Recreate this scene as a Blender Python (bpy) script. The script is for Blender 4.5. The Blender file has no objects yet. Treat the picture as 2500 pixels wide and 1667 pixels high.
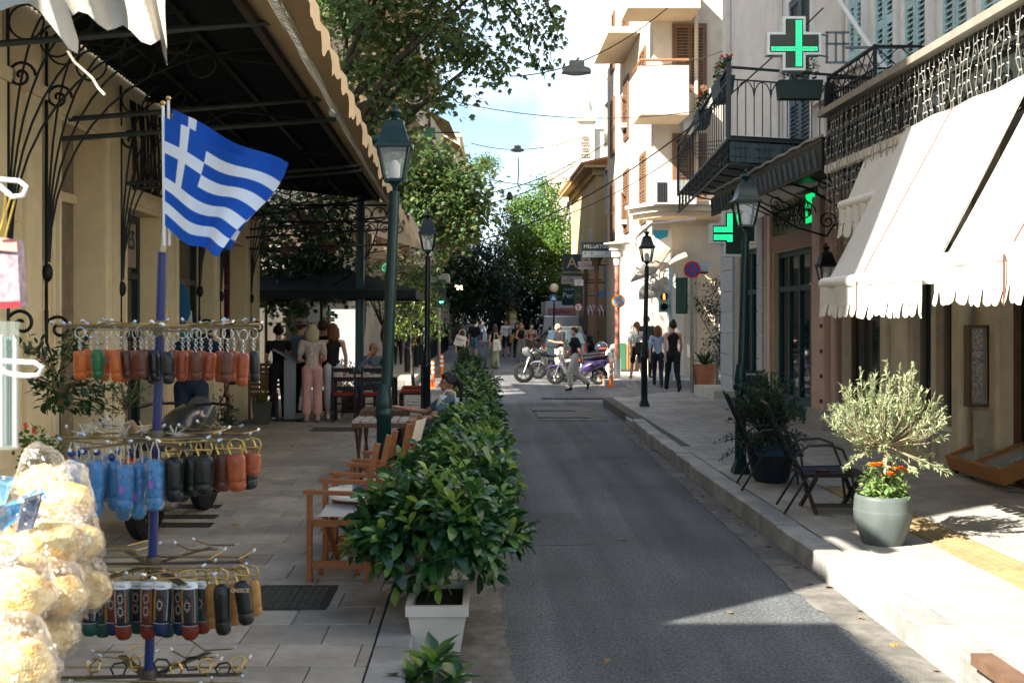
import bpy, bmesh, math, random
import numpy as np
from mathutils import Vector, Matrix
rad = math.radians
SC = bpy.context.scene
COL = SC.collection
# ------------------------------------------------------------------ camera, world, sun, exposure
F = 2700.0; VX, VY, HC = 1170.0, 770.0, 2.0          # focal length (px of the 2500 px wide photo), vanishing point, eye height
cd = bpy.data.cameras.new('camera'); cam = bpy.data.objects.new('camera', cd); COL.objects.link(cam)
cam.location = (0, 0, HC); cam.rotation_euler = (rad(90), 0, 0)
cd.sensor_width = 36; cd.lens = 36*F/2500
cd.shift_x = (1250-VX)/2500; cd.shift_y = -(833.5-VY)/2500
cd.clip_start = .1; cd.clip_end = 3000
cd.dof.use_dof = True; cd.dof.focus_distance = 12; cd.dof.aperture_fstop = 10
SC.camera = cam
SUN_D = Vector((.80, .60, -.80)).normalized()        # direction the sunlight travels
sl = bpy.data.lights.new('sun', 'SUN'); sl.energy = 5.0; sl.angle = rad(.55); sl.color = (1, .93, .80)
so = bpy.data.objects.new('sun', sl); COL.objects.link(so); so.rotation_euler = SUN_D.to_track_quat('-Z', 'Y').to_euler()
so.location = (-20, -15, 30)
w = bpy.data.worlds.new('World'); SC.world = w; w.use_nodes = True
nt = w.node_tree; nt.nodes.clear()
def N(nt, t, **k):
    n = nt.nodes.new(t)
    for a, b in k.items(): setattr(n, a, b)
    return n
sky = N(nt, 'ShaderNodeTexSky', sky_type='NISHITA', sun_disc=False); sky.sun_elevation = rad(38.7); sky.sun_rotation = rad(233); sky.air_density = 1.0; sky.dust_density = .25; sky.ozone_density = 2.0
tc = N(nt, 'ShaderNodeTexCoord'); mp = N(nt, 'ShaderNodeMapping'); mp.inputs['Scale'].default_value = (1, 1, 2.0); mp.inputs['Location'].default_value = (.35, 0, .1)
nz = N(nt, 'ShaderNodeTexNoise'); nz.inputs['Scale'].default_value = 3.4; nz.inputs['Detail'].default_value = 9; nz.inputs['Roughness'].default_value = .55
cr = N(nt, 'ShaderNodeValToRGB'); cr.color_ramp.elements[0].position = .49; cr.color_ramp.elements[1].position = .66
mx = N(nt, 'ShaderNodeMix', data_type='RGBA'); mx.inputs[7].default_value = (4.6, 5.5, 6.5, 1)
bg = N(nt, 'ShaderNodeBackground'); bg.inputs['Strength'].default_value = .086
ow = N(nt, 'ShaderNodeOutputWorld'); L = nt.links.new
L(tc.outputs['Generated'], mp.inputs['Vector']); L(mp.outputs[0], nz.inputs['Vector']); L(nz.outputs['Fac'], cr.inputs['Fac'])
hs = N(nt, 'ShaderNodeHueSaturation'); hs.inputs['Saturation'].default_value = 1.05; hs.inputs['Value'].default_value = .72; L(sky.outputs[0], hs.inputs['Color']); L(hs.outputs[0], mx.inputs[6]); L(cr.outputs[0], mx.inputs[0]); L(mx.outputs[2], bg.inputs[0]); L(bg.outputs[0], ow.inputs[0])
SC.view_settings.view_transform = 'Standard'; SC.view_settings.look = 'None'; SC.view_settings.exposure = 2.1; SC.view_settings.gamma = 1
SC.view_settings.use_curve_mapping = False
SC.render.engine = 'CYCLES'; SC.cycles.use_denoising = True; SC.cycles.max_bounces = 6; SC.cycles.transparent_max_bounces = 12
R = random.Random(7); NR = np.random.RandomState(11)

# ------------------------------------------------------------------ helpers
def P(x, y, Y):                                       # photo pixel + distance -> point
    return Vector(((x-VX)*Y/F, Y, HC-(y-VY)*Y/F))
def G(x, y, h=0.0):                                   # photo pixel on a horizontal plane at height h
    Y = (HC-h)*F/(y-VY); return Vector(((x-VX)*Y/F, Y, h))
_m = {}
def mat(name, col, rough=.6, metal=0.0, var=0.0, vs=6.0, bump=0.0, bs=40.0, emit=None, es=1.0, trans=0.0, alpha=1.0, coat=0.0, obj_rand=0.0, stain=0.0, spec=.28, streak=0.0):
    if name in _m: return _m[name]
    m = bpy.data.materials.new(name); m.use_nodes = True; t = m.node_tree; b = t.nodes['Principled BSDF']; L = t.links.new
    b.inputs['Roughness'].default_value = rough; b.inputs['Metallic'].default_value = metal; b.inputs['Specular IOR Level'].default_value = spec
    c = (*col, 1); b.inputs['Base Color'].default_value = c
    if alpha < 1: b.inputs['Alpha'].default_value = alpha
    if trans: b.inputs['Transmission Weight'].default_value = trans
    if coat: b.inputs['Coat Weight'].default_value = coat
    if emit: b.inputs['Emission Color'].default_value = (*emit, 1); b.inputs['Emission Strength'].default_value = es
    if var or bump or stain or obj_rand:
        geo = N(t, 'ShaderNodeNewGeometry')
    last = None
    if var or stain:
        n = N(t, 'ShaderNodeTexNoise'); n.inputs['Scale'].default_value = vs; n.inputs['Detail'].default_value = 8; n.inputs['Roughness'].default_value = .65
        L(geo.outputs['Position'], n.inputs['Vector'])
        r = N(t, 'ShaderNodeMapRange'); r.inputs[1].default_value = .3; r.inputs[2].default_value = .7; r.inputs[3].default_value = 1-var; r.inputs[4].default_value = 1+var*.7
        L(n.outputs['Fac'], r.inputs[0]); last = r.outputs[0]
    if obj_rand:
        oi = N(t, 'ShaderNodeObjectInfo'); r = N(t, 'ShaderNodeMapRange'); r.inputs[3].default_value = 1-obj_rand; r.inputs[4].default_value = 1+obj_rand
        L(oi.outputs['Random'], r.inputs[0])
        if last is not None:
            mu = N(t, 'ShaderNodeMath', operation='MULTIPLY'); L(last, mu.inputs[0]); L(r.outputs[0], mu.inputs[1]); last = mu.outputs[0]
        else: last = r.outputs[0]
    if stain:
        n2 = N(t, 'ShaderNodeTexNoise'); n2.inputs['Scale'].default_value = vs*.22; n2.inputs['Detail'].default_value = 5; n2.inputs['Distortion'].default_value = .6
        mp = N(t, 'ShaderNodeMapping'); mp.inputs['Scale'].default_value = (1, 1, .45); L(geo.outputs['Position'], mp.inputs['Vector']); L(mp.outputs[0], n2.inputs['Vector'])
        r = N(t, 'ShaderNodeMapRange'); r.inputs[1].default_value = .42; r.inputs[2].default_value = .62; r.inputs[3].default_value = 1-stain; r.inputs[4].default_value = 1
        L(n2.outputs['Fac'], r.inputs[0])
        mu = N(t, 'ShaderNodeMath', operation='MULTIPLY'); L(last, mu.inputs[0]); L(r.outputs[0], mu.inputs[1]); last = mu.outputs[0]
    if streak:
        for sc_, am in (((2.6, .11, 1), streak), ((.55, .5, 1), streak*.9)):
            n2 = N(t, 'ShaderNodeTexNoise'); n2.inputs['Scale'].default_value = 1; n2.inputs['Detail'].default_value = 6; n2.inputs['Distortion'].default_value = .3
            mp = N(t, 'ShaderNodeMapping'); mp.inputs['Scale'].default_value = sc_; L(geo.outputs['Position'], mp.inputs['Vector']); L(mp.outputs[0], n2.inputs['Vector'])
            r = N(t, 'ShaderNodeMapRange'); r.inputs[1].default_value = .36; r.inputs[2].default_value = .64; r.inputs[3].default_value = 1-am; r.inputs[4].default_value = 1+am
            L(n2.outputs['Fac'], r.inputs[0]); mu = N(t, 'ShaderNodeMath', operation='MULTIPLY'); L(last, mu.inputs[0]); L(r.outputs[0], mu.inputs[1]); last = mu.outputs[0]
    if last is not None:
        v = N(t, 'ShaderNodeVectorMath', operation='SCALE'); v.inputs[0].default_value = col; L(last, v.inputs['Scale']); L(v.outputs[0], b.inputs['Base Color'])
    if bump:
        n = N(t, 'ShaderNodeTexNoise'); n.inputs['Scale'].default_value = bs; n.inputs['Detail'].default_value = 6
        L(geo.outputs['Position'], n.inputs['Vector'])
        bp = N(t, 'ShaderNodeBump'); bp.inputs['Strength'].default_value = bump; bp.inputs['Distance'].default_value = .02
        L(n.outputs['Fac'], bp.inputs['Height']); L(bp.outputs[0], b.inputs['Normal'])
    _m[name] = m; return m
def leafmat(name, cols, rough=.45, tr=.35):
    if name in _m: return _m[name]
    m = bpy.data.materials.new(name); m.use_nodes = True; t = m.node_tree; b = t.nodes['Principled BSDF']; L = t.links.new
    g = N(t, 'ShaderNodeNewGeometry'); cr = N(t, 'ShaderNodeValToRGB'); e = cr.color_ramp.elements
    for i, c in enumerate(cols):
        p = i/(len(cols)-1)
        if i < 2: e[i].position = p; e[i].color = (*c, 1)
        else: q = e.new(p); q.color = (*c, 1)
    if len(cols) > 2:
        for i, el in enumerate(sorted(e, key=lambda x: x.position)): pass
    L(g.outputs['Random Per Island'], cr.inputs[0])
    oi = N(t, 'ShaderNodeObjectInfo'); ad = N(t, 'ShaderNodeMath', operation='ADD'); fr = N(t, 'ShaderNodeMath', operation='FRACT')
    L(g.outputs['Random Per Island'], ad.inputs[0]); L(oi.outputs['Random'], ad.inputs[1]); L(ad.outputs[0], fr.inputs[0]); L(fr.outputs[0], cr.inputs[0])
    L(cr.outputs[0], b.inputs['Base Color']); b.inputs['Roughness'].default_value = rough
    ts = N(t, 'ShaderNodeBsdfTranslucent'); ms = N(t, 'ShaderNodeMixShader'); ms.inputs[0].default_value = tr
    hs = N(t, 'ShaderNodeHueSaturation'); hs.inputs['Value'].default_value = 1.5; hs.inputs['Hue'].default_value = .48; L(cr.outputs[0], hs.inputs['Color']); L(hs.outputs[0], ts.inputs[0])
    L(b.outputs[0], ms.inputs[1]); L(ts.outputs[0], ms.inputs[2]); L(ms.outputs[0], t.nodes['Material Output'].inputs[0])
    _m[name] = m; return m

class MB:
    def __init__(s): s.v = []; s.f = []; s.mi = []; s.m = 0
    def add(s, vs, fs, m=None):
        o = len(s.v); s.v += [tuple(p) for p in vs]; s.f += [tuple(i+o for i in q) for q in fs]; s.mi += [s.m if m is None else m]*len(fs); return s
    def box(s, x0, x1, y0, y1, z0, z1, m=None):
        return s.add([(x, y, z) for z in (z0, z1) for y in (y0, y1) for x in (x0, x1)], [(0, 2, 3, 1), (4, 5, 7, 6), (0, 1, 5, 4), (2, 6, 7, 3), (0, 4, 6, 2), (1, 3, 7, 5)], m)
    def obox(s, c, sz, M=None, m=None):
        a = MB().box(-sz[0]/2, sz[0]/2, -sz[1]/2, sz[1]/2, -sz[2]/2, sz[2]/2); M = (M or Matrix()).to_4x4()
        c = Vector(c); return s.add([c + (M @ Vector(v)) for v in a.v], a.f, m)
    def bar(s, a, b, w, h=None, m=None, up=(0, 0, 1)):     # rectangular bar from a to b
        a, b = Vector(a), Vector(b); d = (b-a); l = d.length; d.normalize(); u = Vector(up)
        if abs(d.dot(u)) > .98: u = Vector((0, 1, 0))
        x = d.cross(u).normalized(); u = x.cross(d).normalized(); h = h or w
        vs = [p + x*sx*w/2 + u*su*h/2 for p in (a, b) for sx, su in ((-1, -1), (1, -1), (1, 1), (-1, 1))]
        return s.add(vs, [(3, 2, 1, 0), (4, 5, 6, 7), (0, 1, 5, 4), (1, 2, 6, 5), (2, 3, 7, 6), (3, 0, 4, 7)], m)
    def tube(s, pts, r, n=8, cap=True, closed=False, m=None, sq=1.0):
        pts = [Vector(p) for p in pts]; k = len(pts); rr = r if isinstance(r, (list, tuple)) else [r]*k
        vs = []; x = None
        for i, p in enumerate(pts):
            if closed: d = pts[(i+1) % k] - pts[i-1]
            else: d = pts[min(i+1, k-1)] - pts[max(i-1, 0)]
            if d.length < 1e-9: d = Vector((0, 0, 1))
            d.normalize()
            if x is None:
                u = Vector((0, 0, 1)) if abs(d.z) < .9 else Vector((0, 1, 0)); x = d.cross(u).normalized()
            else:
                x = (x - d*x.dot(d))
                x = x.normalized() if x.length > 1e-6 else d.orthogonal().normalized()
            y = d.cross(x)
            for j in range(n):
                a = 2*math.pi*j/n; vs.append(p + (x*math.cos(a) + y*math.sin(a)*sq)*rr[i])
        fs = []
        for i in range(k if closed else k-1):
            i2 = (i+1) % k
            for j in range(n): j2 = (j+1) % n; fs.append((i*n+j, i*n+j2, i2*n+j2, i2*n+j))
        if cap and not closed: fs += [tuple(range(n))[::-1], tuple((k-1)*n+j for j in range(n))]
        return s.add(vs, fs, m)
    def lathe(s, prof, n=20, c=(0, 0, 0), m=None, M=None, sides=None):
        vs = []; fs = []; c = Vector(c); k = len(prof)
        for r, z in prof:
            for j in range(n):
                a = 2*math.pi*(j+.5)/n; v = Vector((r*math.cos(a), r*math.sin(a), z)); vs.append(c + (M @ v if M else v))
        for i in range(k-1):
            for j in range(n): j2 = (j+1) % n; fs.append((i*n+j, i*n+j2, (i+1)*n+j2, (i+1)*n+j))
        fs += [tuple(range(n))[::-1], tuple((k-1)*n+j for j in range(n))]
        return s.add(vs, fs, m)
    def sph(s, c, r, nu=10, nv=7, m=None, M=None):
        r = (r, r, r) if isinstance(r, (int, float)) else r; c = Vector(c)
        vs = []; fs = []
        for i in range(1, nv):
            t = math.pi*i/nv
            for j in range(nu):
                a = 2*math.pi*j/nu; v = Vector((r[0]*math.sin(t)*math.cos(a), r[1]*math.sin(t)*math.sin(a), r[2]*math.cos(t))); vs.append(c+(M @ v if M else v))
        for i in range(nv-2):
            for j in range(nu): j2 = (j+1) % nu; fs.append((i*nu+j, (i+1)*nu+j, (i+1)*nu+j2, i*nu+j2))
        T = len(vs); a, b = Vector((0, 0, r[2])), Vector((0, 0, -r[2])); vs += [c+(M @ a if M else a), c+(M @ b if M else b)]
        for j in range(nu): j2 = (j+1) % nu; fs += [(T, j, j2), (T+1, (nv-2)*nu+j2, (nv-2)*nu+j)]
        return s.add(vs, fs, m)
    def prism(s, poly, vec, m=None):                     # poly: 3D points, extruded by vec
        n = len(poly); vec = Vector(vec); poly = [Vector(p) for p in poly]
        vs = poly + [p+vec for p in poly]
        fs = [tuple(range(n))[::-1], tuple(range(n, 2*n))] + [(i, (i+1) % n, n+(i+1) % n, n+i) for i in range(n)]
        return s.add(vs, fs, m)
    def grid(s, fn, nu, nv, m=None, mf=None, th=None):
        vs = [fn(i/nu, j/nv) for j in range(nv+1) for i in range(nu+1)]
        o = len(s.v); s.v += [tuple(p) for p in vs]
        for j in range(nv):
            for i in range(nu):
                a = o+j*(nu+1)+i; s.f.append((a, a+1, a+nu+2, a+nu+1)); s.mi.append(mf(i, j) if mf else (s.m if m is None else m))
        return s
    def xf(s, M):
        s.v = [tuple(M @ Vector(p)) for p in s.v]; return s
    def join(s, o):
        k = len(s.v); s.v += o.v; s.f += [tuple(i+k for i in q) for q in o.f]; s.mi += o.mi; return s
    def mesh(s, name, mats, smooth=None):
        me = bpy.data.meshes.new(name); me.from_pydata(s.v, [], s.f)
        mats = mats if isinstance(mats, (list, tuple)) else [mats]
        for a in mats: me.materials.append(a)
        if len(mats) > 1: me.polygons.foreach_set('material_index', s.mi)
        if smooth is not None:
            me.polygons.foreach_set('use_smooth', [True]*len(me.polygons)); me.set_sharp_from_angle(angle=rad(smooth))
        me.update(); return me
    def build(s, name, mats, parent=None, smooth=35, W=True, **k):
        return link(name, s.mesh(name, mats, smooth), parent, W, **k)
def link(name, me, parent=None, W=True, loc=None, rot=None, **k):
    o = bpy.data.objects.new(name, me); COL.objects.link(o)
    if parent:
        o.parent = parent
        if W and parent.parent is None: o.matrix_parent_inverse = parent.matrix_basis.inverted()
    if loc is not None: o.location = loc
    if rot is not None: o.rotation_euler = rot
    for a, b in k.items(): o[a] = b
    return o
USED = set()
def tag(o, label, cat, group=None):
    o['label'] = label; o['category'] = cat
    if group: o['group'] = group
    return o
def thing(name, label, cat, loc=(0, 0, 0), group=None, rz=0.0):
    o = bpy.data.objects.new(name, None); COL.objects.link(o); o.location = loc; o.rotation_euler = (0, 0, rz); o.empty_display_size = .1
    return tag(o, label, cat, group)
def struct(o): o['kind'] = 'structure'; return o
def dup(root, loc, label, rz=None, scale=None):
    r = root.copy(); COL.objects.link(r); r.location = loc; r['label'] = label
    if rz is not None: r.rotation_euler = (0, 0, rz)
    if scale: r.scale = (scale,)*3
    for ch in root.children:
        c = ch.copy(); COL.objects.link(c); c.parent = r
        for g in ch.children:
            d = g.copy(); COL.objects.link(d); d.parent = c
    return r
def text(name, s, m, size, M, parent=None, depth=.004, align='CENTER', sx=1.0, W=True):
    cu = bpy.data.curves.new(name, 'FONT'); cu.body = s; cu.size = size; cu.extrude = depth; cu.align_x = align; cu.align_y = 'CENTER'; cu.resolution_u = 3
    t = bpy.data.objects.new(name, cu); me = bpy.data.meshes.new_from_object(t); bpy.data.objects.remove(t)
    me.transform(M.to_4x4() @ Matrix.Diagonal((sx, 1, 1, 1))); me.materials.append(m)
    return link(name, me, parent, W)
def FR(x, y, z):                                          # frame: text facing the camera (-Y)
    return Matrix.Translation((x, y, z)) @ Matrix.Rotation(rad(90), 4, 'X')
def arrmesh(name, verts, faces, m, smooth=True):
    me = bpy.data.meshes.new(name); nf, k = faces.shape
    me.vertices.add(len(verts)); me.vertices.foreach_set('co', np.ascontiguousarray(verts, np.float32).ravel())
    me.loops.add(nf*k); me.loops.foreach_set('vertex_index', faces.astype(np.int32).ravel())
    me.polygons.add(nf); me.polygons.foreach_set('loop_start', np.arange(0, nf*k, k, dtype=np.int32)); me.polygons.foreach_set('loop_total', np.full(nf, k, np.int32))
    if smooth: me.polygons.foreach_set('use_smooth', np.ones(nf, bool))
    me.update(calc_edges=True); me.materials.append(m); return me
# leaf templates: (verts, triangles); y = along the leaf, unit length
def lance(wd=.3, droop=.15, fold=.06):
    v = np.array([(0, 0, 0), (-wd*.42, .28, fold), (0, .3, 0), (wd*.42, .28, fold), (-wd*.5, .6, fold-droop*.35), (0, .62, -droop*.35), (wd*.5, .6, fold-droop*.35), (0, 1, -droop)], float)
    f = np.array([(0, 2, 1), (0, 3, 2), (1, 2, 5), (1, 5, 4), (2, 3, 6), (2, 6, 5), (4, 5, 7), (5, 6, 7)]); return v, f
def obov():
    v = np.array([(0, 0, 0), (-.09, .22, .03), (.09, .22, .03), (-.19, .5, .05), (0, .5, 0), (.19, .5, .05), (-.2, .76, .0), (0, .78, -.06), (.2, .76, .0), (-.09, .95, -.12), (.09, .95, -.12), (0, 1.02, -.17)], float)
    f = np.array([(0, 2, 1), (1, 4, 3), (1, 2, 4), (2, 5, 4), (3, 4, 7), (3, 7, 6), (4, 5, 8), (4, 8, 7), (6, 7, 9), (7, 10, 9), (7, 8, 10), (9, 10, 11)]); return v, f
def small(wd=.32, droop=.1):
    v = np.array([(0, 0, 0), (-wd*.5, .5, .05), (0, 1, -droop), (wd*.5, .5, .05)], float); return v, np.array([(0, 2, 1), (0, 3, 2)])
def plane_leaf():
    pts = [(0, 0)] ; a = [(-.28, .12), (-.5, .42), (-.22, .42), (-.3, .85), (-.1, .68), (0, 1.0), (.1, .68), (.3, .85), (.22, .42), (.5, .42), (.28, .12)]
    v = np.array([(0, 0, 0), (0, .45, .03)] + [(x, y, -.12*abs(x)*2-.1*y*y) for x, y in a], float)
    f = [(1, 2+i+1, 2+i) for i in range(10)] + [(0, 1, 2), (0, 12, 1)]; return v, np.array(f)
def rots(d, roll):                                        # rotation matrices with y axis along d
    d = d/np.linalg.norm(d, axis=1, keepdims=True); up = np.zeros_like(d); up[:, 2] = 1
    x = np.cross(d, up); ln = np.linalg.norm(x, axis=1, keepdims=True); x = np.where(ln < 1e-3, [[1, 0, 0]], x/np.maximum(ln, 1e-3)); z = np.cross(x, d)
    c, s = np.cos(roll)[:, None], np.sin(roll)[:, None]; x2 = x*c + z*s; z2 = -x*s + z*c
    return np.stack([x2, d, z2], axis=2)
def leaves(tpl, pos, dirs, size, roll=None):
    tv, tf = tpl; n = len(pos); roll = NR.uniform(-.7, .7, n) if roll is None else roll
    Rm = rots(dirs, roll); sz = np.asarray(size).reshape(-1, 1, 1) if np.ndim(size) else size
    v = np.einsum('nij,kj->nki', Rm, tv)*sz + pos[:, None, :]
    f = tf[None]+(np.arange(n)*len(tv))[:, None, None]; return v.reshape(-1, 3), f.reshape(-1, 3)
def leafobj(name, tpl, pos, dirs, size, m, parent=None, roll=None, **k):
    v, f = leaves(tpl, np.asarray(pos, float), np.asarray(dirs, float), size, roll); return link(name, arrmesh(name, v, f, m), parent, True, **k)
def shell(c, r, n, inner=.55, up=-1.0):                    # points in the outer part of an ellipsoid + outward dirs
    d = NR.normal(size=(n*2, 3)); d /= np.linalg.norm(d, axis=1, keepdims=True); d = d[d[:, 2] > up][:n]
    s = NR.uniform(inner, 1, (len(d), 1))**.6; return np.array(c)+d*s*np.array(r), d
def scroll(mb, c, r, turns, ax, ay, rad_t, n=26, start=0.0, sgn=1, seg=5):
    c, ax, ay = Vector(c), Vector(ax), Vector(ay); pts = []
    for i in range(n+1):
        t = i/n; a = start+sgn*turns*2*math.pi*t; rr = r*(1-t*.88); pts.append(c+ax*math.cos(a)*rr+ay*math.sin(a)*rr)
    mb.tube(pts, rad_t, seg); return pts[0]
def ring(mb, c, r, ax, ay, rt, n=20, seg=5, m=None):
    c, ax, ay = Vector(c), Vector(ax), Vector(ay)
    mb.tube([c+ax*math.cos(2*math.pi*i/n)*r+ay*math.sin(2*math.pi*i/n)*r for i in range(n)], rt, seg, closed=True, m=m)
EX, EY, EZ = Vector((1, 0, 0)), Vector((0, 1, 0)), Vector((0, 0, 1))
ORD = ['first', 'second', 'third', 'fourth', 'fifth', 'sixth', 'seventh', 'eighth', 'ninth', 'tenth', 'eleventh', 'twelfth', 'thirteenth', 'fourteenth', 'fifteenth', 'sixteenth', 'seventeenth', 'eighteenth', 'nineteenth', 'twentieth', 'twenty-first', 'twenty-second', 'twenty-third', 'twenty-fourth', 'twenty-fifth', 'twenty-sixth', 'twenty-seventh', 'twenty-eighth', 'twenty-ninth', 'thirtieth'] + ['far-right'+str(i) for i in range(30)]
# common materials
m_iron = mat('dark_iron', (.014, .017, .017), .5, .3, var=.2)
m_green = mat('green_post_paint', (.003, .025, .024), .38, .0, var=.15, coat=.1)
m_green2 = mat('blackish_lamp_paint', (.008, .016, .017), .4, .1, var=.2, coat=.2)
m_glassw = mat('lamp_glass', (.6, .66, .68), .08, alpha=.28)
m_glass = mat('window_glass', (.012, .02, .022), .04, spec=.9)
m_gold = mat('brass', (.5, .34, .11), .3, 1.0)
m_chrome = mat('steel', (.6, .6, .58), .3, 1.0)
m_white = mat('white_paint', (.72, .71, .68), .55, var=.08)
m_black = mat('black_plastic', (.012, .012, .013), .4)
# ------------------------------------------------------------------ ground, road, kerbs, pavements
m_asph = mat('asphalt', (.122, .131, .139), .75, var=.85, vs=48, bump=1.0, bs=85, stain=.1, streak=.24)
m_asph2 = mat('asphalt_far', (.15, .15, .15), .6, var=.25, vs=9, bump=.2, bs=90, stain=.25, streak=.2)
m_conc = mat('gutter_concrete', (.17, .16, .145), .85, var=.3, vs=12, bump=.4, bs=80, stain=.35)
m_tile = mat('paving_stone', (.31, .285, .25), .7, var=.22, vs=7, bump=.22, bs=60, obj_rand=.14, stain=.25)
m_tile2 = mat('pale_paving_stone', (.39, .37, .335), .7, var=.18, vs=6, bump=.2, bs=60, obj_rand=.10, stain=.22)
m_grout = mat('grout', (.10, .095, .085), .9, var=.2)
m_kerb = mat('marble_kerb', (.36, .355, .34), .55, var=.22, vs=9, bump=.3, bs=30, obj_rand=.12, stain=.3)
m_tact = mat('tactile_yellow', (.34, .25, .13), .75, var=.2, vs=10, bump=.15, obj_rand=.08, stain=.2)
m_castiron = mat('cast_iron', (.05, .05, .047), .55, .5, var=.3, vs=30)
g = MB().box(-400, 400, -60, 900, -.5, -.03).build('ground', mat('ground', (.16, .15, .14), .9, var=.2), smooth=None); struct(g)
g = MB().box(-60, 60, -8, 300, -.06, 0).build('road', m_asph, smooth=None); struct(g)
g = MB().box(-60, 60, 25.4, 31.2, 0, .004).build('cross_street', m_asph2, smooth=None); struct(g)
g = MB().box(-1.9, 3.6, 31.2, 200, 0, .004).build('far_street', m_asph2, smooth=None); struct(g)
def strip(name, pts0, pts1, z0, z1, m):                  # slab between two polylines
    b = MB(); n = len(pts0)
    for i in range(n-1):
        q = [pts0[i], pts1[i], pts1[i+1], pts0[i+1]]
        b.prism([(x, y, z0) for x, y in q], (0, 0, z1-z0))
    return struct(b.build(name, m, smooth=None))
H = .18
# right kerb line (outer edge) and gutter
KR = [(2.62, -4), (2.60, 6), (2.58, 12), (2.62, 17), (2.70, 20.0), (2.86, 22.5), (3.08, 24.6)]
def lerpline(L_, y):
    for (x0, y0), (x1, y1) in zip(L_, L_[1:]):
        if y <= y1: return x0+(x1-x0)*(y-y0)/(y1-y0)
    return L_[-1][0]
GW = [(2.35, -4), (2.34, 6), (2.29, 8), (2.34, 10.5), (2.40, 14), (2.46, 17), (2.55, 20), (2.85, 23.5)]
gw = MB(); ys = [-4+i*.09 for i in range(330)]
for i, (y0, y1) in enumerate(zip(ys, ys[1:])):
    j = lambda y: lerpline(GW, y)+.012*math.sin(y*2.1)+.012*math.sin(y*13.7+1)+.008*math.sin(y*29)
    if y1 > 24: break
    gw.add([(j(y0), y0, .005), (lerpline(KR, y0)+.02, y0, .005), (lerpline(KR, y1)+.02, y1, .005), (j(y1), y1, .005)], [(0, 1, 2, 3)])
struct(gw.build('gutter', m_conc, smooth=None))
gw = MB()
for y0, y1 in zip(ys, ys[1:]):
    j = lambda y: .17+.015*math.sin(y*2.3)+.014*math.sin(y*11.7)+.01*math.sin(y*27)
    if y1 > 24: break
    gw.add([(-.45, y0, .005), (j(y0), y0, .005), (j(y1), y1, .005), (-.45, y1, .005)], [(0, 1, 2, 3)])
struct(gw.build('gutter', m_conc, smooth=None))
# patch with steel cover plates near the crossing
struct(MB().box(1.15, 2.45, 21.0, 24.2, 0, .010).build('road_patch', m_conc, smooth=None))
for i, (x, y, a, b_) in enumerate([(1.65, 21.9, 1.0, .9), (1.55, 23.4, .9, .8), (2.35, 26.6, 1.7, .5)]):
    t = thing('cover_plate', ['checkered steel cover plate set in the road patch near the kerb corner', 'steel cover plate behind the nearer plate in the road patch', 'long grey grating across the crossing in front of the parked scooters'][i], 'cover plate', (x, y, .012))
    MB().box(x-a/2, x+a/2, y-b_/2, y+b_/2, .010, .022).build('plate', m_castiron, t, None)
    q = MB(); [q.box(x-a/2+.05+k*(a-.1)/12, x-a/2+.05+k*(a-.1)/12+.03, y-b_/2+.04, y+b_/2-.04, .022, .03) for k in range(12)]
    q.build('ridges', m_castiron, t, None)
def kerbs(nm, line, w, y0, y1, ln, side):
    root = thing(nm, 'x', 'kerb'); del root['category']; del root['label']; root['kind'] = 'structure'
    y = y0; i = 0
    while y < y1:
        l = ln*R.choice([.8, 1, 1, 1.15]); ya, yb = y+.004, min(y+l, y1)-.004
        xa, xb = lerpline(line, ya), lerpline(line, yb); dz = R.uniform(-.006, .006) - (.05 if (side > 0 and y > 19.3) else 0); s = side
        q = [(xa+s*w, ya), (xa+s*.012, ya), (xb+s*.012, yb), (xb+s*w, yb)]
        b = MB(); z1 = H+.004+dz
        lo = [(xa, ya, -.02), (xb, yb, -.02)]
        e = R.uniform(.008, .02)
        prof = lambda x, yy: [(x, yy, -.02), (x, yy, z1-e), (x+s*e, yy, z1), (x+s*w, yy, z1), (x+s*w, yy, -.02)]
        A, B = prof(xa, ya), prof(xb, yb)
        b.add(A+B, [(k, (k+1) % 5, 5+(k+1) % 5, 5+k) for k in range(5)]+[(4, 3, 2, 1, 0), (5, 6, 7, 8, 9)])
        b.build('kerb_stone', m_kerb, root, None)
        y += l; i += 1
    return root
for (x0, x1, y0, y1) in ((.35, 1.0, 9.6, 11.2), (1.45, 2.2, 15.5, 17.6)): struct(MB().prism([(x0, y0, 0), (x1, y0+.05, 0), (x1-.03, y1, 0), (x0+.04, y1-.04, 0)], (0, 0, .0045)).build('asphalt_patch', mat('asphalt_patch', (.105, .112, .118), .8, var=.7, vs=55, bump=1, bs=90, streak=.2), smooth=None))
kerbs('right_kerb', KR, .2, 2.2, 24.6, .62, 1)
KL = [(-.37, -4), (-.38, 30)]
kerbs('left_kerb', KL, .2, 3.4, 24.6, .95, -1)
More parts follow.
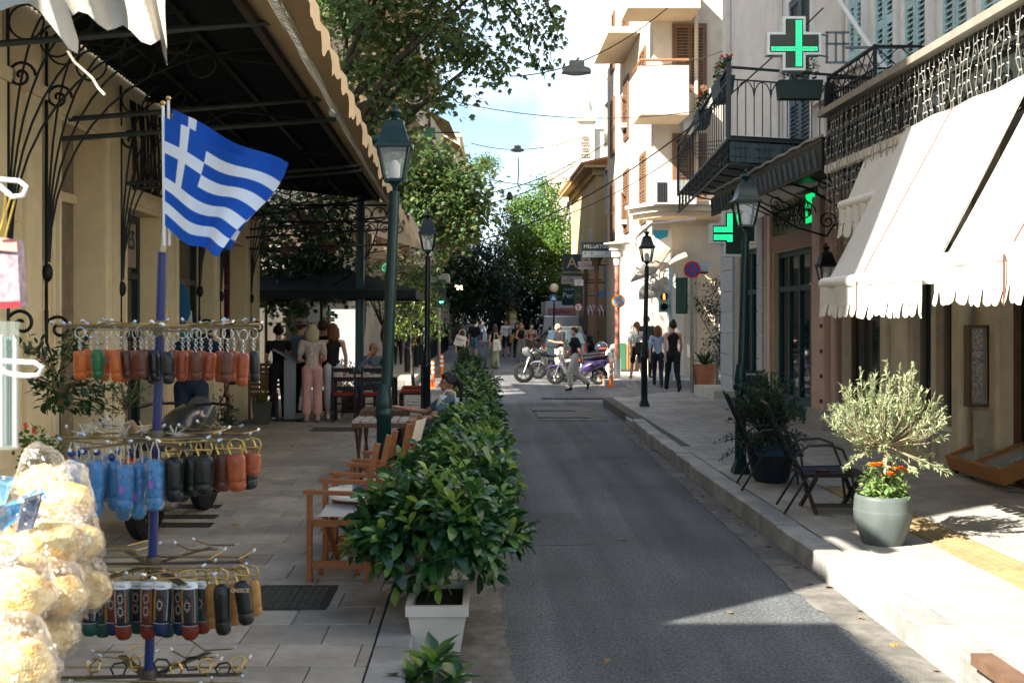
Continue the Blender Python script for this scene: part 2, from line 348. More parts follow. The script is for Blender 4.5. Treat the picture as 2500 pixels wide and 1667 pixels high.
def tiles(nm, x0, x1, y0, y1, tx, ty, m, skip=None, xl=None, z=H):
    root = bpy.data.objects.new(nm, None); COL.objects.link(root); root['kind'] = 'structure'
    cache = {}
    j = 0; y = y0
    while y < y1-.01:
        off = (j % 2)*tx/2; x = x0-off
        while x < x1-.01:
            a, b = max(x, x0), min(x+tx, x1)
            if b-a > .05 and not (skip and skip((a+b)/2, y+ty/2)):
                wx, wy = b-a-.007, min(ty, y1-y)-.007; key = (round(wx, 3), round(wy, 3))
                if key not in cache:
                    e = .006; q = MB(); q.add([(-wx/2, -wy/2, -.02), (wx/2, -wy/2, -.02), (wx/2, wy/2, -.02), (-wx/2, wy/2, -.02), (-wx/2, -wy/2, -.004), (wx/2, -wy/2, -.004), (wx/2, wy/2, -.004), (-wx/2, wy/2, -.004), (-wx/2+e, -wy/2+e, 0), (wx/2-e, -wy/2+e, 0), (wx/2-e, wy/2-e, 0), (-wx/2+e, wy/2-e, 0)],
                        [(0, 1, 5, 4), (1, 2, 6, 5), (2, 3, 7, 6), (3, 0, 4, 7), (4, 5, 9, 8), (5, 6, 10, 9), (6, 7, 11, 10), (7, 4, 8, 11), (8, 9, 10, 11)])
                    cache[key] = q.mesh('paving_stone', m)
                o = link('paving_stone', cache[key], root, False, loc=((a+b)/2, y+min(ty, y1-y)/2, z+R.uniform(-.0025, .002)), rot=(R.uniform(-.004, .004), R.uniform(-.004, .004), 0))
            x += tx
        y += ty; j += 1
    return root
struct(MB().box(-4.1, -.585, -6, 25.0, -.02, H-.014).build('left_pavement_bed', m_grout, smooth=None))
XT = -.585
GR = [(-3.0, -2.1, 10.9, 11.3), (-3.0, -2.2, 10.2, 10.5), (-3.1, -2.3, 11.7, 12.0)]
grates = [G(470, 1238, H), G(463, 1262, H), G(440, 1275, H), ]
tiles('left_pavement', -4.1, XT, 4.6, 15.4, .46, .385, m_tile)
# distant paving where the joints close up: one sheet of joined stones
def tilesheet(nm, x0, x1, y0, y1, tx, ty, m, xf=None):
    b = MB(); y = y0; j = 0
    while y < y1-.01:
        x = x0-(j % 2)*tx/2
        xx1 = xf(y) if xf else x1
        while x < xx1-.01:
            a, c = max(x, x0), min(x+tx, xx1)
            if c-a > .05: b.box(a+.005, c-.005, y+.005, min(y+ty, y1)-.005, H-.02, H+R.uniform(-.002, .002))
            x += tx
        y += ty; j += 1
    o = b.build(nm, m, smooth=None); o['kind'] = 'structure'; return o
tilesheet('left_pavement_far', -4.1, XT, 15.4, 24.9, .46, .385, m_tile)
struct(MB().box(-12, -4.1, 20.7, 25.0, -.02, H-.003).build('side_pavement', m_tile, smooth=None))
struct(MB().box(2.75, 12, -6, 24.6, -.02, H-.014).build('right_pavement_bed', m_grout, smooth=None))
def tact(x, y): return 3.62+.02*(y-8)*(y > 12)+.0 < x < 4.02+.02*(y-8)*(y > 12)
tiles('right_pavement', 2.82, 3.62, 4.0, 15.4, .4, .5, m_tile2)
tiles('right_pavement', 4.02, 5.72, 4.0, 15.4, .425, .5, m_tile2)
tilesheet('right_pavement_far', 2.95, 5.72, 15.4, 24.6, .42, .5, m_tile2)
# chamfered corner of the right pavement
struct(MB().prism([(3.1, 24.6, 0), (12, 24.6, 0), (12, 27.8, 0), (5.6, 27.8, 0), (4.2, 26.6, 0)], (0, 0, .13)).build('corner_pavement', m_tile2, smooth=None))
# ribbed tactile paving: yellow ribs on each slab
rt = bpy.data.objects.new('tactile_strip', None); COL.objects.link(rt); rt['kind'] = 'structure'
q = MB(); q.box(-.19, .19, -.19, .19, -.02, 0)
for k in range(5): q.box(-.17+k*.075, -.17+k*.075+.035, -.185, .185, 0, .006)
tm = q.mesh('tactile_slab', m_tact)
tm2 = q.mesh('tactile_slab', m_tile2)
y = 4.2
while y < 24.4:
    xo = 3.82+max(0, (y-12))*.045
    link('tactile_slab', tm if y < 12 else tm2, rt, False, loc=(xo, y, H+(.001 if y < 15.4 else .006))); y += .39
for k in range(9): link('tactile_slab', tm2, rt, False, loc=(-1.25, 17.2+k*.78, H+.006))
# far-side pavements beyond the crossing
struct(MB().box(3.75, 7.2, 31.2, 120, -.01, .17).build('right_far_pavement', m_tile2, smooth=None))
fk = bpy.data.objects.new('far_right_kerb', None); COL.objects.link(fk); fk['kind'] = 'structure'
for k in range(7): MB().box(3.7+k*.75, 4.44+k*.75, 31.0, 31.19, -.01, .178).build('kerb_stone', m_kerb, fk, None)
for k in range(14): MB().box(3.55, 3.74, 31.2+k*1.0, 32.19+k*1.0, -.01, .178).build('kerb_stone', m_kerb, fk, None)
struct(MB().box(-7, -2.1, 31.2, 120, -.01, .16).build('left_far_pavement', m_tile, smooth=None))
fk = bpy.data.objects.new('far_left_kerb', None); COL.objects.link(fk); fk['kind'] = 'structure'
for k in range(16): MB().box(-2.09, -1.9, 31.2+k*1.5, 32.68+k*1.5, -.01, .168).build('kerb_stone', m_kerb, fk, None)
# grates / covers on the left pavement
for i, (px, py, a, b_, lb) in enumerate([(475, 1237, .50, .17, 'dark slotted drain grate, farthest of three on the left pavement'), (462, 1262, .50, .17, 'slotted drain grate in the middle of three behind the souvenir stand'), (444, 1282, .52, .17, 'slotted drain grate nearest to the camera behind the souvenir stand')]):
    c = G(px, py, H); t = thing('drain_grate', lb, 'grate', (c.x, c.y, H), 'drain grates in the left pavement')
    q = MB(); x0, x1, y0, y1 = c.x-a/2, c.x+a/2, c.y-b_/2, c.y+b_/2; z = H+.004
    for (u0, u1, v0, v1) in ((x0, x1, y0, y0+.012), (x0, x1, y1-.012, y1), (x0, x0+.012, y0+.013, y1-.013), (x1-.012, x1, y0+.013, y1-.013)): q.box(u0, u1, v0, v1, H-.01, z+.006)
    q.build('frame', m_castiron, t, None)
    MB().box(x0+.013, x1-.013, y0+.013, y1-.013, H-.01, z).build('pit', m_black, t, None)
    for k in range(16): MB().box(x0+.02+k*(a-.04)/16, x0+.02+k*(a-.04)/16+.014, y0+.014, y1-.014, z, z+.005).build('bar', m_castiron, t, None)
for px0, px1, py, dd, lb in [(618, 812, 1458, .62, 'dark square manhole cover in the left pavement before the wooden chairs'), (760, 880, 1048, .6, 'flat inspection cover in the pavement by the standing group')]:
    c = G((px0+px1)/2, py, H); wd = G(px1, py, H).x-G(px0, py, H).x
    t = thing('manhole_cover', lb, 'manhole cover', (c.x, c.y, H)); q = MB().box(c.x-wd/2, c.x+wd/2, c.y-dd/2, c.y+dd/2, H, H+.006); q.build('frame', m_castiron, t, None)
    q = MB()
    for a in range(9):
        for b_ in range(9): q.box(c.x-wd/2+.04+a*(wd-.08)/9, c.x-wd/2+.04+a*(wd-.08)/9+(wd-.08)/13, c.y-dd/2+.04+b_*(dd-.08)/9, c.y-dd/2+.04+b_*(dd-.08)/9+(dd-.08)/14, H+.006, H+.010)
    q.build('cover', mat('cover_iron', (.07, .075, .06), .7, .3, var=.3, vs=20), t, None)

# ------------------------------------------------------------------ generic windows and buildings
m_cream = mat('cream_stucco', (.80, .65, .39), .8, var=.10, vs=3, bump=.12, bs=50, stain=.10)
m_cream2 = mat('cream_moulding', (.77, .64, .41), .75, var=.1, vs=5, bump=.1)
m_frame = mat('dark_frame', (.02, .028, .03), .4)
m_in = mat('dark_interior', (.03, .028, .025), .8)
def win(par, M, x, z, w, h, mf, mg, style='pane', dep=.09, sill=None):
    """window: frame part with sub-part pane, in the local facade frame (x along, y inward, z up)"""
    b = MB(); t = .07
    b.box(x-w/2-t, x-w/2, -dep+.03, .02, z-t, z+h+t); b.box(x+w/2, x+w/2+t, -dep+.03, .02, z-t, z+h+t)
    b.box(x-w/2, x+w/2, -dep+.03, .02, z+h, z+h+t); b.box(x-w/2, x+w/2, -dep+.03, .02, z-t, z)
    if style != 'open': b.box(x-.025, x+.025, -.035, -.006, z, z+h)
    f = b.xf(M).build('window_frame', mf, par, None)
    g = MB(); g.box(x-w/2, x+w/2, -.012, -.004, z, z+h); g.xf(M).build('pane', mg, f, None)
    if style == 'shut':
        s = MB()
        for sd in (-1, 1):
            xc = x+sd*w/4; s.box(xc-w/4+.01, xc-w/4+.06, -.075, -.04, z, z+h); s.box(xc+w/4-.06, xc+w/4-.01, -.075, -.04, z, z+h)
            n = int(h/.09)
            for k in range(n): zz = z+k*h/n; s.add([(xc-w/4+.06, -.07, zz), (xc+w/4-.06, -.07, zz), (xc+w/4-.06, -.045, zz+h/n*.8), (xc-w/4+.06, -.045, zz+h/n*.8)], [(0, 1, 2, 3)])
            for zz in (z, z+h*.45, z+h-.08): s.box(xc-w/4+.06, xc+w/4-.06, -.08, -.035, zz, zz+.08)
        s.xf(M).build('shutter', mf, f, None)
    if sill: MB().box(x-w/2-.15, x+w/2+.15, -.16, .01, z-.18, z-.071).xf(M).build('window_sill', sill, f, None)
    return f
def railing(name, M, x0, x1, z, dp, m, par, mesh_=True, sides=True, h=.95, st=.12):
    b = MB(); y = -dp
    def run(a, c):
        b.bar(a+Vector((0, 0, h)), c+Vector((0, 0, h)), .04, .03); b.bar(a+Vector((0, 0, .08)), c+Vector((0, 0, .08)), .025, .02)
        n = max(2, int((c-a).length/st))
        for k in range(n+1): p = a+(c-a)*k/n; b.bar(p+Vector((0, 0, 0)), p+Vector((0, 0, h)), .014, .014)
    p = [Vector((x0, -.02, z)), Vector((x0, y, z)), Vector((x1, y, z)), Vector((x1, -.02, z))]
    run(p[1], p[2])
    if sides: run(p[0], p[1]); run(p[2], p[3])
    return b.xf(M).build(name, m, par, None)
def building(label, A, B, depth, h, floors, bays, wm, fm, gm, z0=3.6, fh=3.1, balc=None, style='pane', ww=1.1, wh=1.9, name='apartment_building', cat='building', parapet=True, sillm=None, balm=None, bdep=1.2, bsolid=False, grp=None, rnd=None, base=None, side=None, awn=None):
    A, B = Vector((*A, 0)), Vector((*B, 0)); d = B-A; ln = d.length; ang = math.atan2(d.y, d.x)
    t = thing(name, label, cat, A, grp); M = Matrix.Translation(A) @ Matrix.Rotation(ang, 4, 'Z')
    MB().box(0, ln, 0, depth, 0 if not base else z0-.3, h).xf(M).build('wall', wm, t, None)
    if base: MB().box(-.02, ln+.02, -.03, depth, 0, z0-.3).xf(M).build('ground_floor', base, t, None)
    if parapet: MB().box(-.12, ln+.12, -.18, depth+.1, h, h+.35).xf(M).build('cornice', wm, t, None)
    rr = rnd or R
    for f in range(floors):
        z = z0+f*fh
        if z+wh > h-.3: break
        for k in range(bays):
            x = ln*(k+.5)/bays
            win(t, M, x, z+(.02 if balc else .5), ww, wh+(.3 if balc else -.3), fm, gm, style, sill=sillm if not balc else None)
        if balc:
            for (a, c) in balc:
                x0, x1 = a*ln, c*ln; bm = balm or wm
                s = MB().box(x0, x1, -bdep, -.005, z-.18, z-.03).xf(M).build('balcony', bm, t, None)
                if bsolid:
                    q = MB(); q.box(x0, x1, -bdep, -bdep+.1, z-.029, z+.95); q.box(x0, x0+.1, -bdep+.101, -.01, z-.029, z+.95); q.box(x1-.1, x1, -bdep+.101, -.01, z-.029, z+.95); q.xf(M).build('parapet', bm, s, None)
                else: railing('railing', M, x0+.04, x1-.04, z-.03, bdep-.04, fm, s, st=.16)
                if awn and (f+k) % 2 == 0:
                    q = MB(); q.add([(x0, -.1, z+2.6), (x1, -.1, z+2.6), (x1, -bdep-.2, z+1.9), (x0, -bdep-.2, z+1.9), (x0, -.1, z+2.63), (x1, -.1, z+2.63), (x1, -bdep-.2, z+1.93), (x0, -bdep-.2, z+1.93)], [(0, 1, 2, 3), (7, 6, 5, 4), (3, 2, 6, 7), (0, 3, 7, 4), (1, 2, 6, 5)]); q.xf(M).build('balcony_awning', awn, s, None)
    return t, M, ln

# ------------------------------------------------------------------ left: cream building (facade X=-4.1, Y 3.2..20.6)
XF = -4.1; ZO = 3.25
bA = thing('cream_building', 'cream stucco building with moulded door surrounds under the iron canopy on the left', 'building', (XF, 3.2, 0))
ops = [(10.75, 12.05, 3.9), (12.75, 14.15, ZO), (14.95, 17.0, ZO), (17.55, 19.25, 3.2)]
q = MB(); y = 3.2
for (a, b_, t_) in ops+[(20.6, 20.6, 0)]:
    q.box(XF-.4, XF, y, a, 0, 4.6)
    if t_: q.box(XF-.4, XF, a, b_, t_, 4.6)
    y = b_
q.box(-10.5, XF-.401, 20.2, 20.6, 0, 4.6); q.box(-10.5, XF-.401, 3.2, 3.6, 0, 4.6)
q.build('wall', m_cream, bA, None)
MB().box(-10.5, XF-.02, 3.2, 3.8, 4.601, 6.8).build('side_wing', m_cream, bA, None)
MB().box(-10.5, XF-.02, 3.85, 19.6, 4.601, 18.6).build('upper_wall', m_cream, bA, None)
MB().box(-10.6, XF+.2, 3.75, 19.8, 18.601, 19.2).build('cornice', m_cream2, bA, None)
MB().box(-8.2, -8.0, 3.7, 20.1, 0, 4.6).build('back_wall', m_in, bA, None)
MB().box(-8.0, XF-.41, 3.7, 20.1, .1, .16).build('inner_floor', mat('inner_floor', (.12, .1, .08), .5), bA, None)
def mould(b, x, y0, y1, z0, z1, steps=((.03, 0), (.06, .05), (.03, .12)), w=.06):
    for dx, o in steps: b.box(x, x+dx, y0-o-w, y0-o, z0, z1+o+w); b.box(x, x+dx, y1+o, y1+o+w, z0, z1+o+w); b.box(x, x+dx, y0-o, y1+o, z1+o, z1+o+w)
for i, (a, b_, t_) in enumerate(ops):
    q = MB(); mould(q, XF+.001, a, b_, .18, t_); q.build('door_surround', m_cream2, bA, None)
for y0 in (9.2, 9.9, 12.25, 14.35, 17.15, 19.4): q = MB(); q.box(XF, XF+.05, y0, y0+.35, .18, 4.3); q.box(XF, XF+.09, y0-.04, y0+.39, 4.0, 4.12); q.box(XF, XF+.08, y0-.03, y0+.38, .18, .7); q.build('pilaster', m_cream2, bA, None)
# scored stucco courses
q = MB()
for z in [.95+.62*k for k in range(5)]:
    for (a, b_) in ((6.0, 9.19), (9.56, 9.89), (19.8, 20.59), (17.2+.31, 17.54), (14.71, 14.94), (12.61, 12.7)):
        q.box(XF-.001, XF+.012, a, b_, z+.02, z+.60)
q.build('stucco_blocks', m_cream, bA, None, kind='stuff')
MB().box(XF-.38, XF-.32, 10.75, 12.05, .18, 3.9).build('marble_panel', mat('brown_marble', (.30, .235, .17), .45, var=.35, vs=5, stain=.2), bA, None)
q = MB(); q.box(XF-.31, XF-.24, 10.85, 11.0, .18, 2.9); q.box(XF-.31, XF-.2, 10.8, 11.1, 2.9, 3.1); q.box(XF-.31, XF-.15, 10.76, 11.15, 3.1, 3.16); q.box(XF-.31, XF-.27, 10.78, 12.02, 3.2, 3.3); q.build('niche_moulding', m_cream2, bA, None)
# door 1: glass door with dark frame + sign panel
for k, (a, b_, t_) in enumerate(ops[1:]):
    mm = m_frame if k < 2 else mat('maroon_frame', (.10, .02, .02), .5, var=.15)
    q = MB(); q.box(XF-.32, XF-.24, a, a+.1, .18, t_); q.box(XF-.32, XF-.24, b_-.1, b_, .18, t_); q.box(XF-.32, XF-.24, a+.1, b_-.1, t_-.1, t_); q.box(XF-.32, XF-.24, a+.1, b_-.1, 2.45, 2.53); q.box(XF-.32, XF-.24, (a+b_)/2-.03, (a+b_)/2+.03, .18, 2.45)
    f = q.build('door_frame', mm, bA, None)
    MB().box(XF-.29, XF-.28, a+.1, b_-.1, .2, t_-.1).build('door_glass', mat('shop_glass', (.08, .09, .08), .05, alpha=.55, spec=.9), f, None)
q = MB(); q.box(XF-.31, XF-.26, 12.76, 14.1, 2.6, 3.24); q.build('transom_sign', mat('etched_sign', (.38, .33, .26), .6, var=.25, vs=20), bA, None)
text('transom_letters', 'ATHENES', mat('dark_letters', (.03, .03, .03), .5), .34, Matrix.Translation((XF-.255, 13.43, 2.93)) @ Matrix.Rotation(rad(90), 4, 'Z') @ Matrix.Rotation(rad(90), 4, 'X'), bA, sx=.75)
MB().box(XF-.75, XF-.7, 12.9, 13.9, .18, 2.2).build('inner_panel', mat('grey_inner_wall', (.30, .31, .28), .7), bA, None)
# mermaid print on board at second doorway (flat print: pale woman figure with long blue hair)
tm_ = thing('cutout_board', 'flat painted figure of a pale woman with long blue hair beside the second doorway', 'cutout', (-3.75, 15.2, H))
cx, cy = lambda px: P(px, 0, 15.2).x, lambda py: P(0, py, 15.2).z
def poly(px, dy, nm, m, par):
    return MB().prism([(cx(a), 15.2-dy, cy(b)) for a, b in px][::-1], (0, .012, 0)).build(nm, m, par, None)
poly([(408, 800), (470, 800), (468, 760), (450, 745), (430, 748), (412, 775), (408, 1000)][:6], .0, 'body_shape', mat('pale_print', (.50, .62, .52), .6), tm_)
poly([(418, 705), (430, 694), (445, 694), (458, 705), (463, 735), (466, 765), (455, 790), (440, 797), (432, 770), (428, 740), (420, 728)], .014, 'hair_shape', mat('blue_print', (.02, .12, .26), .6), tm_)
poly([(422, 710), (430, 703), (438, 708), (437, 722), (430, 728), (423, 722)], .028, 'face_shape', mat('pale_print', (.5, .6, .5), .6), tm_)
MB().box(cx(412), cx(470), 15.17, 15.24, .18, cy(800)).build('support_board', mat('teal_board', (.04, .22, .24), .6, var=.5, vs=8), tm_, None)
# cables on the wall above the first door
q = MB()
for k in range(16):
    y = 12.85+k*.085; q.tube([(XF+.05+.02*math.sin(k*3), y, 4.5), (XF+.08+.03*math.sin(k*5), y+.03*math.sin(k*2.2), 4.1), (XF+.07, y+.05, 3.65+.1*math.sin(k*1.7)), (XF+.04, y+.02, 3.5)], .014, 5)
tag(q.build('cable_bundle', m_black, None), 'bundle of black cables hanging on the cream wall above the first doorway', 'cables')
# canopy: corrugated roof, beams, rods, brackets
cn = thing('iron_canopy', 'long dark corrugated canopy on scrolled iron brackets over the left pavement', 'canopy', (XF, 14, 4.4))
def zc(Y): return 4.62-.028*(Y-8)                        # canopy height along the street
q = MB(); n = 150
for i in range(n):
    y0 = 5.2+i*.106; y1 = y0+.053; y2 = y0+.106; z = .025
    q.add([(XF, y0, zc(y0)+.25), (-1.93, y0, zc(y0)), (-1.93, y1, zc(y1)+.04), (XF, y1, zc(y1)+.29), (-1.93, y2, zc(y2)), (XF, y2, zc(y2)+.25)], [(0, 1, 2, 3), (3, 2, 4, 5)])
q.build('corrugated_roof', mat('corrugated_dark', (.010, .016, .018), .6, .3, var=.25), cn, None)
q = MB(); q.bar((-1.93, 5.2, zc(5.2)-.03), (-1.93, 21, zc(21)-.03), .07, .14); q.build('edge_beam', mat('brown_beam', (.07, .055, .04), .6, var=.2), cn, None)
q = MB(); q.bar((-2.6, 5.2, zc(5.2)+.06), (-2.6, 21, zc(21)+.06), .05, .07); q.bar((-3.4, 5.2, zc(5.2)+.14), (-3.4, 21, zc(21)+.14), .05, .07)
for yy in (6.5, 8.3, 10.9, 13.6, 16.2, 18.8, 20.9): q.bar((XF, yy, zc(yy)+.19), (-1.93, yy, zc(yy)-.05), .04, .06)
q.build('beams', m_iron, cn, None)
rods = [((-60, 112), (723, 50), 8.6, 9.6), ((-40, 309), (813, 239), 10.6, 12.3), ((48, 347), (818, 292), 10.6, 12.7), ((262, 452), (880, 405), 12.7, 15.2), ((270, 465), (885, 418), 12.9, 15.4), ((600, 530), (920, 485), 20.0, 18.2), ((610, 560), (950, 530), 19.0, 20.0), ((600, 580), (955, 560), 18.9, 20.4), ((610, 608), (958, 597), 18.9, 20.8)]
mr = mat('rod_iron', (.05, .055, .052), .45, .3, var=.2)
for (a, b_, Ya, Yb) in rods:
    MB().tube([P(*a, Ya), P(*b_, Yb)], .028 if Yb < 14 else .022, 6).build('tie_rod', mr, cn)
for i, (Yb, zb) in enumerate([(9.5, 2.55), (10.35, 2.5), (12.5, 2.4), (16.0, 2.45), (17.3, 2.4), (19.6, 2.4)]):
    q = MB(); zt = zc(Yb)+.1; q.bar((XF+.05, Yb, zb-.45), (XF+.05, Yb, zt), .024, .024)
    for k, (dx, ht) in enumerate([(.45, 1.0), (.95, 1.0), (1.5, .97), (2.1, .93)]):
        pts = []
        for s in range(13):
            u = s/12; pts.append((XF+.06+dx*(u**1.9), Yb+.015*k, zb+(zt-zb)*ht*math.sin(u*math.pi/2)**.9))
        q.tube(pts, .011, 5)
    for (dx, dz, rr) in ((.16, -.16, .15), (.42, -.32, .14), (.62, -.14, .11), (.85, -.30, .16), (1.12, -.18, .11), (1.45, -.3, .13)):
        ring(q, (XF+.05+dx, Yb, zt+dz), rr, EX, EZ, .010)
    scroll(q, (XF+.17, Yb, zb-.62), .12, 1.3, EX, EZ, .016, start=rad(150), sgn=-1); scroll(q, (XF+.16, Yb, zt-.62), .13, 1.6, EX, EZ, .014)
    q.tube([(XF+.05, Yb, zb-.45), (XF+.06, Yb-.02, zb-.75), (XF+.12, Yb, zb-.95)], [.02, .015, .004], 5); q.sph((XF+.06, Yb, zb-.1), (.05, .05, .09))
    q.build('bracket', m_iron, cn)
# far lattice arch of the canopy
q = MB()
for k in range(9):
    x = XF+.25+k*.28; ring(q, (x, 20.9, zc(20.9)-.35), .13, EX, EZ, .014); scroll(q, (x+.1, 20.9, zc(20.9)-.62), .11, 1.4, EX, EZ, .012, start=k)
q.tube([(XF+.1, 20.9, zc(20.9)-.18), (-1.7, 20.9, zc(20.9)-.18)], .02, 5); q.tube([(XF+.1, 20.9, zc(20.9)-.5), (-1.7, 20.9, zc(20.9)-.5)], .016, 5)
for s in range(3):
    q.tube([(XF+.1+1.1*math.sin(u/10*math.pi/2)*(1+s*.45), 20.9, zc(20.9)-2.0+1.55*(1-math.cos(u/10*math.pi/2))) for u in range(11)], .014, 5)
q.build('lattice_arch', m_iron, cn)
# fabric fascia with scalloped edge
m_fab = mat('tan_awning_cloth', (.50, .38, .24), .85, var=.12, vs=4, bump=.1, bs=200)
def outer(Y):
    t_ = (Y-5.2)/(21-5.2); r_ = .46+.34*t_; X = -1.22; return X, 2-X/r_*1.0
def fz(u, v):
    Y = 5.2+15.9*u; X, z = outer(Y); X0, z0 = -1.9, zc(Y)-.02
    sag = .03*math.sin(u*61)
    p = Vector((X0+(X-X0)*v, Y, z0+(z-z0)*v + .0+sag*v*(1-v)*2)); return p
q = MB().grid(lambda u, v: fz(u, v*.40), 110, 4).grid(lambda u, v: fz(u, .52+v*.48), 110, 4)
def val(u, v):
    Y = 5.2+15.9*u; X, z = outer(Y); dd = .15+.10*abs(math.sin(u*83)*math.sin(u*31+1))+.05*abs(math.sin(u*211))
    return Vector((X+.015*math.sin(u*170)+.02*v, Y, z-dd*v+.02*math.sin(u*90)*v))
q.grid(val, 320, 3); q.build('cloth_fascia', m_fab, cn, 60)
# white lace trim (perforated strip)
q = MB(); ml = mat('white_lace', (.72, .68, .6), .7)
for k in range(170):
    Y = 6.5+k*.075; X, z = outer(Y); X0, z0 = -1.9, zc(Y)-.02; a = .46; p = Vector((X0+(X-X0)*a, Y, z0+(z-z0)*a-.012)); ax = Vector((X-X0, 0, z-z0)).normalized()
    ring(q, p, .05, ax, EY, .008, 7, 4); q.tube([p+ax*.05+EY*R.uniform(-.03, .03), p-ax*.05+EY*R.uniform(-.03, .03)], .006, 4)
for s in (-1, 1):
    pts = []
    for k in range(24): Y = 6.5+k*.555; X, z = outer(Y); X0, z0 = -1.9, zc(Y)-.02; a = .46; ax = Vector((X-X0, 0, z-z0)).normalized(); pts.append(Vector((X0+(X-X0)*a, Y, z0+(z-z0)*a-.004))+ax*.075*s)
    q.tube(pts, .008, 4)
q.build('lace_trim', ml, cn)
for px, py, Y in [(813, 275, 12.2), (958, 485, 19.5)]: tag(MB().sph(P(px, py, Y), .055).build('globe_bulb', mat('globe_white', (.8, .8, .76), .3)), 'small white globe bulb at the %s of the tan awning edge' % ('near third' if Y < 15 else 'far end'), 'bulb')
post = thing('canopy_post', 'blue-green steel post carrying the far end of the left canopy', 'post', (-2.27, 20.9, H))
MB().tube([(-2.27, 20.9, H+.02), (-2.24, 20.9, zc(20.9))], .085, 10).build('pole', mat('teal_post', (.03, .075, .085), .4, var=.15), post)
MB().box(-2.55, -1.99, 20.65, 21.15, H, H+.03).build('base_plate', m_castiron, post, None)
# second canopy farther along the street
c2 = thing('far_canopy', 'pale fabric canopy edge hanging beyond the lamp post on the left', 'canopy', (-2, 25, 3.8))
def f2(u, v):
    Y = 21.4+7.6*u; X0 = -3.4; X = -1.35+.1*u; z = 3.95-.30*u; return Vector((X0+(X-X0)*v, Y, z+(.9-.25*u)*(1-v)))
q = MB().grid(f2, 24, 6); q.grid(lambda u, v: Vector((-1.35+.1*u, 21.4+7.6*u, 3.95-.30*u-(.22+.05*abs(math.sin(u*50)))*v)), 90, 2); q.build('cloth', mat('pale_awning_cloth', (.5, .42, .32), .85, var=.15), c2, 60)
MB().tube([(-1.36, 21.4, 3.96), (-1.26, 29, 3.66)], .03, 6).build('front_bar', m_white, c2)

fl = leafmat('dry_leaf', [(.25, .13, .04), (.35, .22, .08), (.12, .08, .03)], .7, .1); ps_ = [Vector((lerpline(KR, y)-abs(R.gauss(.03, .12)), y, .012)) for y in [R.uniform(5.5, 23) for _ in range(70)]]+[Vector((R.uniform(-3.6, 2.5), R.uniform(6, 22), .012)) for _ in range(36)]
ps_ = [p if p.x > -.4 else Vector((p.x, p.y, H+.01)) for p in ps_]; leafobj('fallen_leaves', plane_leaf(), ps_, [(R.gauss(0, 1), R.gauss(0, 1), .08) for _ in ps_], NR.uniform(.035, .075, len(ps_)), fl, None, kind='stuff')
# building behind the camera's left that shades the road edge

building('unseen block added low enough for sun to reach the sponges', (-4.65, -14), (-4.65, -.35), 8, 4.6, 0, 0, m_cream, m_frame, m_glass, parapet=False)  # out of view; kept low so sunlight passes over it to the sponges
building('low pale building at the near left beyond the souvenir stall', (-4.65, -.3), (-4.65, 1.95), 10, 7.0, 1, 1, m_cream, m_frame, m_glass, parapet=False)
# ------------------------------------------------------------------ right: building with shops (facade X=5.7)
XR = 5.72
m_pink = mat('pink_stucco', (.60, .41, .33), .8, var=.12, vs=3, bump=.1, stain=.12)
m_pale = mat('pale_stucco', (.74, .69, .64), .8, var=.08, vs=3, bump=.08, stain=.1)
m_beige = mat('beige_stucco', (.54, .46, .34), .8, var=.15, vs=4, bump=.12, stain=.15)
m_teal = mat('dark_teal_joinery', (.015, .06, .065), .4, var=.15)
m_blueframe = mat('pale_blue_shutter', (.42, .62, .66), .6, var=.1, stain=.12)
m_bgrey = mat('blue_grey_shutter', (.09, .14, .18), .6, var=.15)
bB = thing('shop_building', 'pale stucco building with blue shutters above the shops on the right', 'building', (XR, 4, 0))
opsR = [(9.2, 12.05, 2.95), (13.32, 13.86, 2.9), (14.0, 14.6, 2.9), (15.65, 17.3, 2.9), (18.75, 21.5, 3.2), (22.3, 24.3, 3.4)]
q = MB(); y = 3.6
for (a, b_, t_) in opsR+[(25.6, 25.6, 0)]:
    q.box(XR, XR+.4, y, a, 0, 4.0)
    if t_: q.box(XR, XR+.4, a, b_, t_, 4.0)
    y = b_
q.build('wall', m_beige, bB, None)
MB().box(XR+.02, 14, 3.6, 25.6, 4.001, 13.5).build('upper_wall', m_pale, bB, None)
MB().box(XR-.3, 14.2, 3.4, 25.8, 13.501, 14.1).build('cornice', m_pale, bB, None)
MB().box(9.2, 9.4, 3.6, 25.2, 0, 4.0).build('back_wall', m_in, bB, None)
MB().box(XR+.41, 9.2, 3.6, 25.2, .1, .17).build('inner_floor', mat('inner_floor', (.12, .1, .08), .5), bB, None)
MB().box(XR+.4, 14, 25.2, 25.6, 0, 4.0).build('end_wall', m_pale, bB, None)
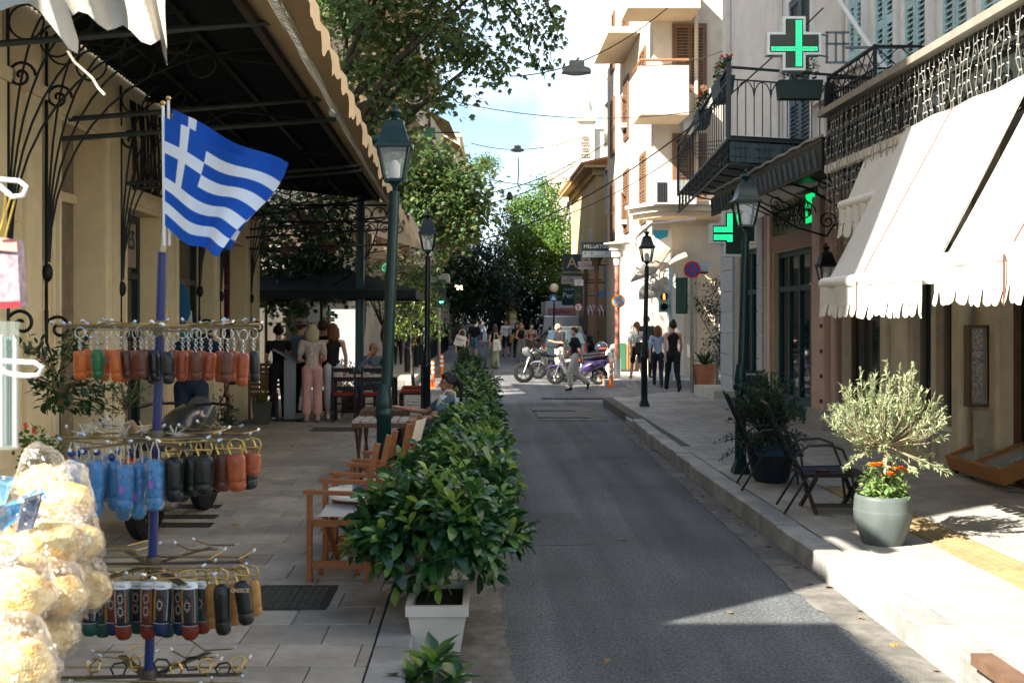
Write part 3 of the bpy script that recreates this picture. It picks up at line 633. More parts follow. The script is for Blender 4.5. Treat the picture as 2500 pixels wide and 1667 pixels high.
for i, (a, b_, t_) in enumerate(opsR):
    mm = [mat('brown_wood', (.10, .05, .025), .5, var=.3), mat('grey_frame', (.14, .13, .11), .5), mat('grey_frame', (.14, .13, .11), .5), mat('brown_wood', (.1, .05, .025), .5), m_teal, m_teal][i]
    q = MB(); X0, X1 = XR+.1, XR+.2; n = [3, 1, 1, 1, 4, 3][i]; z0 = .18 if i in (0, 4, 5) else .62
    q.box(X0, X1, a, a+.08, z0, t_); q.box(X0, X1, b_-.08, b_, z0, t_); q.box(X0, X1, a+.08, b_-.08, t_-.1, t_); q.box(X0, X1, a+.08, b_-.08, z0, z0+.12)
    for k in range(1, n): yy = a+(b_-a)*k/n; q.box(X0+.003, X1-.003, yy-.045, yy+.045, z0+.12, t_-.1)
    if i >= 4: q.box(X0+.005, X1-.005, a+.08, b_-.08, 2.45, 2.55); q.box(X0-.01, X1-.02, a+.08, b_-.08, .30, .52)
    f = q.build('shopfront_frame', mm, bB, None)
    for k in range(n):
        y0, y1 = a+(b_-a)*k/n+.05, a+(b_-a)*(k+1)/n-.05
        MB().box(XR+.145, XR+.155, y0, y1, z0+.12, t_-.1).build('shop_pane', mat('shop_glass_dark', (.006, .018, .021), .03, alpha=.86, spec=.8), f, None)
    if z0 > .3:
        MB().box(XR-.02, XR+.3, a, b_, .18, .6).build('marble_plinth', mat('grey_marble', (.40, .37, .34), .4, var=.3, vs=6, stain=.2), bB, None)
        MB().box(XR-.05, XR+.3, a-.03, b_+.03, .601, .625).build('shop_sill', m_white, bB, None)
# pier dressings in world order from near to far
for y0, y1, m, dx in [(12.15, 12.5, m_beige, .05), (13.0, 13.3, m_beige, .04), (14.65, 15.1, m_beige, .05), (15.4, 15.62, m_beige, .06), (17.35, 18.2, m_pink, .03), (18.3, 18.72, m_pink, .09), (21.55, 21.8, m_pink, .06), (21.81, 22.27, m_pale, .1), (24.35, 25.59, m_pale, .1)]:
    MB().box(XR-dx, XR-.001, y0, y1, .18, 3.99).build('pilaster', m, bB, None)
# ashlar blocks on the stone pilaster
for k in range(8):
    MB().box(XR-.14, XR-.101, 24.36, 25.58, .2+k*.47, .2+k*.47+.455).build('stone_block', mat('blue_grey_stone', (.34, .36, .38), .7, var=.15, obj_rand=.1), bB, None)
    MB().box(XR-.14, XR-.101, 21.83, 22.25, .2+k*.47, .2+k*.47+.455).build('stone_block', mat('blue_grey_stone', (.34, .36, .38), .7, var=.15), bB, None)
# upper shutters (tall pairs)
def shutter_pair(yc, z0, w, h, m, par, X=XR+.02):
    f = MB(); f.box(X-.08, X, yc-w/2-.1, yc-w/2, z0, z0+h+.1); f.box(X-.08, X, yc+w/2, yc+w/2+.1, z0, z0+h+.1); f.box(X-.08, X, yc-w/2, yc+w/2, z0+h, z0+h+.1)
    fo = f.build('window_surround', m_white, par, None)
    for sd in (-1, 1):
        a = yc+(0.01 if sd > 0 else -w/2); b_ = yc+(w/2 if sd > 0 else -.01); q = MB()
        q.box(X-.06, X-.02, a, a+.07, z0, z0+h); q.box(X-.06, X-.02, b_-.07, b_, z0, z0+h)
        for zz in (z0, z0+h*.36, z0+h*.7, z0+h-.1): q.box(X-.06, X-.02, a+.07, b_-.07, zz, zz+.12)
        for k in range(int(h/.075)):
            zz = z0+.02+k*.075; q.add([(X-.062, a+.07, zz), (X-.062, b_-.07, zz), (X-.02, b_-.07, zz+.055), (X-.02, a+.07, zz+.055), (X-.062, a+.07, zz+.012), (X-.062, b_-.07, zz+.012)], [(0, 1, 2, 3), (0, 4, 5, 1), (4, 3, 2, 5)])
        q.build('shutter', m, fo, None)
for yc in (11.1, 12.15, 13.2, 14.4, 15.5): shutter_pair(yc, 4.9, .72, 3.2, m_blueframe, bB); shutter_pair(yc, 9.4, .72, 2.6, m_blueframe, bB)
shutter_pair(16.7, 5.9, .6, 2.2, m_blueframe, bB)
shutter_pair(19.6, 4.7, 1.3, 3.0, m_bgrey, bB); shutter_pair(19.6, 9, 1.1, 2.6, m_bgrey, bB)
q = MB(); q.box(XR-.12, XR+.01, 16.2, 18.7, 5.52, 5.66); q.box(XR-.2, XR+.01, 16.15, 18.75, 5.661, 5.74); q.box(XR-.09, XR+.01, 17.2, 17.6, 4.9, 13.4); q.box(XR-.09, XR+.01, 20.9, 21.3, 4.9, 13.4); q.box(XR-.09, XR+.01, 25.2, 25.6, 4.9, 13.4); q.build('string_course', m_pale, bB, None)
# ---- canopy over the shops with lace frieze and hanging lights
XC = 3.92; Z0, Z1 = 3.70, 4.22
cp = thing('shop_canopy', 'dark flat shop canopy with a cut-metal frieze and icicle lights on the right', 'canopy', (XC, 9, 4))
MB().box(XC-.12, XR-.001, 3.4, 12.45, Z1+.001, Z1+.07).build('roof', mat('gutter_grey', (.23, .21, .18), .6, var=.2), cp, None)
MB().box(XC+.02, XR-.001, 3.5, 12.4, Z1-.06, Z1).build('soffit', m_black, cp, None)
m_fr = mat('frieze_metal', (.035, .04, .038), .5, .4, var=.2); q = MB()
q.box(XC-.02, XC+.02, 3.4, 12.4, Z1-.05, Z1-.001); q.box(XC-.02, XC+.02, 3.4, 12.4, Z0-.03, Z0+.02); q.box(XC-.015, XC+.015, 3.4, 12.4, Z1-.21, Z1-.18)
for k in range(64):
    y = 3.5+k*.14; ring(q, (XC, y, Z1-.12), .055, EY, EZ, .009, 10, 4)
for k in range(13):
    y = 3.8+k*.69; scroll(q, (XC, y, Z0+.17), .15, 1.7, EY, EZ, .014, start=rad(200)); scroll(q, (XC, y+.33, Z0+.13), .1, 1.4, EY, EZ, .012, start=rad(20), sgn=-1); q.bar((XC, y-.17, Z0), (XC, y-.17, Z1), .02, .02)
q.build('frieze', m_fr, cp)
MB().box(XC+.05, XC+.07, 3.5, 12.4, Z0-.02, Z1-.01).build('back_panel', mat('panel_black', (.014, .02, .02), .6), cp, None)
q = MB(); q.box(XC-.05, XC+.03, 3.4, 12.4, Z0-.11, Z0-.031); q.build('lower_rail', mat('rail_white', (.6, .56, .5), .6, var=.15), cp, None)
q = MB(); e = MB()
for k in range(105):
    y = 3.6+k*.084; ln = R.uniform(.55, .75) if y < 9.7 else R.uniform(.9, 1.5); x = XC-.06; pts = [(x, y, Z1-.02)]; z = Z1-.02; yy = y
    while z > Z1-ln:
        z -= .09; yy += R.uniform(-.018, .018); pts.append((x+R.uniform(-.015, .015), yy, z))
        dy = R.choice([-1, 1])*.03; e.tube([pts[-1], (pts[-1][0], yy+dy, z+.008)], .0055, 4)
    q.tube(pts, .0035, 3, cap=False)
sl_ = thing('icicle_lights', 'unlit icicle string lights draped along the shop canopy frieze on the right', 'string lights', (XC, 8, Z1))
q.build('wires', mat('pale_wire', (.26, .25, .22), .5), sl_, kind='stuff'); e.build('bulbs', mat('clear_bulbs', (.6, .6, .56), .3), sl_, kind='stuff')
# ---- awnings
m_awn = mat('white_awning_cloth', (.66, .64, .59), .85, var=.06, stain=.08, vs=3, bump=.5, bs=4.5)
m_seam = mat('awning_rope', (.12, .05, .03), .8)
def awning(label, y0, y1, xt, zt, xb, zb, par=None, ropes=(.5,), vl=.24):
    t = thing('awning', label, 'awning', (xb, y0, zb), 'white fabric awnings over the shops'); n = 30
    def f(u, v): 
        y = y0+(y1-y0)*u; sag = -.03*math.sin(math.pi*v)+.008*math.sin(u*19+v*4)
        return Vector((xt+(xb-xt)*v, y, zt+(zb-zt)*v+sag))
    b = MB().grid(f, n, 14); b.grid(lambda u, v: f(u, v)+Vector((.006, 0, -.012)), n, 14); b.build('cloth', m_awn, t, 60)
    b = MB(); b.tube([(xb, y0-.03, zb), (xb, y1+.03, zb)], .062, 12); b.build('roller_bar', mat('cream_metal', (.74, .72, .66), .4, var=.05), t)
    # valance with slit tongues
    b = MB(); m = int((y1-y0)/.105)
    b.grid(lambda u, v: Vector((xb-.05+.012*math.sin(u*31), y0+(y1-y0)*u, zb-.03-.16*v+.01*math.sin(u*23)*v)), 60, 2)
    for k in range(m):
        a, c = y0+(y1-y0)*(k+.04)/m, y0+(y1-y0)*(k+.96)/m; tw = R.uniform(-.02, .02)
        fn = lambda yy: Vector((xb-.05+.012*math.sin((yy-y0)/(y1-y0)*31), yy, zb-.19+.01*math.sin((yy-y0)/(y1-y0)*23)))
        pts = [fn(a), fn(c)]; lw = vl-.13+R.uniform(-.006, .006)
        prof = [(a, 0), (c, 0), (c+tw*.3-.004, -lw*.8), ((a*.25+c*.75)+tw, -lw*.97), ((a+c)/2+tw, -lw), ((a*.75+c*.25)+tw, -lw*.97), (a+tw*.3+.004, -lw*.8)]
        b.add([fn(min(max(p, y0), y1))+Vector((R.uniform(-.006, .006)-.02*(dz < -.02)*abs(math.sin(k*1.7)), 0, dz)) for p, dz in prof], [tuple(range(7))])
    b.build('valance', m_awn, t, 60)
    for r_ in ropes:
        y = y0+(y1-y0)*r_; b = MB(); b.tube([(xt-.012, y, zt+.008), (xb-.01, y+.02, zb+.07)], .0065, 5); b.tube([(xb-.066, y+.02, zb), (xb-.062, y+.03, zb-.30)], .008, 5); b.build('rope', m_seam, t)
    for yy in (y0+.03, y1-.03): MB().bar((xt+.15, yy, zt-.6), (xb+.03, yy, zb), .03, .03).build('folding_arm', m_white, t)
    return t
awning('white fabric awning nearest the camera at the right edge of the photo', 4.75, 7.5, 3.87, 3.70, 3.14, 2.36, ropes=(.2, .62))
awning('white fabric awning half in shadow above the potted olive tree', 7.72, 10.02, 3.87, 3.70, 3.14, 2.28, ropes=(.55,))
awning('short rolled beige awning behind the icicle lights farther along', 10.15, 11.15, 3.95, 3.75, 3.68, 3.10, ropes=(), vl=.27)
# ---- pharmacy canopy, balcony, crosses
pc = thing('pharmacy_canopy', 'black iron canopy with patterned skirt over the pharmacy entrance', 'canopy', (4.2, 15, 3.9))
MB().prism([(3.9, 12.6, 3.98), (XR, 12.6, 4.25), (XR, 18.6, 4.25), (3.95, 18.6, 3.98)], (0, 0, .05)).build('roof', m_black, pc, None)
q = MB(); q.box(3.9, 3.93, 12.6, 18.6, 3.66, 3.97); q.build('skirt', m_iron, pc, None)
q = MB()
for k in range(24): y = 12.75+k*.245; q.bar((3.885, y, 3.7), (3.885, y+.12, 3.92), .03, .012); q.bar((3.885, y+.12, 3.92), (3.885, y+.06, 3.8), .02, .012)
q.build('skirt_pattern', mat('iron_light', (.09, .11, .115), .5, .2), pc, None)
q = MB(); q.tube([(3.91, 12.6, 4.05)]+[(3.9, 12.6+k*.3, 4.06+.012*(-1)**k) for k in range(1, 21)], .02, 5); q.build('lamp_cable', mat('pale_wire', (.26, .25, .22), .5), pc)
q = MB()
for yy in (12.9, 15.6, 18.2):
    q.tube([(XR, yy, 3.3), (XR-.5, yy, 3.45), (XR-1.1, yy, 3.8), (XR-1.6, yy, 3.92)], .018, 5); scroll(q, (XR-.35, yy, 3.7), .17, 1.5, EX, EZ, .013); scroll(q, (XR-.85, yy, 3.85), .11, 1.4, EX, EZ, .012)
q.build('bracket', m_iron, pc)
# balcony
A_, B_, C_, D_ = Vector((3.52, 15.6, 4.55)), Vector((4.12, 22.9, 4.55)), Vector((XR, 16.3, 4.55)), Vector((XR, 22.9, 4.55))
bl = thing('iron_balcony', 'black wrought iron balcony with flower boxes above the pharmacy', 'balcony', A_)
MB().prism([A_-EZ*.06, C_-EZ*.06, D_-EZ*.06, B_-EZ*.06], (0, 0, .05)).build('floor_grid', m_black, bl, None)
def lattice(q, a, b, z0, z1, step=.34):
    d = (b-a); n = max(1, int(d.length/step)); d.normalize()
    q.bar(a+EZ*z0, b+EZ*z0, .03, .03); q.bar(a+EZ*z1, b+EZ*z1, .035, .04)
    for k in range(n):
        p = a+(b-a)*(k+.5)/n; w = step*.4
        for s in (.33, .66): q.bar(p-d*w+EZ*(z0+(z1-z0)*s), p+d*w+EZ*(z0+(z1-z0)*s), .012, .012)
        for s in (-1, 0, 1): q.bar(p+d*w*s*.6+EZ*z0, p+d*w*s*.6+EZ*z1, .012, .012)
m_bi = mat('balcony_iron', (.03, .042, .048), .5, .2, var=.2)
q = MB(); lattice(q, A_, C_, -.42, -.06); lattice(q, A_, B_, -.42, -.06, .6); q.build('lattice_skirt', m_bi, bl)
q = MB(); q.add([A_-EZ*.38+EX*.02+EY*.02, C_-EZ*.38+EY*.02, C_-EZ*.1+EY*.02, A_-EZ*.1+EX*.02+EY*.02], [(0, 1, 2, 3)]); q.build('skirt_plate', mat('plate_iron', (.06, .085, .095), .5), bl, None)
def arch_rail(q, a, b, h=.95, sp=.13):
    d = b-a; n = int(d.length/sp); dn = d.normalized()
    q.bar(a+EZ*h, b+EZ*h, .045, .03); q.bar(a+EZ*(h-.17), b+EZ*(h-.17), .02, .02)
    for k in range(n+1): p = a+d*k/n; q.bar(p, p+EZ*(h-.17), .013, .013)
    for k in range(0, n-1, 2):
        p = a+d*(k+1)/n; w = d.length/n; q.tube([p+dn*w*math.cos(t)+EZ*(h-.4+.22*math.sin(t)) for t in [math.pi*i/6 for i in range(7)]], .009, 4)
    q.obox(b+EZ*h/2, (.05, .05, h+.15)); q.sph(b+EZ*(h+.12), .045)
for a, b_, s_ in ((C_, A_, .13), (A_, B_, .26)):
    q = MB(); arch_rail(q, a, b_, .95, s_); q.build('railing', m_bi, bl)
q = MB()
for k in range(8): y = 16.5+k*.85; q.tube([(XR-.05, y, 3.95), (XR-.8, y, 4.3), (A_.x+(B_.x-A_.x)*(y-15.6)/7.3+.1, y, 4.46)], .016, 5); scroll(q, (XR-.9, y, 4.22), .16, 1.6, EX, EZ, .012)
q.build('brackets', m_bi, bl)
# flower boxes on the balcony rails
lf_dark = leafmat('leaf_dark', [(.018, .05, .015), (.035, .085, .022), (.06, .12, .03)])
fb = [(Vector((4.57, 15.8, 5.2)), .62, 0, 'green trough of red geranium on the near balcony rail under the green cross'), (Vector((3.72, 16.9, 5.42)), 1.0, 85, 'grey flower trough hung on the street rail of the iron balcony'), (Vector((3.9, 19.3, 5.4)), .7, 85, 'small flower trough farther along the street rail of the iron balcony')]
for c, ln, rz, lb in fb:
    t = thing('flower_trough', lb, 'planter', c, 'flower troughs on the iron balcony', rad(rz)); M = Matrix.Translation(c) @ Matrix.Rotation(rad(rz), 4, 'Z')
    q = MB(); q.add([(-ln/2*.94, -.09, -.12), (ln/2*.94, -.09, -.12), (ln/2*.94, .09, -.12), (-ln/2*.94, .09, -.12), (-ln/2, -.12, .14), (ln/2, -.12, .14), (ln/2, .12, .14), (-ln/2, .12, .14)], [(3, 2, 1, 0), (4, 5, 6, 7), (0, 1, 5, 4), (1, 2, 6, 5), (2, 3, 7, 6), (3, 0, 4, 7)]); q.xf(M).build('trough', mat('dark_green_plastic', (.015, .04, .04), .5), t, None)
    pos, d = shell((0, 0, .28), (ln*.45, .15, .2), 260, .2, -.4); v = np.array([(M.to_3x3() @ Vector(p)) for p in pos])+np.array(c)
    leafobj('foliage', small(.7), v, d, .06, lf_dark, t)
    q = MB(); [q.sph(M @ Vector((R.uniform(-ln*.45, ln*.1), R.uniform(-.1, .1), .33+R.uniform(0, .15))), .022, 6, 4) for _ in range(9)]; q.build('blossoms', mat('red_blossom', (.6, .03, .02), .6), t)
tag(MB().prism([(4.98, 15.9, 5.35), (5.12, 15.9, 5.33), (5.10, 15.9, 4.95), (5.02, 15.9, 4.86), (4.96, 15.9, 4.9)], (0, .05, 0)).build('hanging_cloth', m_black, None, None), 'black cloth hanging over the near balcony rail', 'cloth')
# farther plain balcony (right) of the shop building
b2 = thing('iron_balcony', 'black barred balcony with crossed top panel right of the green cross', 'balcony', (5.1, 15, 4.45))
a, c, d_ = Vector((5.08, 16.1, 4.45)), Vector((5.08, 14.2, 4.45)), Vector((XR, 16.1, 4.45))
for s, e_ in ((a, c), (d_, a), (c, Vector((XR, 14.2, 4.45)))):
    q = MB(); q.bar(s+EZ*1.0, e_+EZ*1.0, .045, .03); q.bar(s+EZ*.72, e_+EZ*.72, .025, .02); q.bar(s+EZ*.06, e_+EZ*.06, .03, .02); L_ = (e_-s).length; n = int(L_/.11)
    for k in range(n+1): p = s+(e_-s)*k/n; q.bar(p+EZ*.06, p+EZ*.72, .014, .014)
    n = max(2, int(L_/.3))
    for k in range(n): p0, p1 = s+(e_-s)*k/n, s+(e_-s)*(k+1)/n; q.bar(p0+EZ*.72, p1+EZ*1.0, .012, .012); q.bar(p0+EZ*1.0, p1+EZ*.72, .012, .012)
    q.obox(s+EZ*.5, (.04, .04, 1.05)); q.build('railing', m_iron, b2)
MB().box(5.03, XR-.01, 14.15, 16.15, 4.425, 4.49).build('floor', m_iron, b2, None)
tag(MB().tube([P(2028, -30, 17.2), P(2175, 190, 14.5)], .035, 8).build('flag_pole', m_white), 'slanting white pole above the barred balcony on the right', 'pole')
# green crosses
def cross(label, c, s, lit, rz=0.0, arm=.42):
    t = thing('pharmacy_cross', label, 'sign', c); M = Matrix.Translation(c) @ Matrix.Rotation(rz, 4, 'Z'); a = s*arm/2; b_ = s/2
    pl = lambda a, b_, y: [(-a, y, -b_), (a, y, -b_), (a, y, -a), (b_, y, -a), (b_, y, a), (a, y, a), (a, y, b_), (-a, y, b_), (-a, y, a), (-b_, y, a), (-b_, y, -a), (-a, y, -a)]
    MB().prism(pl(a, b_, -.08), (0, .16, 0)).xf(M).build('case', mat('sign_white_metal', (.62, .66, .67), .4), t, None)
    MB().prism(pl(a-.035, b_-.035, -.086), (0, .005, 0)).xf(M).build('screen', mat('led_screen_dark', (.012, .03, .025), .35), t, None)
    q = MB(); st = .029; n = int(b_/st)
    for i in range(-n, n+1):
        for j in range(-n, n+1):
            x, z = i*st, j*st
            if (abs(x) < a-.05 and abs(z) < b_-.05) or (abs(z) < a-.05 and abs(x) < b_-.05):
                if lit(i, j, x, z, a, b_): q.add([(x-.0105, -.0875, z-.0105), (x+.0105, -.0875, z-.0105), (x+.0105, -.0875, z+.0105), (x-.0105, -.0875, z+.0105), (x-.0105, -.084, z-.0105), (x+.0105, -.084, z-.0105), (x+.0105, -.084, z+.0105), (x-.0105, -.084, z+.0105)], [(0, 1, 2, 3), (0, 4, 5, 1), (2, 6, 7, 3)])
    q.xf(M).build('lit_leds', mat('green_led', (0, .3, .1), .4, emit=(.01, .55, .17), es=1.0), t, None, kind='stuff')
    return t, M
c1 = P(1935, 110, 14.6)
tc_, M1 = cross('large lit green pharmacy cross with white rim above the balcony', c1, .71, lambda i, j, x, z, a, b: (1 <= i <= 3) or (-3 <= j <= -2))
q = MB()
for z in (-.0, .28): q.tube([c1+Vector((.36, 0, z-.14)), c1+Vector((.5, .1, z-.14))], .012, 5)
for x in (.5, .62, .72): q.bar(c1+Vector((x, .15, -.2)), c1+Vector((x, .15, .2)), .025, .025)
for z in (-.2, .05, .2): q.bar(c1+Vector((.48, .15, z)), c1+Vector((.8, .15, z)), .025, .025)
q.bar(c1+Vector((.75, .15, 0)), (XR+.02, c1.y+.15, c1.z), .03, .03); q.build('bracket', mat('blue_grey_metal', (.13, .16, .19), .5), tc_)
c2_ = P(1788, 571, 17.0)
tc2, M2 = cross('dark pharmacy cross with partly lit green pattern hanging behind the lamp post', c2_, .70, lambda i, j, x, z, a, b: (z > a*.0 and 1 < 0) or ((-a-.3 < x < -.025) and (.02 < abs(z) < .10)) or (-.09 < x < -.025 and -.13 < z < .35 and abs(z) > .02) or (.035 < x < .09 and z > .11), arm=.44)
MB().bar(c2_+Vector((0, 0, .34)), c2_+Vector((0, 0, .68)), .03, .03).build('hanger', m_iron, tc2)
# transom above pharmacy doors; the green reflection is a glowing sheet
sb = thing('transom_panel', 'transom panel with scrollwork and a glowing green reflection above the pharmacy doors', 'panel', (XR, 20, 3.3))
MB().box(XR-.03, XR+.06, 18.75, 21.5, 3.22, 3.5).build('wood_band', mat('band_wood', (.22, .13, .09), .6, var=.2, vs=12), sb, None)
MB().box(XR-.01, XR+.02, 18.75, 21.5, 3.51, 4.2).build('glass_band', mat('transom_glass', (.03, .07, .05), .06, spec=.9), sb, None)
q = MB()
for k in range(5): y = 19+k*.55; scroll(q, (XR-.05, y, 3.8), .16, 1.5, EY, EZ, .012, sgn=(-1)**k); q.tube([(XR-.05, y-.3, 3.6), (XR-.05, y+.3, 4.1)], .01, 4)
q.build('scrollwork', m_iron, sb)
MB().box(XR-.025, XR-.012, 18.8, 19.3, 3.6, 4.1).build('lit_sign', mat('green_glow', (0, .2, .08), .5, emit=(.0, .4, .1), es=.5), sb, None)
# ---- small things on the right shop facade
t = thing('wall_lantern', 'black wall lantern on a scrolled bracket beside the white awning', 'lantern', P(2017, 650, 15.5))
def lantern_head(c, s, par, body=None, W=True, tilt=0):
    """four-sided street lantern; c = bottom centre of glass; s = scale (m height of whole head ~ .58*s)"""
    body = body or m_green; c = Vector(c); w0, w1, h = .078*s, .128*s, .27*s; q = MB()
    q.lathe([(.02*s, -.10*s), (.03*s, -.05*s), (.075*s, -.015*s), (w0*1.42+.01, -.012*s), (w0*1.42, .012*s)], 4, c)
    for k in range(4):
        a = math.pi/4+k*math.pi/2; e = Vector((math.cos(a), math.sin(a), 0))*1.414
        q.bar(c+e*w0, c+e*w1+EZ*h, .02*s, .02*s)
    for k in range(4):                                            # top rim bars
        a = math.pi/4+k*math.pi/2; e = Vector((math.cos(a), math.sin(a), 0))*1.414; e2 = Vector((math.cos(a+math.pi/2), math.sin(a+math.pi/2), 0))*1.414; q.bar(c+e*w1+EZ*h, c+e2*w1+EZ*h, .022*s, .022*s)
    q.lathe([(w1*1.414+.035*s, h+.002), (w1*1.414+.035*s, h+.02*s), (w1*1.414-.005*s, h+.05*s), (w1*.86, h+.205*s), (w1*.9, h+.225*s), (w1*.5, h+.235*s)], 4, c)
    q.lathe([(.055*s, h+.236*s), (.03*s, h+.262*s), (.062*s, h+.30*s), (.05*s, h+.325*s), (.012*s, h+.335*s), (.022*s, h+.365*s), (.004*s, h+.385*s)], 10, c)
    hd = q.build('lantern_head', body, par, 40, W)
    for k in range(4):
        a = math.pi/4+k*math.pi/2; e = Vector((math.cos(a), math.sin(a), 0))*1.41; e2 = Vector((math.cos(a+math.pi/2), math.sin(a+math.pi/2), 0))*1.41
        MB().add([c+e*w0*.97, c+e2*w0*.97, c+e2*w1*.97+EZ*h*.98, c+e*w1*.97+EZ*h*.98], [(0, 1, 2, 3)]).build('glass', m_glassw, hd, None, W)
    MB().lathe([(.03*s, 0), (.045*s, .04*s), (.05*s, .13*s), (.02*s, .17*s)], 10, c).build('bulb', mat('frosted_bulb', (.8, .8, .76), .4), hd, 50, W)
    return hd
c = P(2017, 690, 15.5); lantern_head(c, .85, t, m_black)
q = MB(); q.tube([c+EZ*.64, c+Vector((.1, 0, .8)), c+Vector((.5, 0, .95)), (XR, 15.5, c.z+.75)], .014, 5); scroll(q, c+Vector((.02, 0, .86)), .13, 1.6, EX, EZ, .012); scroll(q, c+Vector((.3, 0, .78)), .11, 1.5, EX, EZ, .012); q.build('wall_bracket', m_iron, t)
t = thing('electric_cabinet', 'tall pink painted electric cabinet with rusty hinges by the drainpipe', 'cabinet', (XR-.3, 18, .3))
MB().box(XR-.24, XR-.06, 17.6, 18.25, .48, 2.5).build('cabinet_body', m_pink, t, None); MB().box(XR-.26, XR-.04, 17.55, 18.3, 2.501, 2.54).build('cabinet_top', m_pink, t, None)
MB().box(XR-.3, XR-.02, 17.5, 18.35, .18, .479).build('marble_base', mat('grey_marble', (.4, .37, .34), .4), t, None)
q = MB(); [q.box(XR-.262, XR-.241, 17.66, 17.74, z, z+.06) for z in (.6, 1.0, 1.4, 1.8)]; q.build('hinges', m_black, t, None)
tag(MB().tube([(XR-.12, 17.42, .2), (XR-.12, 17.42, 3.6)], .06, 10).build('drainpipe', m_pink), 'pink drainpipe next to the pink electric cabinet', 'drainpipe')
dp = thing('drainpipe', 'cream drainpipe with a black outlet below the trinket case', 'drainpipe', (XR-.1, 12.8, .18))
MB().tube([(XR-.11, 12.78, .42), (XR-.11, 12.78, 3.6)], .075, 12).build('pipe', mat('cream_pipe', (.5, .45, .36), .6, var=.15), dp); MB().tube([(XR-.11, 12.78, .44), (XR-.12, 12.78, .3), (XR-.24, 12.78, .22)], .06, 10).build('outlet', m_black, dp)
# trinket display case on the wall
dc = thing('display_case', 'narrow glass wall case of little trinkets hung on the drainpipe pier', 'display case', (XR-.2, 12.6, 1.3))
def casebox(x0, x1, y, z0, z1, nm, par):
    q = MB(); q.box(x0, x1, y, y+.14, z0, z0+.035); q.box(x0, x1, y, y+.14, z1-.035, z1); q.box(x0, x0+.03, y, y+.14, z0+.036, z1-.036); q.box(x1-.03, x1, y, y+.14, z0+.036, z1-.036); q.box(x0+.031, x1-.031, y+.11, y+.14, z0+.036, z1-.036)
    f = q.build(nm, mat('case_wood', (.10, .06, .03), .5, var=.2), par, None)
    MB().box(x0+.03, x1-.03, y+.1, y+.109, z0+.036, z1-.036).build('backing', mat('felt', (.28, .22, .13), .9), f, None)
    cols = [mat('trinket_gold', (.6, .42, .15), .35, .8), mat('trinket_silver', (.5, .5, .48), .3, .8), mat('trinket_black', (.02, .02, .02), .4), mat('trinket_orange', (.6, .2, .05), .4), mat('trinket_white', (.7, .68, .62), .5)]
    b = MB()
    for r_ in range(34):
        for k in range(9):
            if R.random() < .25: continue
            x = x0+.045+k*(x1-x0-.09)/9; z = z0+.06+r_*(z1-z0-.12)/34; b.box(x, x+R.uniform(.008, .022), y+.085, y+.099, z, z+R.uniform(.01, .028), m=R.randrange(5))
    b.build('trinkets', cols, f, None, kind='stuff'); MB().box(x0+.03, x1-.03, y+.005, y+.012, z0+.036, z1-.036).build('case_glass', mat('case_glass', (.6, .65, .65), .03, alpha=.16), f, None)
a, b_ = P(2347, 793, 12.5), P(2398, 990, 12.5); casebox(a.x, b_.x, 12.3, b_.z, a.z, 'case_frame', dc)
a, b_ = P(2400, 793, 12.4), P(2414, 985, 12.4); casebox(a.x, a.x+.1, 12.3, b_.z, a.z, 'case_wing', dc)
tag(MB().box(XR-.22, XR-.03, 12.2, 12.3, .18, .95).build('leaning_board', mat('weathered_board', (.34, .29, .22), .7, var=.3, vs=10)), 'weathered pale board leaning at the shop corner below the trinket case', 'board')
# low glazed display table
dt = thing('display_table', 'low glass-topped wooden case of jewellery at the shop door', 'display table', (5.4, 12, .18))
q = MB(); O_ = Vector((5.36, 12.6, .26)); M = Matrix.Translation(O_) @ Matrix.Rotation(rad(-90), 4, 'Z') @ Matrix.Rotation(rad(22), 4, 'X')
for (x0, x1, y0, y1) in ((0, 1.3, 0, .05), (0, 1.3, .75, .8), (0, .05, .051, .749), (.62, .67, .051, .749), (1.25, 1.3, .051, .749)): q.box(x0, x1, y0, y1, 0, .16)
q.xf(M).build('wooden_frame', mat('orange_wood', (.30, .13, .04), .4, var=.2), dt, None)
q = MB()
for k in range(12): q.box(.07+k*.045+(.09 if k > 5 else 0)*1.1, .1+k*.045+(.09 if k > 5 else 0)*1.1, .08, .72, .03, .06, m=k % 3)
q.xf(M).build('jewellery_trays', [mat('tray_grey', (.25, .22, .18), .7), mat('tray_teal', (.05, .14, .13), .5), mat('tray_brown', (.18, .12, .07), .6)], dt, None)
MB().box(.05, 1.25, .05, .75, .12, .128).xf(M).build('glass_top', mat('table_glass', (.5, .6, .65), .02, alpha=.25, spec=1), dt, None)
tag(MB().box(2.55, 2.66, 5.2, 5.74, .19, .25).xf(Matrix.Identity(4)).build('ramp_block', mat('brown_rubber', (.12, .07, .045), .8, var=.3), None, None), 'worn brown wedge block fixed on the kerb at the lower right', 'ramp')
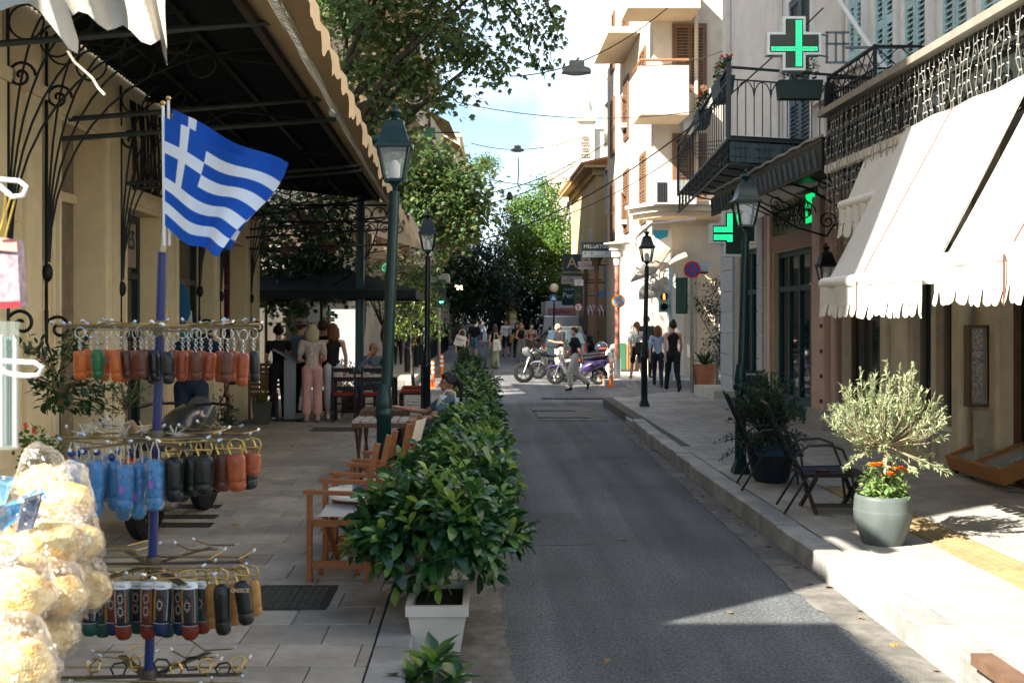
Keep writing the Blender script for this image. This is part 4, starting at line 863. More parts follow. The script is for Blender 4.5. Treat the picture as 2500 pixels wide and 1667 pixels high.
# goods seen inside the shop windows
q = MB(); cc = [mat('goods_blue', (.05, .2, .4), .5), mat('goods_cream', (.6, .5, .35), .6), mat('goods_red', (.5, .08, .05), .5), mat('goods_green', (.05, .25, .2), .5), mat('goods_brown', (.25, .14, .07), .5)]
for k in range(90):
    y = R.uniform(10.4, 12) if k < 40 else R.uniform(13.4, 14.5) if k < 55 else R.uniform(15.7, 21); z = R.choice([.5, .85, 1.2, 1.55, 1.9]); s = R.uniform(.04, .13); q.box(6.0, 6.0+s, y, y+s, z, z+s*R.uniform(.8, 2), m=R.randrange(5))
for z in (.48, .83, 1.18, 1.53, 1.88): q.box(5.98, 6.25, 9.4, 12.0, z-.02, z-.001, m=4); q.box(5.98, 6.25, 15.7, 17.2, z-.02, z-.001, m=1)
q.build('shop_goods', cc, bB, None, kind='stuff')
text('shop_lettering', 'HP.ATE', mat('green_letters', (.05, .35, .2), .5), .12, Matrix.Translation((XR-.06, 11.7, 2.75)) @ Matrix.Rotation(rad(-90), 4, 'Z') @ Matrix.Rotation(rad(90), 4, 'X'), bB)

# ------------------------------------------------------------------ far buildings
m_lit = mat('ivory_render', (.64, .57, .47), .8, var=.12, vs=2.2, stain=.22, bump=.15, bs=14); m_lit2 = mat('cream_render', (.62, .50, .36), .8, var=.08, vs=1.5, stain=.12)
m_och = mat('ochre_render', (.56, .41, .20), .8, var=.08, vs=1.5, stain=.1); m_stone = mat('grey_stone_cladding', (.30, .31, .31), .6, var=.12, vs=2, stain=.15)
m_wf = mat('window_white', (.6, .57, .5), .6); m_bf = mat('window_brown', (.16, .09, .05), .6)
m_bg = mat('balcony_rail_brown', (.2, .09, .05), .6)
FX = lambda px, Y: (px-VX)*Y/F
# corner building across the side street (faces camera, sunlit)
t, M, ln = building('sunlit white corner house across the side street with scalloped entrance canopy', (5.25, 31.9+1.4), (16, 31.9+1.4), 12, 17, 4, 5, m_lit, m_bf, m_glass, z0=5.0, fh=3.3, style='shut', ww=.9, wh=2.2, base=m_lit, name='corner_house')
XB = 5.25
# street side windows of the corner house
for f in range(4):
    for k in range(3):
        Ms = Matrix.Translation((XB, 45.3, 0)) @ Matrix.Rotation(rad(-90), 4, 'Z'); win(t, Ms, 2+k*4, 5+f*3.3, 1.1, 2.1, m_bf, m_glass, 'shut')
# solid front balconies at the corner (rust rail on top)
for i, (py, pb, x0, x1) in enumerate([(147, 280, 1590, 1682)]):
    Y = 31.6; a, b_ = P(x0, py, Y), P(x1, pb, Y)
    bb = MB().box(a.x-.3, b_.x, Y, Y+1.69, b_.z, a.z-.15).build('balcony_box', m_lit2, t, None)
    MB().tube([(b_.x, Y, a.z), (a.x-.3, Y, a.z), (a.x-.3, Y+1.6, a.z)], .04, 6).build('rust_rail', mat('rust_rail', (.35, .13, .06), .6), bb)
MB().box(FX(1530, 32), FX(1690, 32)+.2, 31.8, 33.29, P(0, -60, 32).z, P(0, 25, 32).z).build('upper_balcony', m_lit2, t, None)
MB().box(4.2, 5.24, 36, 40.5, 11.2, 11.4).build('side_balcony', m_lit2, t, None)
MB().box(4.2, 4.3, 36, 40.5, 11.41, 12.3).build('side_parapet', m_lit2, t, None)
# doors on its ground floor front
for k, (px0, px1, py0, m) in enumerate([(1625, 1668, 640, m_wf), (1700, 1745, 660, m_lit2)]):
    a, b_ = P(px0, py0, 33.28), P(px1, 900, 33.28); q = MB(); q.box(a.x, b_.x, 33.2, 33.29, .18, a.z); fo = q.build('roller_door', m, t, None)
    q = MB(); [q.box(a.x+.02, b_.x-.02, 33.17, 33.199, .2+j*.16, .2+j*.16+.13) for j in range(int((a.z-.3)/.16))]; q.build('roller_slats', m, fo, None)
for (px0, Y0, z0_, z1_) in ((1700, 33.2, 5.6, 17), (1786, 33.2, .2, 17)): x = FX(px0, Y0); MB().tube([(x, Y0, z0_), (x, Y0, z1_)], .06, 8).build('drainpipe', m_lit2, t)
q = MB()
for k_ in range(5): q.tube([P(1650+k_*8, 330+k_*4, 33.1), P(1668+k_*5, 362, 33.1), P(1700, 350+k_*9, 33.1), P(1780, 342+k_*11, 33.1)], .012, 4)
q.build('facade_cables', m_black, t, kind='stuff'); a = P(1668, 296, 33.1); MB().box(a.x, a.x+.28, 33.0, 33.28, a.z-.4, a.z).build('meter_box', mat('ac_grey', (.42, .43, .41), .5), t, None)
# curved marquee
mq = thing('marquee', 'sunlit curved white marquee with stepped mouldings over the corner shop', 'marquee', P(1640, 520, 31))
def arc(o, z, h, nm, m):
    pts = []
    for k in range(17):
        u = k/16; px = 1542+(1778-1542)*u; Y = 33.1-1.5*math.sin(min(1, u*2.1)*math.pi/2)-o; pts.append((FX(px, Y)-o*.7*(1-u), Y))
    poly = [(x, y, z) for x, y in pts]+[(7.2, 33.3, z), (4.9, 33.3, z)]
    MB().prism(poly, (0, 0, h)).build(nm, m, mq, None)
zt = 2+(770-500)/86.; arc(.28, zt, .10, 'top_moulding', m_lit); arc(.14, zt-.16, .155, 'middle_band', m_lit); arc(0, zt-.3, .135, 'lower_band', m_lit2)
q = MB(); q.tube([P(1590, 548, 29.6), P(1697, 536, 29.6)], .05, 6); q.tube([P(1590, 548, 29.6), P(1552, 580, 31.5), P(1550, 640, 31.5)], .04, 6); q.build('cable_tray', m_lit, mq)
# billboard under the marquee + AC units
tb = thing('shop_hoarding', 'pale blue and white printed hoarding under the curved marquee', 'hoarding', P(1610, 600, 33.1))
MB().box(FX(1592, 33.1), FX(1640, 33.1), 33.05, 33.2, P(0, 640, 33.1).z, P(0, 560, 33.1).z).build('board', mat('hoarding_white', (.55, .55, .52), .6), tb, None)
MB().prism([P(1594, 562, 33.03), P(1632, 562, 33.03), P(1630, 578, 33.03), P(1612, 584, 33.03), P(1598, 580, 33.03)][::-1], (0, .015, 0)).build('blue_print', mat('print_cyan', (.02, .25, .4), .6), tb, None)
for i, (px0, px1, py0, py1, Y, lb) in enumerate([(1600, 1700, 440, 498, 31.0, 'large grey air conditioner on top of the curved marquee'), (1121, 1145, 428, 468, 40, 'white air conditioner box on the left far facade')]):
    a, b_ = P(px0, py0, Y), P(px1, py1, Y); t2 = thing('air_conditioner', lb, 'air conditioner', (a.x, Y, b_.z)); MB().box(a.x, b_.x, Y, Y+.6, b_.z, a.z).build('casing', mat('ac_grey', (.42, .43, .41), .5), t2, None)
    q = MB(); [q.box(a.x+.05+k*(b_.x-a.x)*.25/6, a.x+.05+k*(b_.x-a.x)*.25/6+.03, Y-.02, Y-.001, b_.z+.06, a.z-.06) for k in range(6)]; q.build('grille', m_black, t2, None)
# scrollwork entrance canopy + little awnings near pink door
t3 = thing('entrance_canopy', 'small pitched white canopy on scroll brackets beside the pedestrian light', 'canopy', P(1600, 640, 31.5))
q = MB(); a, b_, c_, d_ = P(1540, 690, 30.5), P(1585, 632, 32.5), P(1640, 610, 33.1), P(1600, 668, 31.2); q.prism([a, d_, c_, b_], (0, 0, .07)); q.build('roof_panel', mat('canopy_metal', (.20, .18, .15), .6), t3, None)
q = MB()
for k in range(5): p = P(1560+k*16, 668+k*8, 31.4); scroll(q, p, .17, 1.6, EX, EZ, .018, start=k, n=20)
ring(q, P(1632, 672, 31.4), .26, EX, EZ, .02); ring(q, P(1632, 672, 31.4), .14, EX, EZ, .02); q.tube([P(1552, 652, 31.4), P(1600, 680, 31.4), P(1640, 720, 31.4)], .025, 5); q.build('scroll_bracket', mat('bracket_cream', (.4, .36, .3), .6), t3)
for i, (pts, lb) in enumerate([([(1560, 712, 31.6), (1622, 700, 31.6), (1622, 670, 33.2), (1575, 690, 33.2)], 'white rounded hood awning beside the pedestrian light'), ([(1640, 650, 31.0), (1680, 632, 31.0), (1672, 615, 33.2), (1628, 640, 33.2)], 'small tan awning above the white hood awning')]):
    p = [P(*a) for a in pts]; q = MB(); q.prism(p, (0, 0, .04)); q.prism([p[0], p[1], p[1]-EZ*.28, p[0]-EZ*.24], (0, .03, 0)); tag(q.build('hood_awning', [mat('hood_cloth', (.34, .32, .28), .8), m_fab][i], None, None), lb, 'awning')
# modern tower behind with slanted visors
t, M, ln = building('tall white office block with projecting window bays and grey stone shopfront on the right', (FX(1484, 58), 58), (FX(1600, 45.6), 45.6), 14, 25, 0, 0, m_lit, m_frame, m_glass, z0=6.6, base=m_stone, name='office_block')
for f in range(5):
    z = 7.2+f*3.4
    w_ = win(t, M, ln*.38, z+.7, ln*.5, 1.6, mat('steel_frame', (.3, .3, .28), .5), m_glass)
    MB().add([(ln*.08, -.01, z+2.7), (ln*.68, -.01, z+2.7), (ln*.68, -.35, z+2.2), (ln*.08, -.35, z+2.2), (ln*.08, -.01, z+.3), (ln*.68, -.01, z+.3), (ln*.68, -.35, z+.0), (ln*.08, -.35, z+.0)], [(0, 1, 2, 3), (7, 6, 5, 4), (0, 3, 7, 4), (1, 5, 6, 2)]).xf(M).build('window_bay', mat('bay_panel', (.46, .43, .38), .5, var=.1), w_, None)
    win(t, M, ln*.86, z+.4, 1.3, 2.0, m_wf, m_glass, 'shut')
for k in range(5): MB().box(ln*(.05+.19*k), ln*(.05+.19*k)+.35, -.2, -.031, 0, 6.3).xf(M).build('stone_pier', m_stone, t, None); MB().box(ln*(.05+.19*k)+.5, ln*(.05+.19*k)+1.6, -.06, -.031, .4, 2.8).xf(M).build('shop_window', m_glass, t, None)
MB().box(0, ln, -.25, -.205, 3.2, 4.6).xf(M).build('fascia_band', m_stone, t, None)
# building between tower and corner house
building('cream five-storey house with balconies between the office block and the corner house', (FX(1600, 45.5)+.1, 45.5), (5.9, 38), 12, 20, 4, 2, m_lit, m_bf, m_glass, z0=5.4, fh=3.4, style='shut', balc=[(.1, .9)], bdep=1.1, bsolid=False, base=m_stone, name='apartment_house')
# yellow neoclassical house and white far block
t, M, ln = building('ochre neoclassical house with red tiled eaves beyond the office block', (FX(1395, 74), 74), (FX(1455, 60), 60), 9, 9.6, 2, 3, m_och, m_wf, m_glass, z0=4.6, fh=3.5, style='shut', balc=[(.25, .75)], bdep=.9, name='neoclassical_house')
rfm = mat('terracotta_tiles', (.45, .2, .09), .8, var=.3, vs=4)
q = MB(); q.prism([(-.5, -.7, 9.96), (ln+.5, -.7, 9.96), (ln+.5, 9, 9.96), (-.5, 9, 9.96)], (0, 0, .14)); rf = q.xf(M).build('eaves', m_och, t, None)
for k in range(30): MB().tube([(-.4+k*(ln+.8)/30, -.8, 10.19), (-.4+k*(ln+.8)/30, 2.5, 10.95)], .13, 6).xf(M).build('roof_tile', rfm, rf, None)
MB().box(-.02, ln*.6, -.04, -.005, 0, 4.0).xf(M).build('white_base', m_wf, t, None)
building('tall cream block closing the right side far down the street', (FX(1372, 110), 110), (FX(1392, 78), 78), 14, 10, 2, 5, m_lit, m_wf, m_glass, z0=4.4, fh=3.6, balc=[(.1, .45), (.55, .9)], name='far_block')
# church like white house with spire
t = thing('white_tower_house', 'white far building with a pinnacled spire turret against the sky', 'building', (7, 120, 0))
Y = 118; a = P(1345, 315, Y); b_ = P(1478, 770, Y); MB().box(a.x, b_.x+3, Y, Y+10, 0, a.z).build('wall', m_lit, t, None)
for k, (px, py) in enumerate([(1398, 350), (1392, 388), (1380, 435), (1360, 470), (1375, 490)]):
    p = P(px, py, Y); f = MB().box(p.x-.35, p.x+.35, Y-.06, Y-.001, p.z-.6, p.z+.3).build('window_hood', m_lit2, t, None)
a, b_ = P(1408, 298, Y), P(1452, 315, Y); tw = MB().box(P(1411, 0, Y).x, P(1450, 0, Y).x, Y-.5, Y+1.5, 0, P(0, 298, Y).z).build('turret', m_lit, t, None)
MB().box(P(1406, 0, Y).x, P(1455, 0, Y).x, Y-.8, Y+1.8, P(0, 298, Y).z, P(0, 276, Y).z).build('turret_parapet', m_lit, tw, None)
c = P(1431, 0, Y).x; z1 = P(0, 276, Y).z; q = MB(); q.lathe([(.75, z1), (.7, z1+.8), (.35, P(0, 240, Y).z), (.2, P(0, 225, Y).z), (.05, P(0, 195, Y).z)], 8, (c, Y+.5, 0)); q.sph((c, Y+.5, P(0, 208, Y).z), .12); q.build('spire', m_lit, tw)
q = MB(); p = P(1429, 375, Y-.5)
for k in range(4):
    for j in range(-1, 2): ring(q, (p.x+j*.25*(1 if k % 2 else .6), Y-.56, P(0, 340+k*14, Y).z), .2, EX, EZ, .05, 8, 4)
q.build('pierced_window', mat('dark_recess', (.25, .2, .15), .8), tw)
building('pale block with dark balconies left of the white spire house', (FX(1338, 124), 124), (FX(1345, 119), 119), 3, 14, 3, 1, m_lit, m_frame, m_glass, z0=4, balc=[(.1, .9)], name='far_block')
# left far row: street drifts slightly to the right
segs = [((-6.3, 32.6), (-5.6, 35.6), 15.5, m_lit2, 'narrow cream house behind the plane tree with a green shop sign'), ((-4.3, 36), (-3.9, 45), 21, m_lit2, 'beige six-storey block with white balconies behind the plane tree'), ((-3.9, 46), (-3.0, 58), 21, m_lit, 'ivory block with tan balcony awnings on the left side'), ((-3.0, 59), (-2.2, 75), 13, m_lit2, 'sandy block with dark railings farther down on the left'), ((-2.2, 76), (-1.6, 95), 14.5, m_lit, 'pale block with parapet balconies far down on the left'), ((-1.7, 96), (-1.2, 130), 17.5, m_lit2, 'farthest cream block at the end of the left row')]
for i, (A, B, h, m, lb) in enumerate(segs):
    building(lb, A, B, 12, h, 6, 3, m, m_bf if i % 2 else m_wf, m_glass, z0=4.3, fh=3.1, style='shut' if i < 4 else 'pane', balc=None if i == 0 else [(.04, .46), (.54, .96)], bdep=1.15, grp=None, base=m_stone if i else m_lit, awn=m_fab if i in (2, 3) else None, bsolid=(i == 4))
# white restaurant block behind the parasols (left)
t, M, ln = building('low white arcaded building behind the restaurant terrace', (-16, 31.5), (-6.35, 31.5), 6, 12, 2, 4, m_lit, m_frame, m_glass, z0=5.0, fh=3.3, name='restaurant_building', base=m_lit)
MB().box(-9.5, -4.3, 24.6, 24.75, 3.0, 3.5).build('terrace_fascia', mat('grey_canvas', (.33, .32, .29), .8, var=.1), t, None)
MB().box(-9.5, -4.25, 24.4, 27.1, 3.501, 3.56).build('terrace_roof', mat('grey_canvas', (.33, .32, .29), .8, var=.1), t, None)
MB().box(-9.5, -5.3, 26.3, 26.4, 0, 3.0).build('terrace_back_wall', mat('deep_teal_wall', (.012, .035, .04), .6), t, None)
# backlit doorway: its brightness is a glow set in a flat sheet
tag(MB().box(P(808, 0, 25.5).x, P(866, 0, 25.5).x, 25.5, 25.6, P(0, 905, 25.5).z, P(0, 755, 25.5).z).build('lit_panel', mat('glowing_doorway_white', (.8, .8, .76), .5, emit=(1, .97, .88), es=.22), None, None), 'bright doorway behind the seated bald man, drawn as a glowing sheet', 'panel')

# ------------------------------------------------------------------ overhead wires and hanging lamps
m_wire = mat('wire_black', (.03, .03, .03), .5)
def wire(a, b_, sag=.25, r=.012, lb='', n=14):
    a, b_ = Vector(a), Vector(b_); pts = [a+(b_-a)*k/n-EZ*sag*4*(k/n)*(1-k/n) for k in range(n+1)]
    return tag(MB().tube(pts, r, 4).build('overhead_wire', m_wire), lb, 'wire', 'overhead wires across the street')
wires = [((1245, 187, 24), (1630, 20, 24), .35, 'wire carrying the nearer hanging lamp under the plane leaves'), ((1115, 250, 30), (1700, 272, 30), .3, 'thick nearly level wire crossing in front of the spire'), ((1180, 585, 20), (2010, 20, 16), .5, 'long black wire rising from the far trees to the barred balcony'), ((1250, 560, 30), (1690, 355, 24), .3, 'black wire running to the corner of the iron balcony'), ((1150, 350, 60), (1420, 335, 60), .5, 'thin wire holding the far hanging lamp'), ((1160, 475, 50), (1480, 350, 45), .4, 'thin wire just above the green sunlit tree'), ((1170, 500, 50), (1400, 405, 50), .3, 'lower thin wire above the green sunlit tree'), ((1560, 160, 30), (1820, 100, 30), .2, 'thin wire over the solid corner balcony'), ((1130, 420, 50), (1400, 440, 60), .4, 'thin wire crossing below the far hanging lamp'), ((560, 645, 22), (1000, 600, 24), .1, 'wire under the left canopy lattice')]
for a, b_, s, lb in wires: wire(P(*a), P(*b_), s, .012 if a[2] < 40 else .02, lb)
def hang_lamp(label, px, py, Y, s):
    c = P(px, py, Y); t = thing('hanging_street_lamp', label, 'street lamp', c)
    m_g = mat('lamp_grey', (.16, .17, .16), .5, var=.15)
    q = MB(); n = 20
    q.add([], []); prof = [(-.34, -.03), (-.31, .06), (-.2, .1), (.2, .1), (.31, .06), (.34, -.03)]
    q.prism([(c.x+x*s, c.y-.14*s, c.z+z*s) for x, z in prof][::-1], (0, .28*s, 0)); q.build('housing', m_g, t, None)
    MB().box(c.x-.16*s, c.x+.18*s, c.y-.11*s, c.y+.11*s, c.z+.101*s, c.z+.25*s).build('ballast_box', m_g, t, None)
    MB().sph(c-EZ*.03*s, (.3*s, .12*s, .06*s), 12, 6).build('diffuser', mat('lamp_diffuser', (.3, .27, .25), .4), t)
    MB().tube([c+EZ*.25*s, c+EZ*.33*s+EX*.06*s], .02, 5).build('hook', m_black, t)
hang_lamp('grey hanging street lamp in the sky above the street', 1407, 176, 24, .93)
hang_lamp('small distant grey street lamp hanging over the far street', 1263, 368, 60, 1.05)
c = P(1265, 385, 60); tag(MB().tube([c, P(1266, 425, 60), P(1264, 450, 60), P(1272, 462, 60)], .03, 4).build('dangling_cable', m_wire), 'cable dangling under the small far street lamp', 'cable')
c = P(1244, 482, 40); tag(MB().lathe([(.06, .2), (.1, .1), (.14, -.05), (.06, -.1)], 10, c).build('pendant_lamp', m_iron), 'small bell-shaped pendant lamp over the far street', 'lamp')

# ------------------------------------------------------------------ trees
plane = plane_leaf()
lf_plane = leafmat('plane_leaves', [(.028, .07, .02), (.045, .10, .03), (.065, .13, .032), (.09, .145, .04), (.11, .09, .025)], .5, .4)
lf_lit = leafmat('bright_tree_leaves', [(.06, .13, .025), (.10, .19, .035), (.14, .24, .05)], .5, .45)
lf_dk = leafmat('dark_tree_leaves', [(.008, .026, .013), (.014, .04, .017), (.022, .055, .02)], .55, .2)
m_bark = mat('plane_bark', (.045, .035, .028), .85, var=.35, vs=6, bump=.4, bs=20)
def tree(label, base, top, lobes, ncl, per, tpl, size, lm, r0=.22, spread=.28, cat='tree', name='plane_tree', limb=True, rt=.02, grav=-.25):
    t = thing(name, label, cat, base); base, top = Vector(base), Vector(top)
    pos, dr, cl = [], [], []; tot = sum(l[3]**2 for l in lobes)
    for (cx, cy, cz, r) in lobes:
        k = max(2, int(ncl*r*r/tot)); p, d = shell((cx, cy, cz), (r, r, r*.85), k, .25); cl += [(Vector(a), r) for a in p]
    for c, r in cl:
        n = int(per*R.uniform(.5, 1.3)); s = spread*R.uniform(.7, 1.3); q = NR.normal(size=(n, 3))*np.array([s, s, s*.7]); pos.append(q+np.array(c)); d = NR.normal(size=(n, 3)); d[:, 2] += grav*3; dr.append(d+q/s*.5)
    pos = np.concatenate(pos); dr = np.concatenate(dr)
    leafobj('crown', tpl, pos, dr, NR.uniform(.75, 1.25, len(pos))*size, lm, t, kind='stuff')
    q = MB(); q.tube([base, base+(top-base)*.35+Vector((R.uniform(-.1, .1), 0, 0)), base+(top-base)*.7+Vector((R.uniform(-.15, .15), 0, 0)), top], [r0, r0*.85, r0*.7, r0*.5], 9)
    if limb:
        for (cx, cy, cz, r) in lobes:
            c = Vector((cx, cy, cz)); m_ = (top+c)/2+Vector((R.uniform(-.4, .4), R.uniform(-.4, .4), R.uniform(0, .5))); q.tube([top-EZ*.1, m_, c], [r0*.42, r0*.28, rt], 6)
        for c, r in cl[::3]:
            l = min(lobes, key=lambda l: (Vector(l[:3])-c).length); lc = Vector(l[:3]); q.tube([lc, (lc+c)/2+Vector((0, 0, R.uniform(-.1, .15))), c], [rt, rt*.7, rt*.3], 4)
    q.build('trunk', m_bark, t)
    return t
def lob(l): return [(*P(a, b_, Y), r) for a, b_, Y, r in l]
tree('big plane tree with autumn-flecked leaves rising behind the left canopy', (-4.5, 26.2, 0), (-3.7, 25.6, 5.2), lob([(770, 20, 25.8, 0.99), (850, 80, 25.8, 1.03), (940, 30, 24.9, 1.12), (1030, 60, 24.9, 0.95), (1110, 110, 24.1, 0.77), (880, 200, 25.8, 0.86), (970, 180, 24.9, 0.95), (1050, 190, 24.9, 0.77), (1160, 150, 24.1, 0.60), (820, 260, 25.8, 0.52), (900, 330, 25.8, 0.69), (1000, 300, 24.9, 0.65), (960, -90, 24.9, 1.12), (1090, -60, 24.1, 0.95), (830, -80, 25.8, 1.03), (1210, -60, 23.2, 0.77), (960, 390, 25.8, 0.60), (1090, 235, 24.1, 0.39)]), 280, 32, plane, .155, lf_plane, .28, .26)
tree('plane tree with low drooping leaves between the two lamp posts on the left', (-3.9, 34, 0), (-3.4, 34, 5.0), lob([(1010, 420, 34, 1.15), (1080, 470, 34, 1.0), (1130, 440, 34, .8), (1010, 520, 34, 1.0), (1090, 560, 34, .9), (1150, 540, 34, .7), (940, 470, 35, .9), (1150, 480, 34, .6), (1050, 400, 34, .7)]), 230, 34, plane, .17, lf_plane, .22, .30)
# hanging branch in the sky
tb = thing('plane_branch', 'drooping plane tree branch with star-shaped leaves against the sky at top centre', 'branch', P(1180, -120, 24))
pos, dr = [], []; q = MB()
for pts in [[(1180, -120), (1250, -40), (1300, 30), (1320, 90)], [(1200, -100), (1240, -10), (1225, 60), (1250, 130), (1210, 190)], [(1250, -80), (1320, -20), (1350, 50), (1345, 120), (1340, 175)], [(1300, 60), (1290, 120), (1320, 170)], [(1180, -60), (1190, 40), (1160, 120), (1230, 205)], [(1240, 10), (1275, 60), (1270, 110)], [(1330, 0), (1365, 70), (1355, 100)]]:
    pp = [P(a, b_, 24) for a, b_ in pts]; q.tube(pp, [.035, .02]+[.008]*(len(pp)-2), 4)
    for a, b_ in zip(pp, pp[1:]):
        n = int((b_-a).length*42)
        for _ in range(n): c = a+(b_-a)*R.random()+Vector([R.gauss(0, .13) for _ in range(3)]); pos.append(c); dr.append((R.gauss(0, .6), R.gauss(0, .6), -1))
leafobj('leaves', plane, pos, dr, NR.uniform(.12, .2, len(pos)), lf_plane, tb, kind='stuff'); q.build('twig', m_bark, tb)
# trees down the street
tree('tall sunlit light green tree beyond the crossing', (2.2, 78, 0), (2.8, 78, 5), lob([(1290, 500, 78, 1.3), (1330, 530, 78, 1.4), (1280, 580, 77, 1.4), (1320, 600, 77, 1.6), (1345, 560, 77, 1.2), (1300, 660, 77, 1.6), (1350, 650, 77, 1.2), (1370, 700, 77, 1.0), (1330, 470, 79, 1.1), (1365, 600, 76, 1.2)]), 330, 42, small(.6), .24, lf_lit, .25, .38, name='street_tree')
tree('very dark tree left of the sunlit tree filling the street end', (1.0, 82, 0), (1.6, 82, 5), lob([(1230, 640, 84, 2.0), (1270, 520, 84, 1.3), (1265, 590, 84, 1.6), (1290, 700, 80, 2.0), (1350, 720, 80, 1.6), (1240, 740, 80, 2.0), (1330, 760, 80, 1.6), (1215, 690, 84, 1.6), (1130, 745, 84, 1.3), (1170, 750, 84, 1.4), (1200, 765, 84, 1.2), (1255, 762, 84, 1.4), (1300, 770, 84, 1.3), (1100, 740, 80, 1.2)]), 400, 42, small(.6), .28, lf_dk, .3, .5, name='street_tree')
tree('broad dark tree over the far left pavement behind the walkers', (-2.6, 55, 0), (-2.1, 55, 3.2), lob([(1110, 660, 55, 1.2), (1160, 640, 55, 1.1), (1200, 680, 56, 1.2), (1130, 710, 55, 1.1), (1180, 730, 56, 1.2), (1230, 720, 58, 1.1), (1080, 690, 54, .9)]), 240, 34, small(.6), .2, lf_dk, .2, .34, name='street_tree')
tree('distant round treetop peeping over the left roofs', (-.7, 150, 0), (0, 150, 18), lob([(1182, 405, 150, 1.5), (1192, 395, 150, 1.1)]), 40, 40, small(.6), .3, lf_lit, .2, .5, name='street_tree')
lf_cit = leafmat('citrus_leaves', [(.02, .06, .015), (.05, .11, .02), (.10, .17, .03), (.22, .2, .03)], .35, .3)
tree('small citrus tree with glossy leaves on the left pavement before the crossing', (-2.0, 24.3, H), (-2.15, 24.3, 1.9), lob([(930, 700, 24.3, .5), (985, 665, 24.3, .5), (1030, 700, 24.3, .45), (960, 760, 24.3, .35), (1050, 660, 24.3, .35), (1000, 740, 24.3, .35), (900, 660, 24.3, .35)]), 80, 26, small(.6), .09, lf_cit, .05, .14, name='citrus_tree', rt=.012)
tree('leafy bitter orange tree at the kerb around the no parking sign', (-1.75, 29.5, 0), (-1.8, 29.5, 1.8), lob([(1010, 760, 29, .5), (1040, 730, 29, .5), (985, 800, 29, .4), (1050, 790, 29, .4), (1000, 700, 29, .4)]), 60, 24, small(.6), .1, lf_cit, .05, .16, name='citrus_tree', rt=.012)
tree('dark climbing shrub hanging over the restaurant terrace', (-6.5, 21.8, 0), (-5.9, 21.8, 3.2), lob([(640, 600, 21.8, .6), (700, 660, 21.8, .55), (760, 620, 22, .6), (680, 720, 21.8, .5), (760, 700, 22, .5), (820, 680, 22, .4), (640, 500, 22, .6), (740, 520, 22, .6), (830, 560, 22.5, .55), (850, 480, 23, .5), (720, 760, 21.5, .3), (800, 610, 22, .5)]), 150, 30, plane, .12, leafmat('vine_leaves', [(.012, .04, .016), (.03, .07, .02), (.08, .12, .03)], .5, .3), .1, .2, name='climbing_shrub', rt=.015, cat='shrub')
# wicker ball lamps hung in the terrace greenery
for i, (px, py, r_) in enumerate([(725, 530, 38), (765, 545, 34), (705, 610, 36), (800, 605, 36)]):
    c = P(px, py, 21.6); q = MB(); rr = r_/2*21.6/F*1.2
    for k in range(22):
        a = Vector([R.gauss(0, 1) for _ in range(3)]).normalized(); b_ = a.orthogonal().normalized(); ring(q, c, rr, b_, a.cross(b_), .006, 14, 3)
    tag(q.build('wicker_lamp', mat('wicker', (.16, .10, .06), .8)), ['round wicker lamp highest under the canopy lattice', 'round wicker lamp second along under the lattice', 'lower left round wicker lamp above the dark parasol', 'lower right round wicker lamp beside the canopy post'][i], 'wicker lamp', 'wicker ball lamps over the terrace')
# ------------------------------------------------------------------ street lamps
def street_lamp(label, base, lean, body, hh=3.18, s=1.0):
    base = Vector(base); t = thing('street_lamp', label, 'street lamp', base, 'lantern-headed lamp posts'); top = base+Vector((lean, 0, hh))
    q = MB(); q.lathe([(.135, 0), (.13, .04), (.072, .16), (.066, .2)], 4, base)
    q.lathe([(.066, .16), (.062, .95), (.07, .96), (.078, .99), (.078, 1.02), (.066, 1.04), (.073, 1.08), (.066, 1.12), (.056, 1.18), (.05, 1.25)], 16, base)
    q.build('lamp_base', body, t, 40)
    MB().tube([base+EZ*1.15, base+EZ*1.3+Vector((lean*.3, 0, 0)), top-EZ*.09], [.05, .049, .043], 14).build('pole', body, t)
    lantern_head(top, s, t, body); return t
street_lamp('tall dark green lamp post standing by the hedge in the left foreground', (-.80, 9.28, H), .09, m_green, 2.95, 1.0)
street_lamp('black lamp post behind the hedge between cones and seated woman', (-.86, 18.1, H), .02, m_green2, 2.88, 1.0)
street_lamp('lamp post on the right pavement beside the black sling chairs', G(1808, 1155, H), .06, m_green, 2.85, 1.0)
street_lamp('thin black lamp post near the far kerb corner on the right', G(1573, 992, H), .05, m_green2, 2.9, 1.0)
# dome lamp
t = thing('dome_lamp', 'grey-green dome street lamp on a hidden arm left of the near lantern', 'street lamp', P(918, 350, 20)); c = P(920, 350, 20)
q = MB(); q.sph(c+EZ*.02, (.25, .2, .12), 16, 8); q.tube([c+Vector((-.2, 0, .02)), c+Vector((-.6, .2, .02))], .035, 6); q.build('dome', m_green, t); MB().sph(c-EZ*.06, (.2, .16, .06), 14, 6).build('diffuser', mat('warm_diffuser', (.4, .3, .25), .4), t)
# globe lamp far right, pink lamp posts
def cup_lamp(label, px, pyb, pyt, Y, hb, m1, m2):
    b_ = P(px, pyb, Y); c = P(px, pyt, Y); s = hb; t = thing('cup_lamp_post', label, 'street lamp', b_, 'faded pink posts with upturned cup lamps')
    q = MB(); q.tube([b_, b_+EZ*.55], .105, 10); q.build('steel_sleeve', m_chrome, t); MB().tube([b_+EZ*.4, c-EZ*.5*s], .075, 10).build('pole', m1, t)
    q = MB(); q.lathe([(.1*s, -.62*s), (.11*s, -.4*s), (.17*s, -.38*s), (.19*s, -.2*s), (.24*s, -.18*s), (.26*s, -.02*s), (.40*s, -.01*s), (.41*s, .03*s), (.12*s, .06*s), (.03*s, .12*s)], 18, c); q.build('cup_shade', m2, t)
m_ppk = mat('faded_pink_paint', (.42, .17, .12), .7, var=.3, vs=6, stain=.25); m_ivory = mat('ivory_glass', (.66, .60, .48), .4)
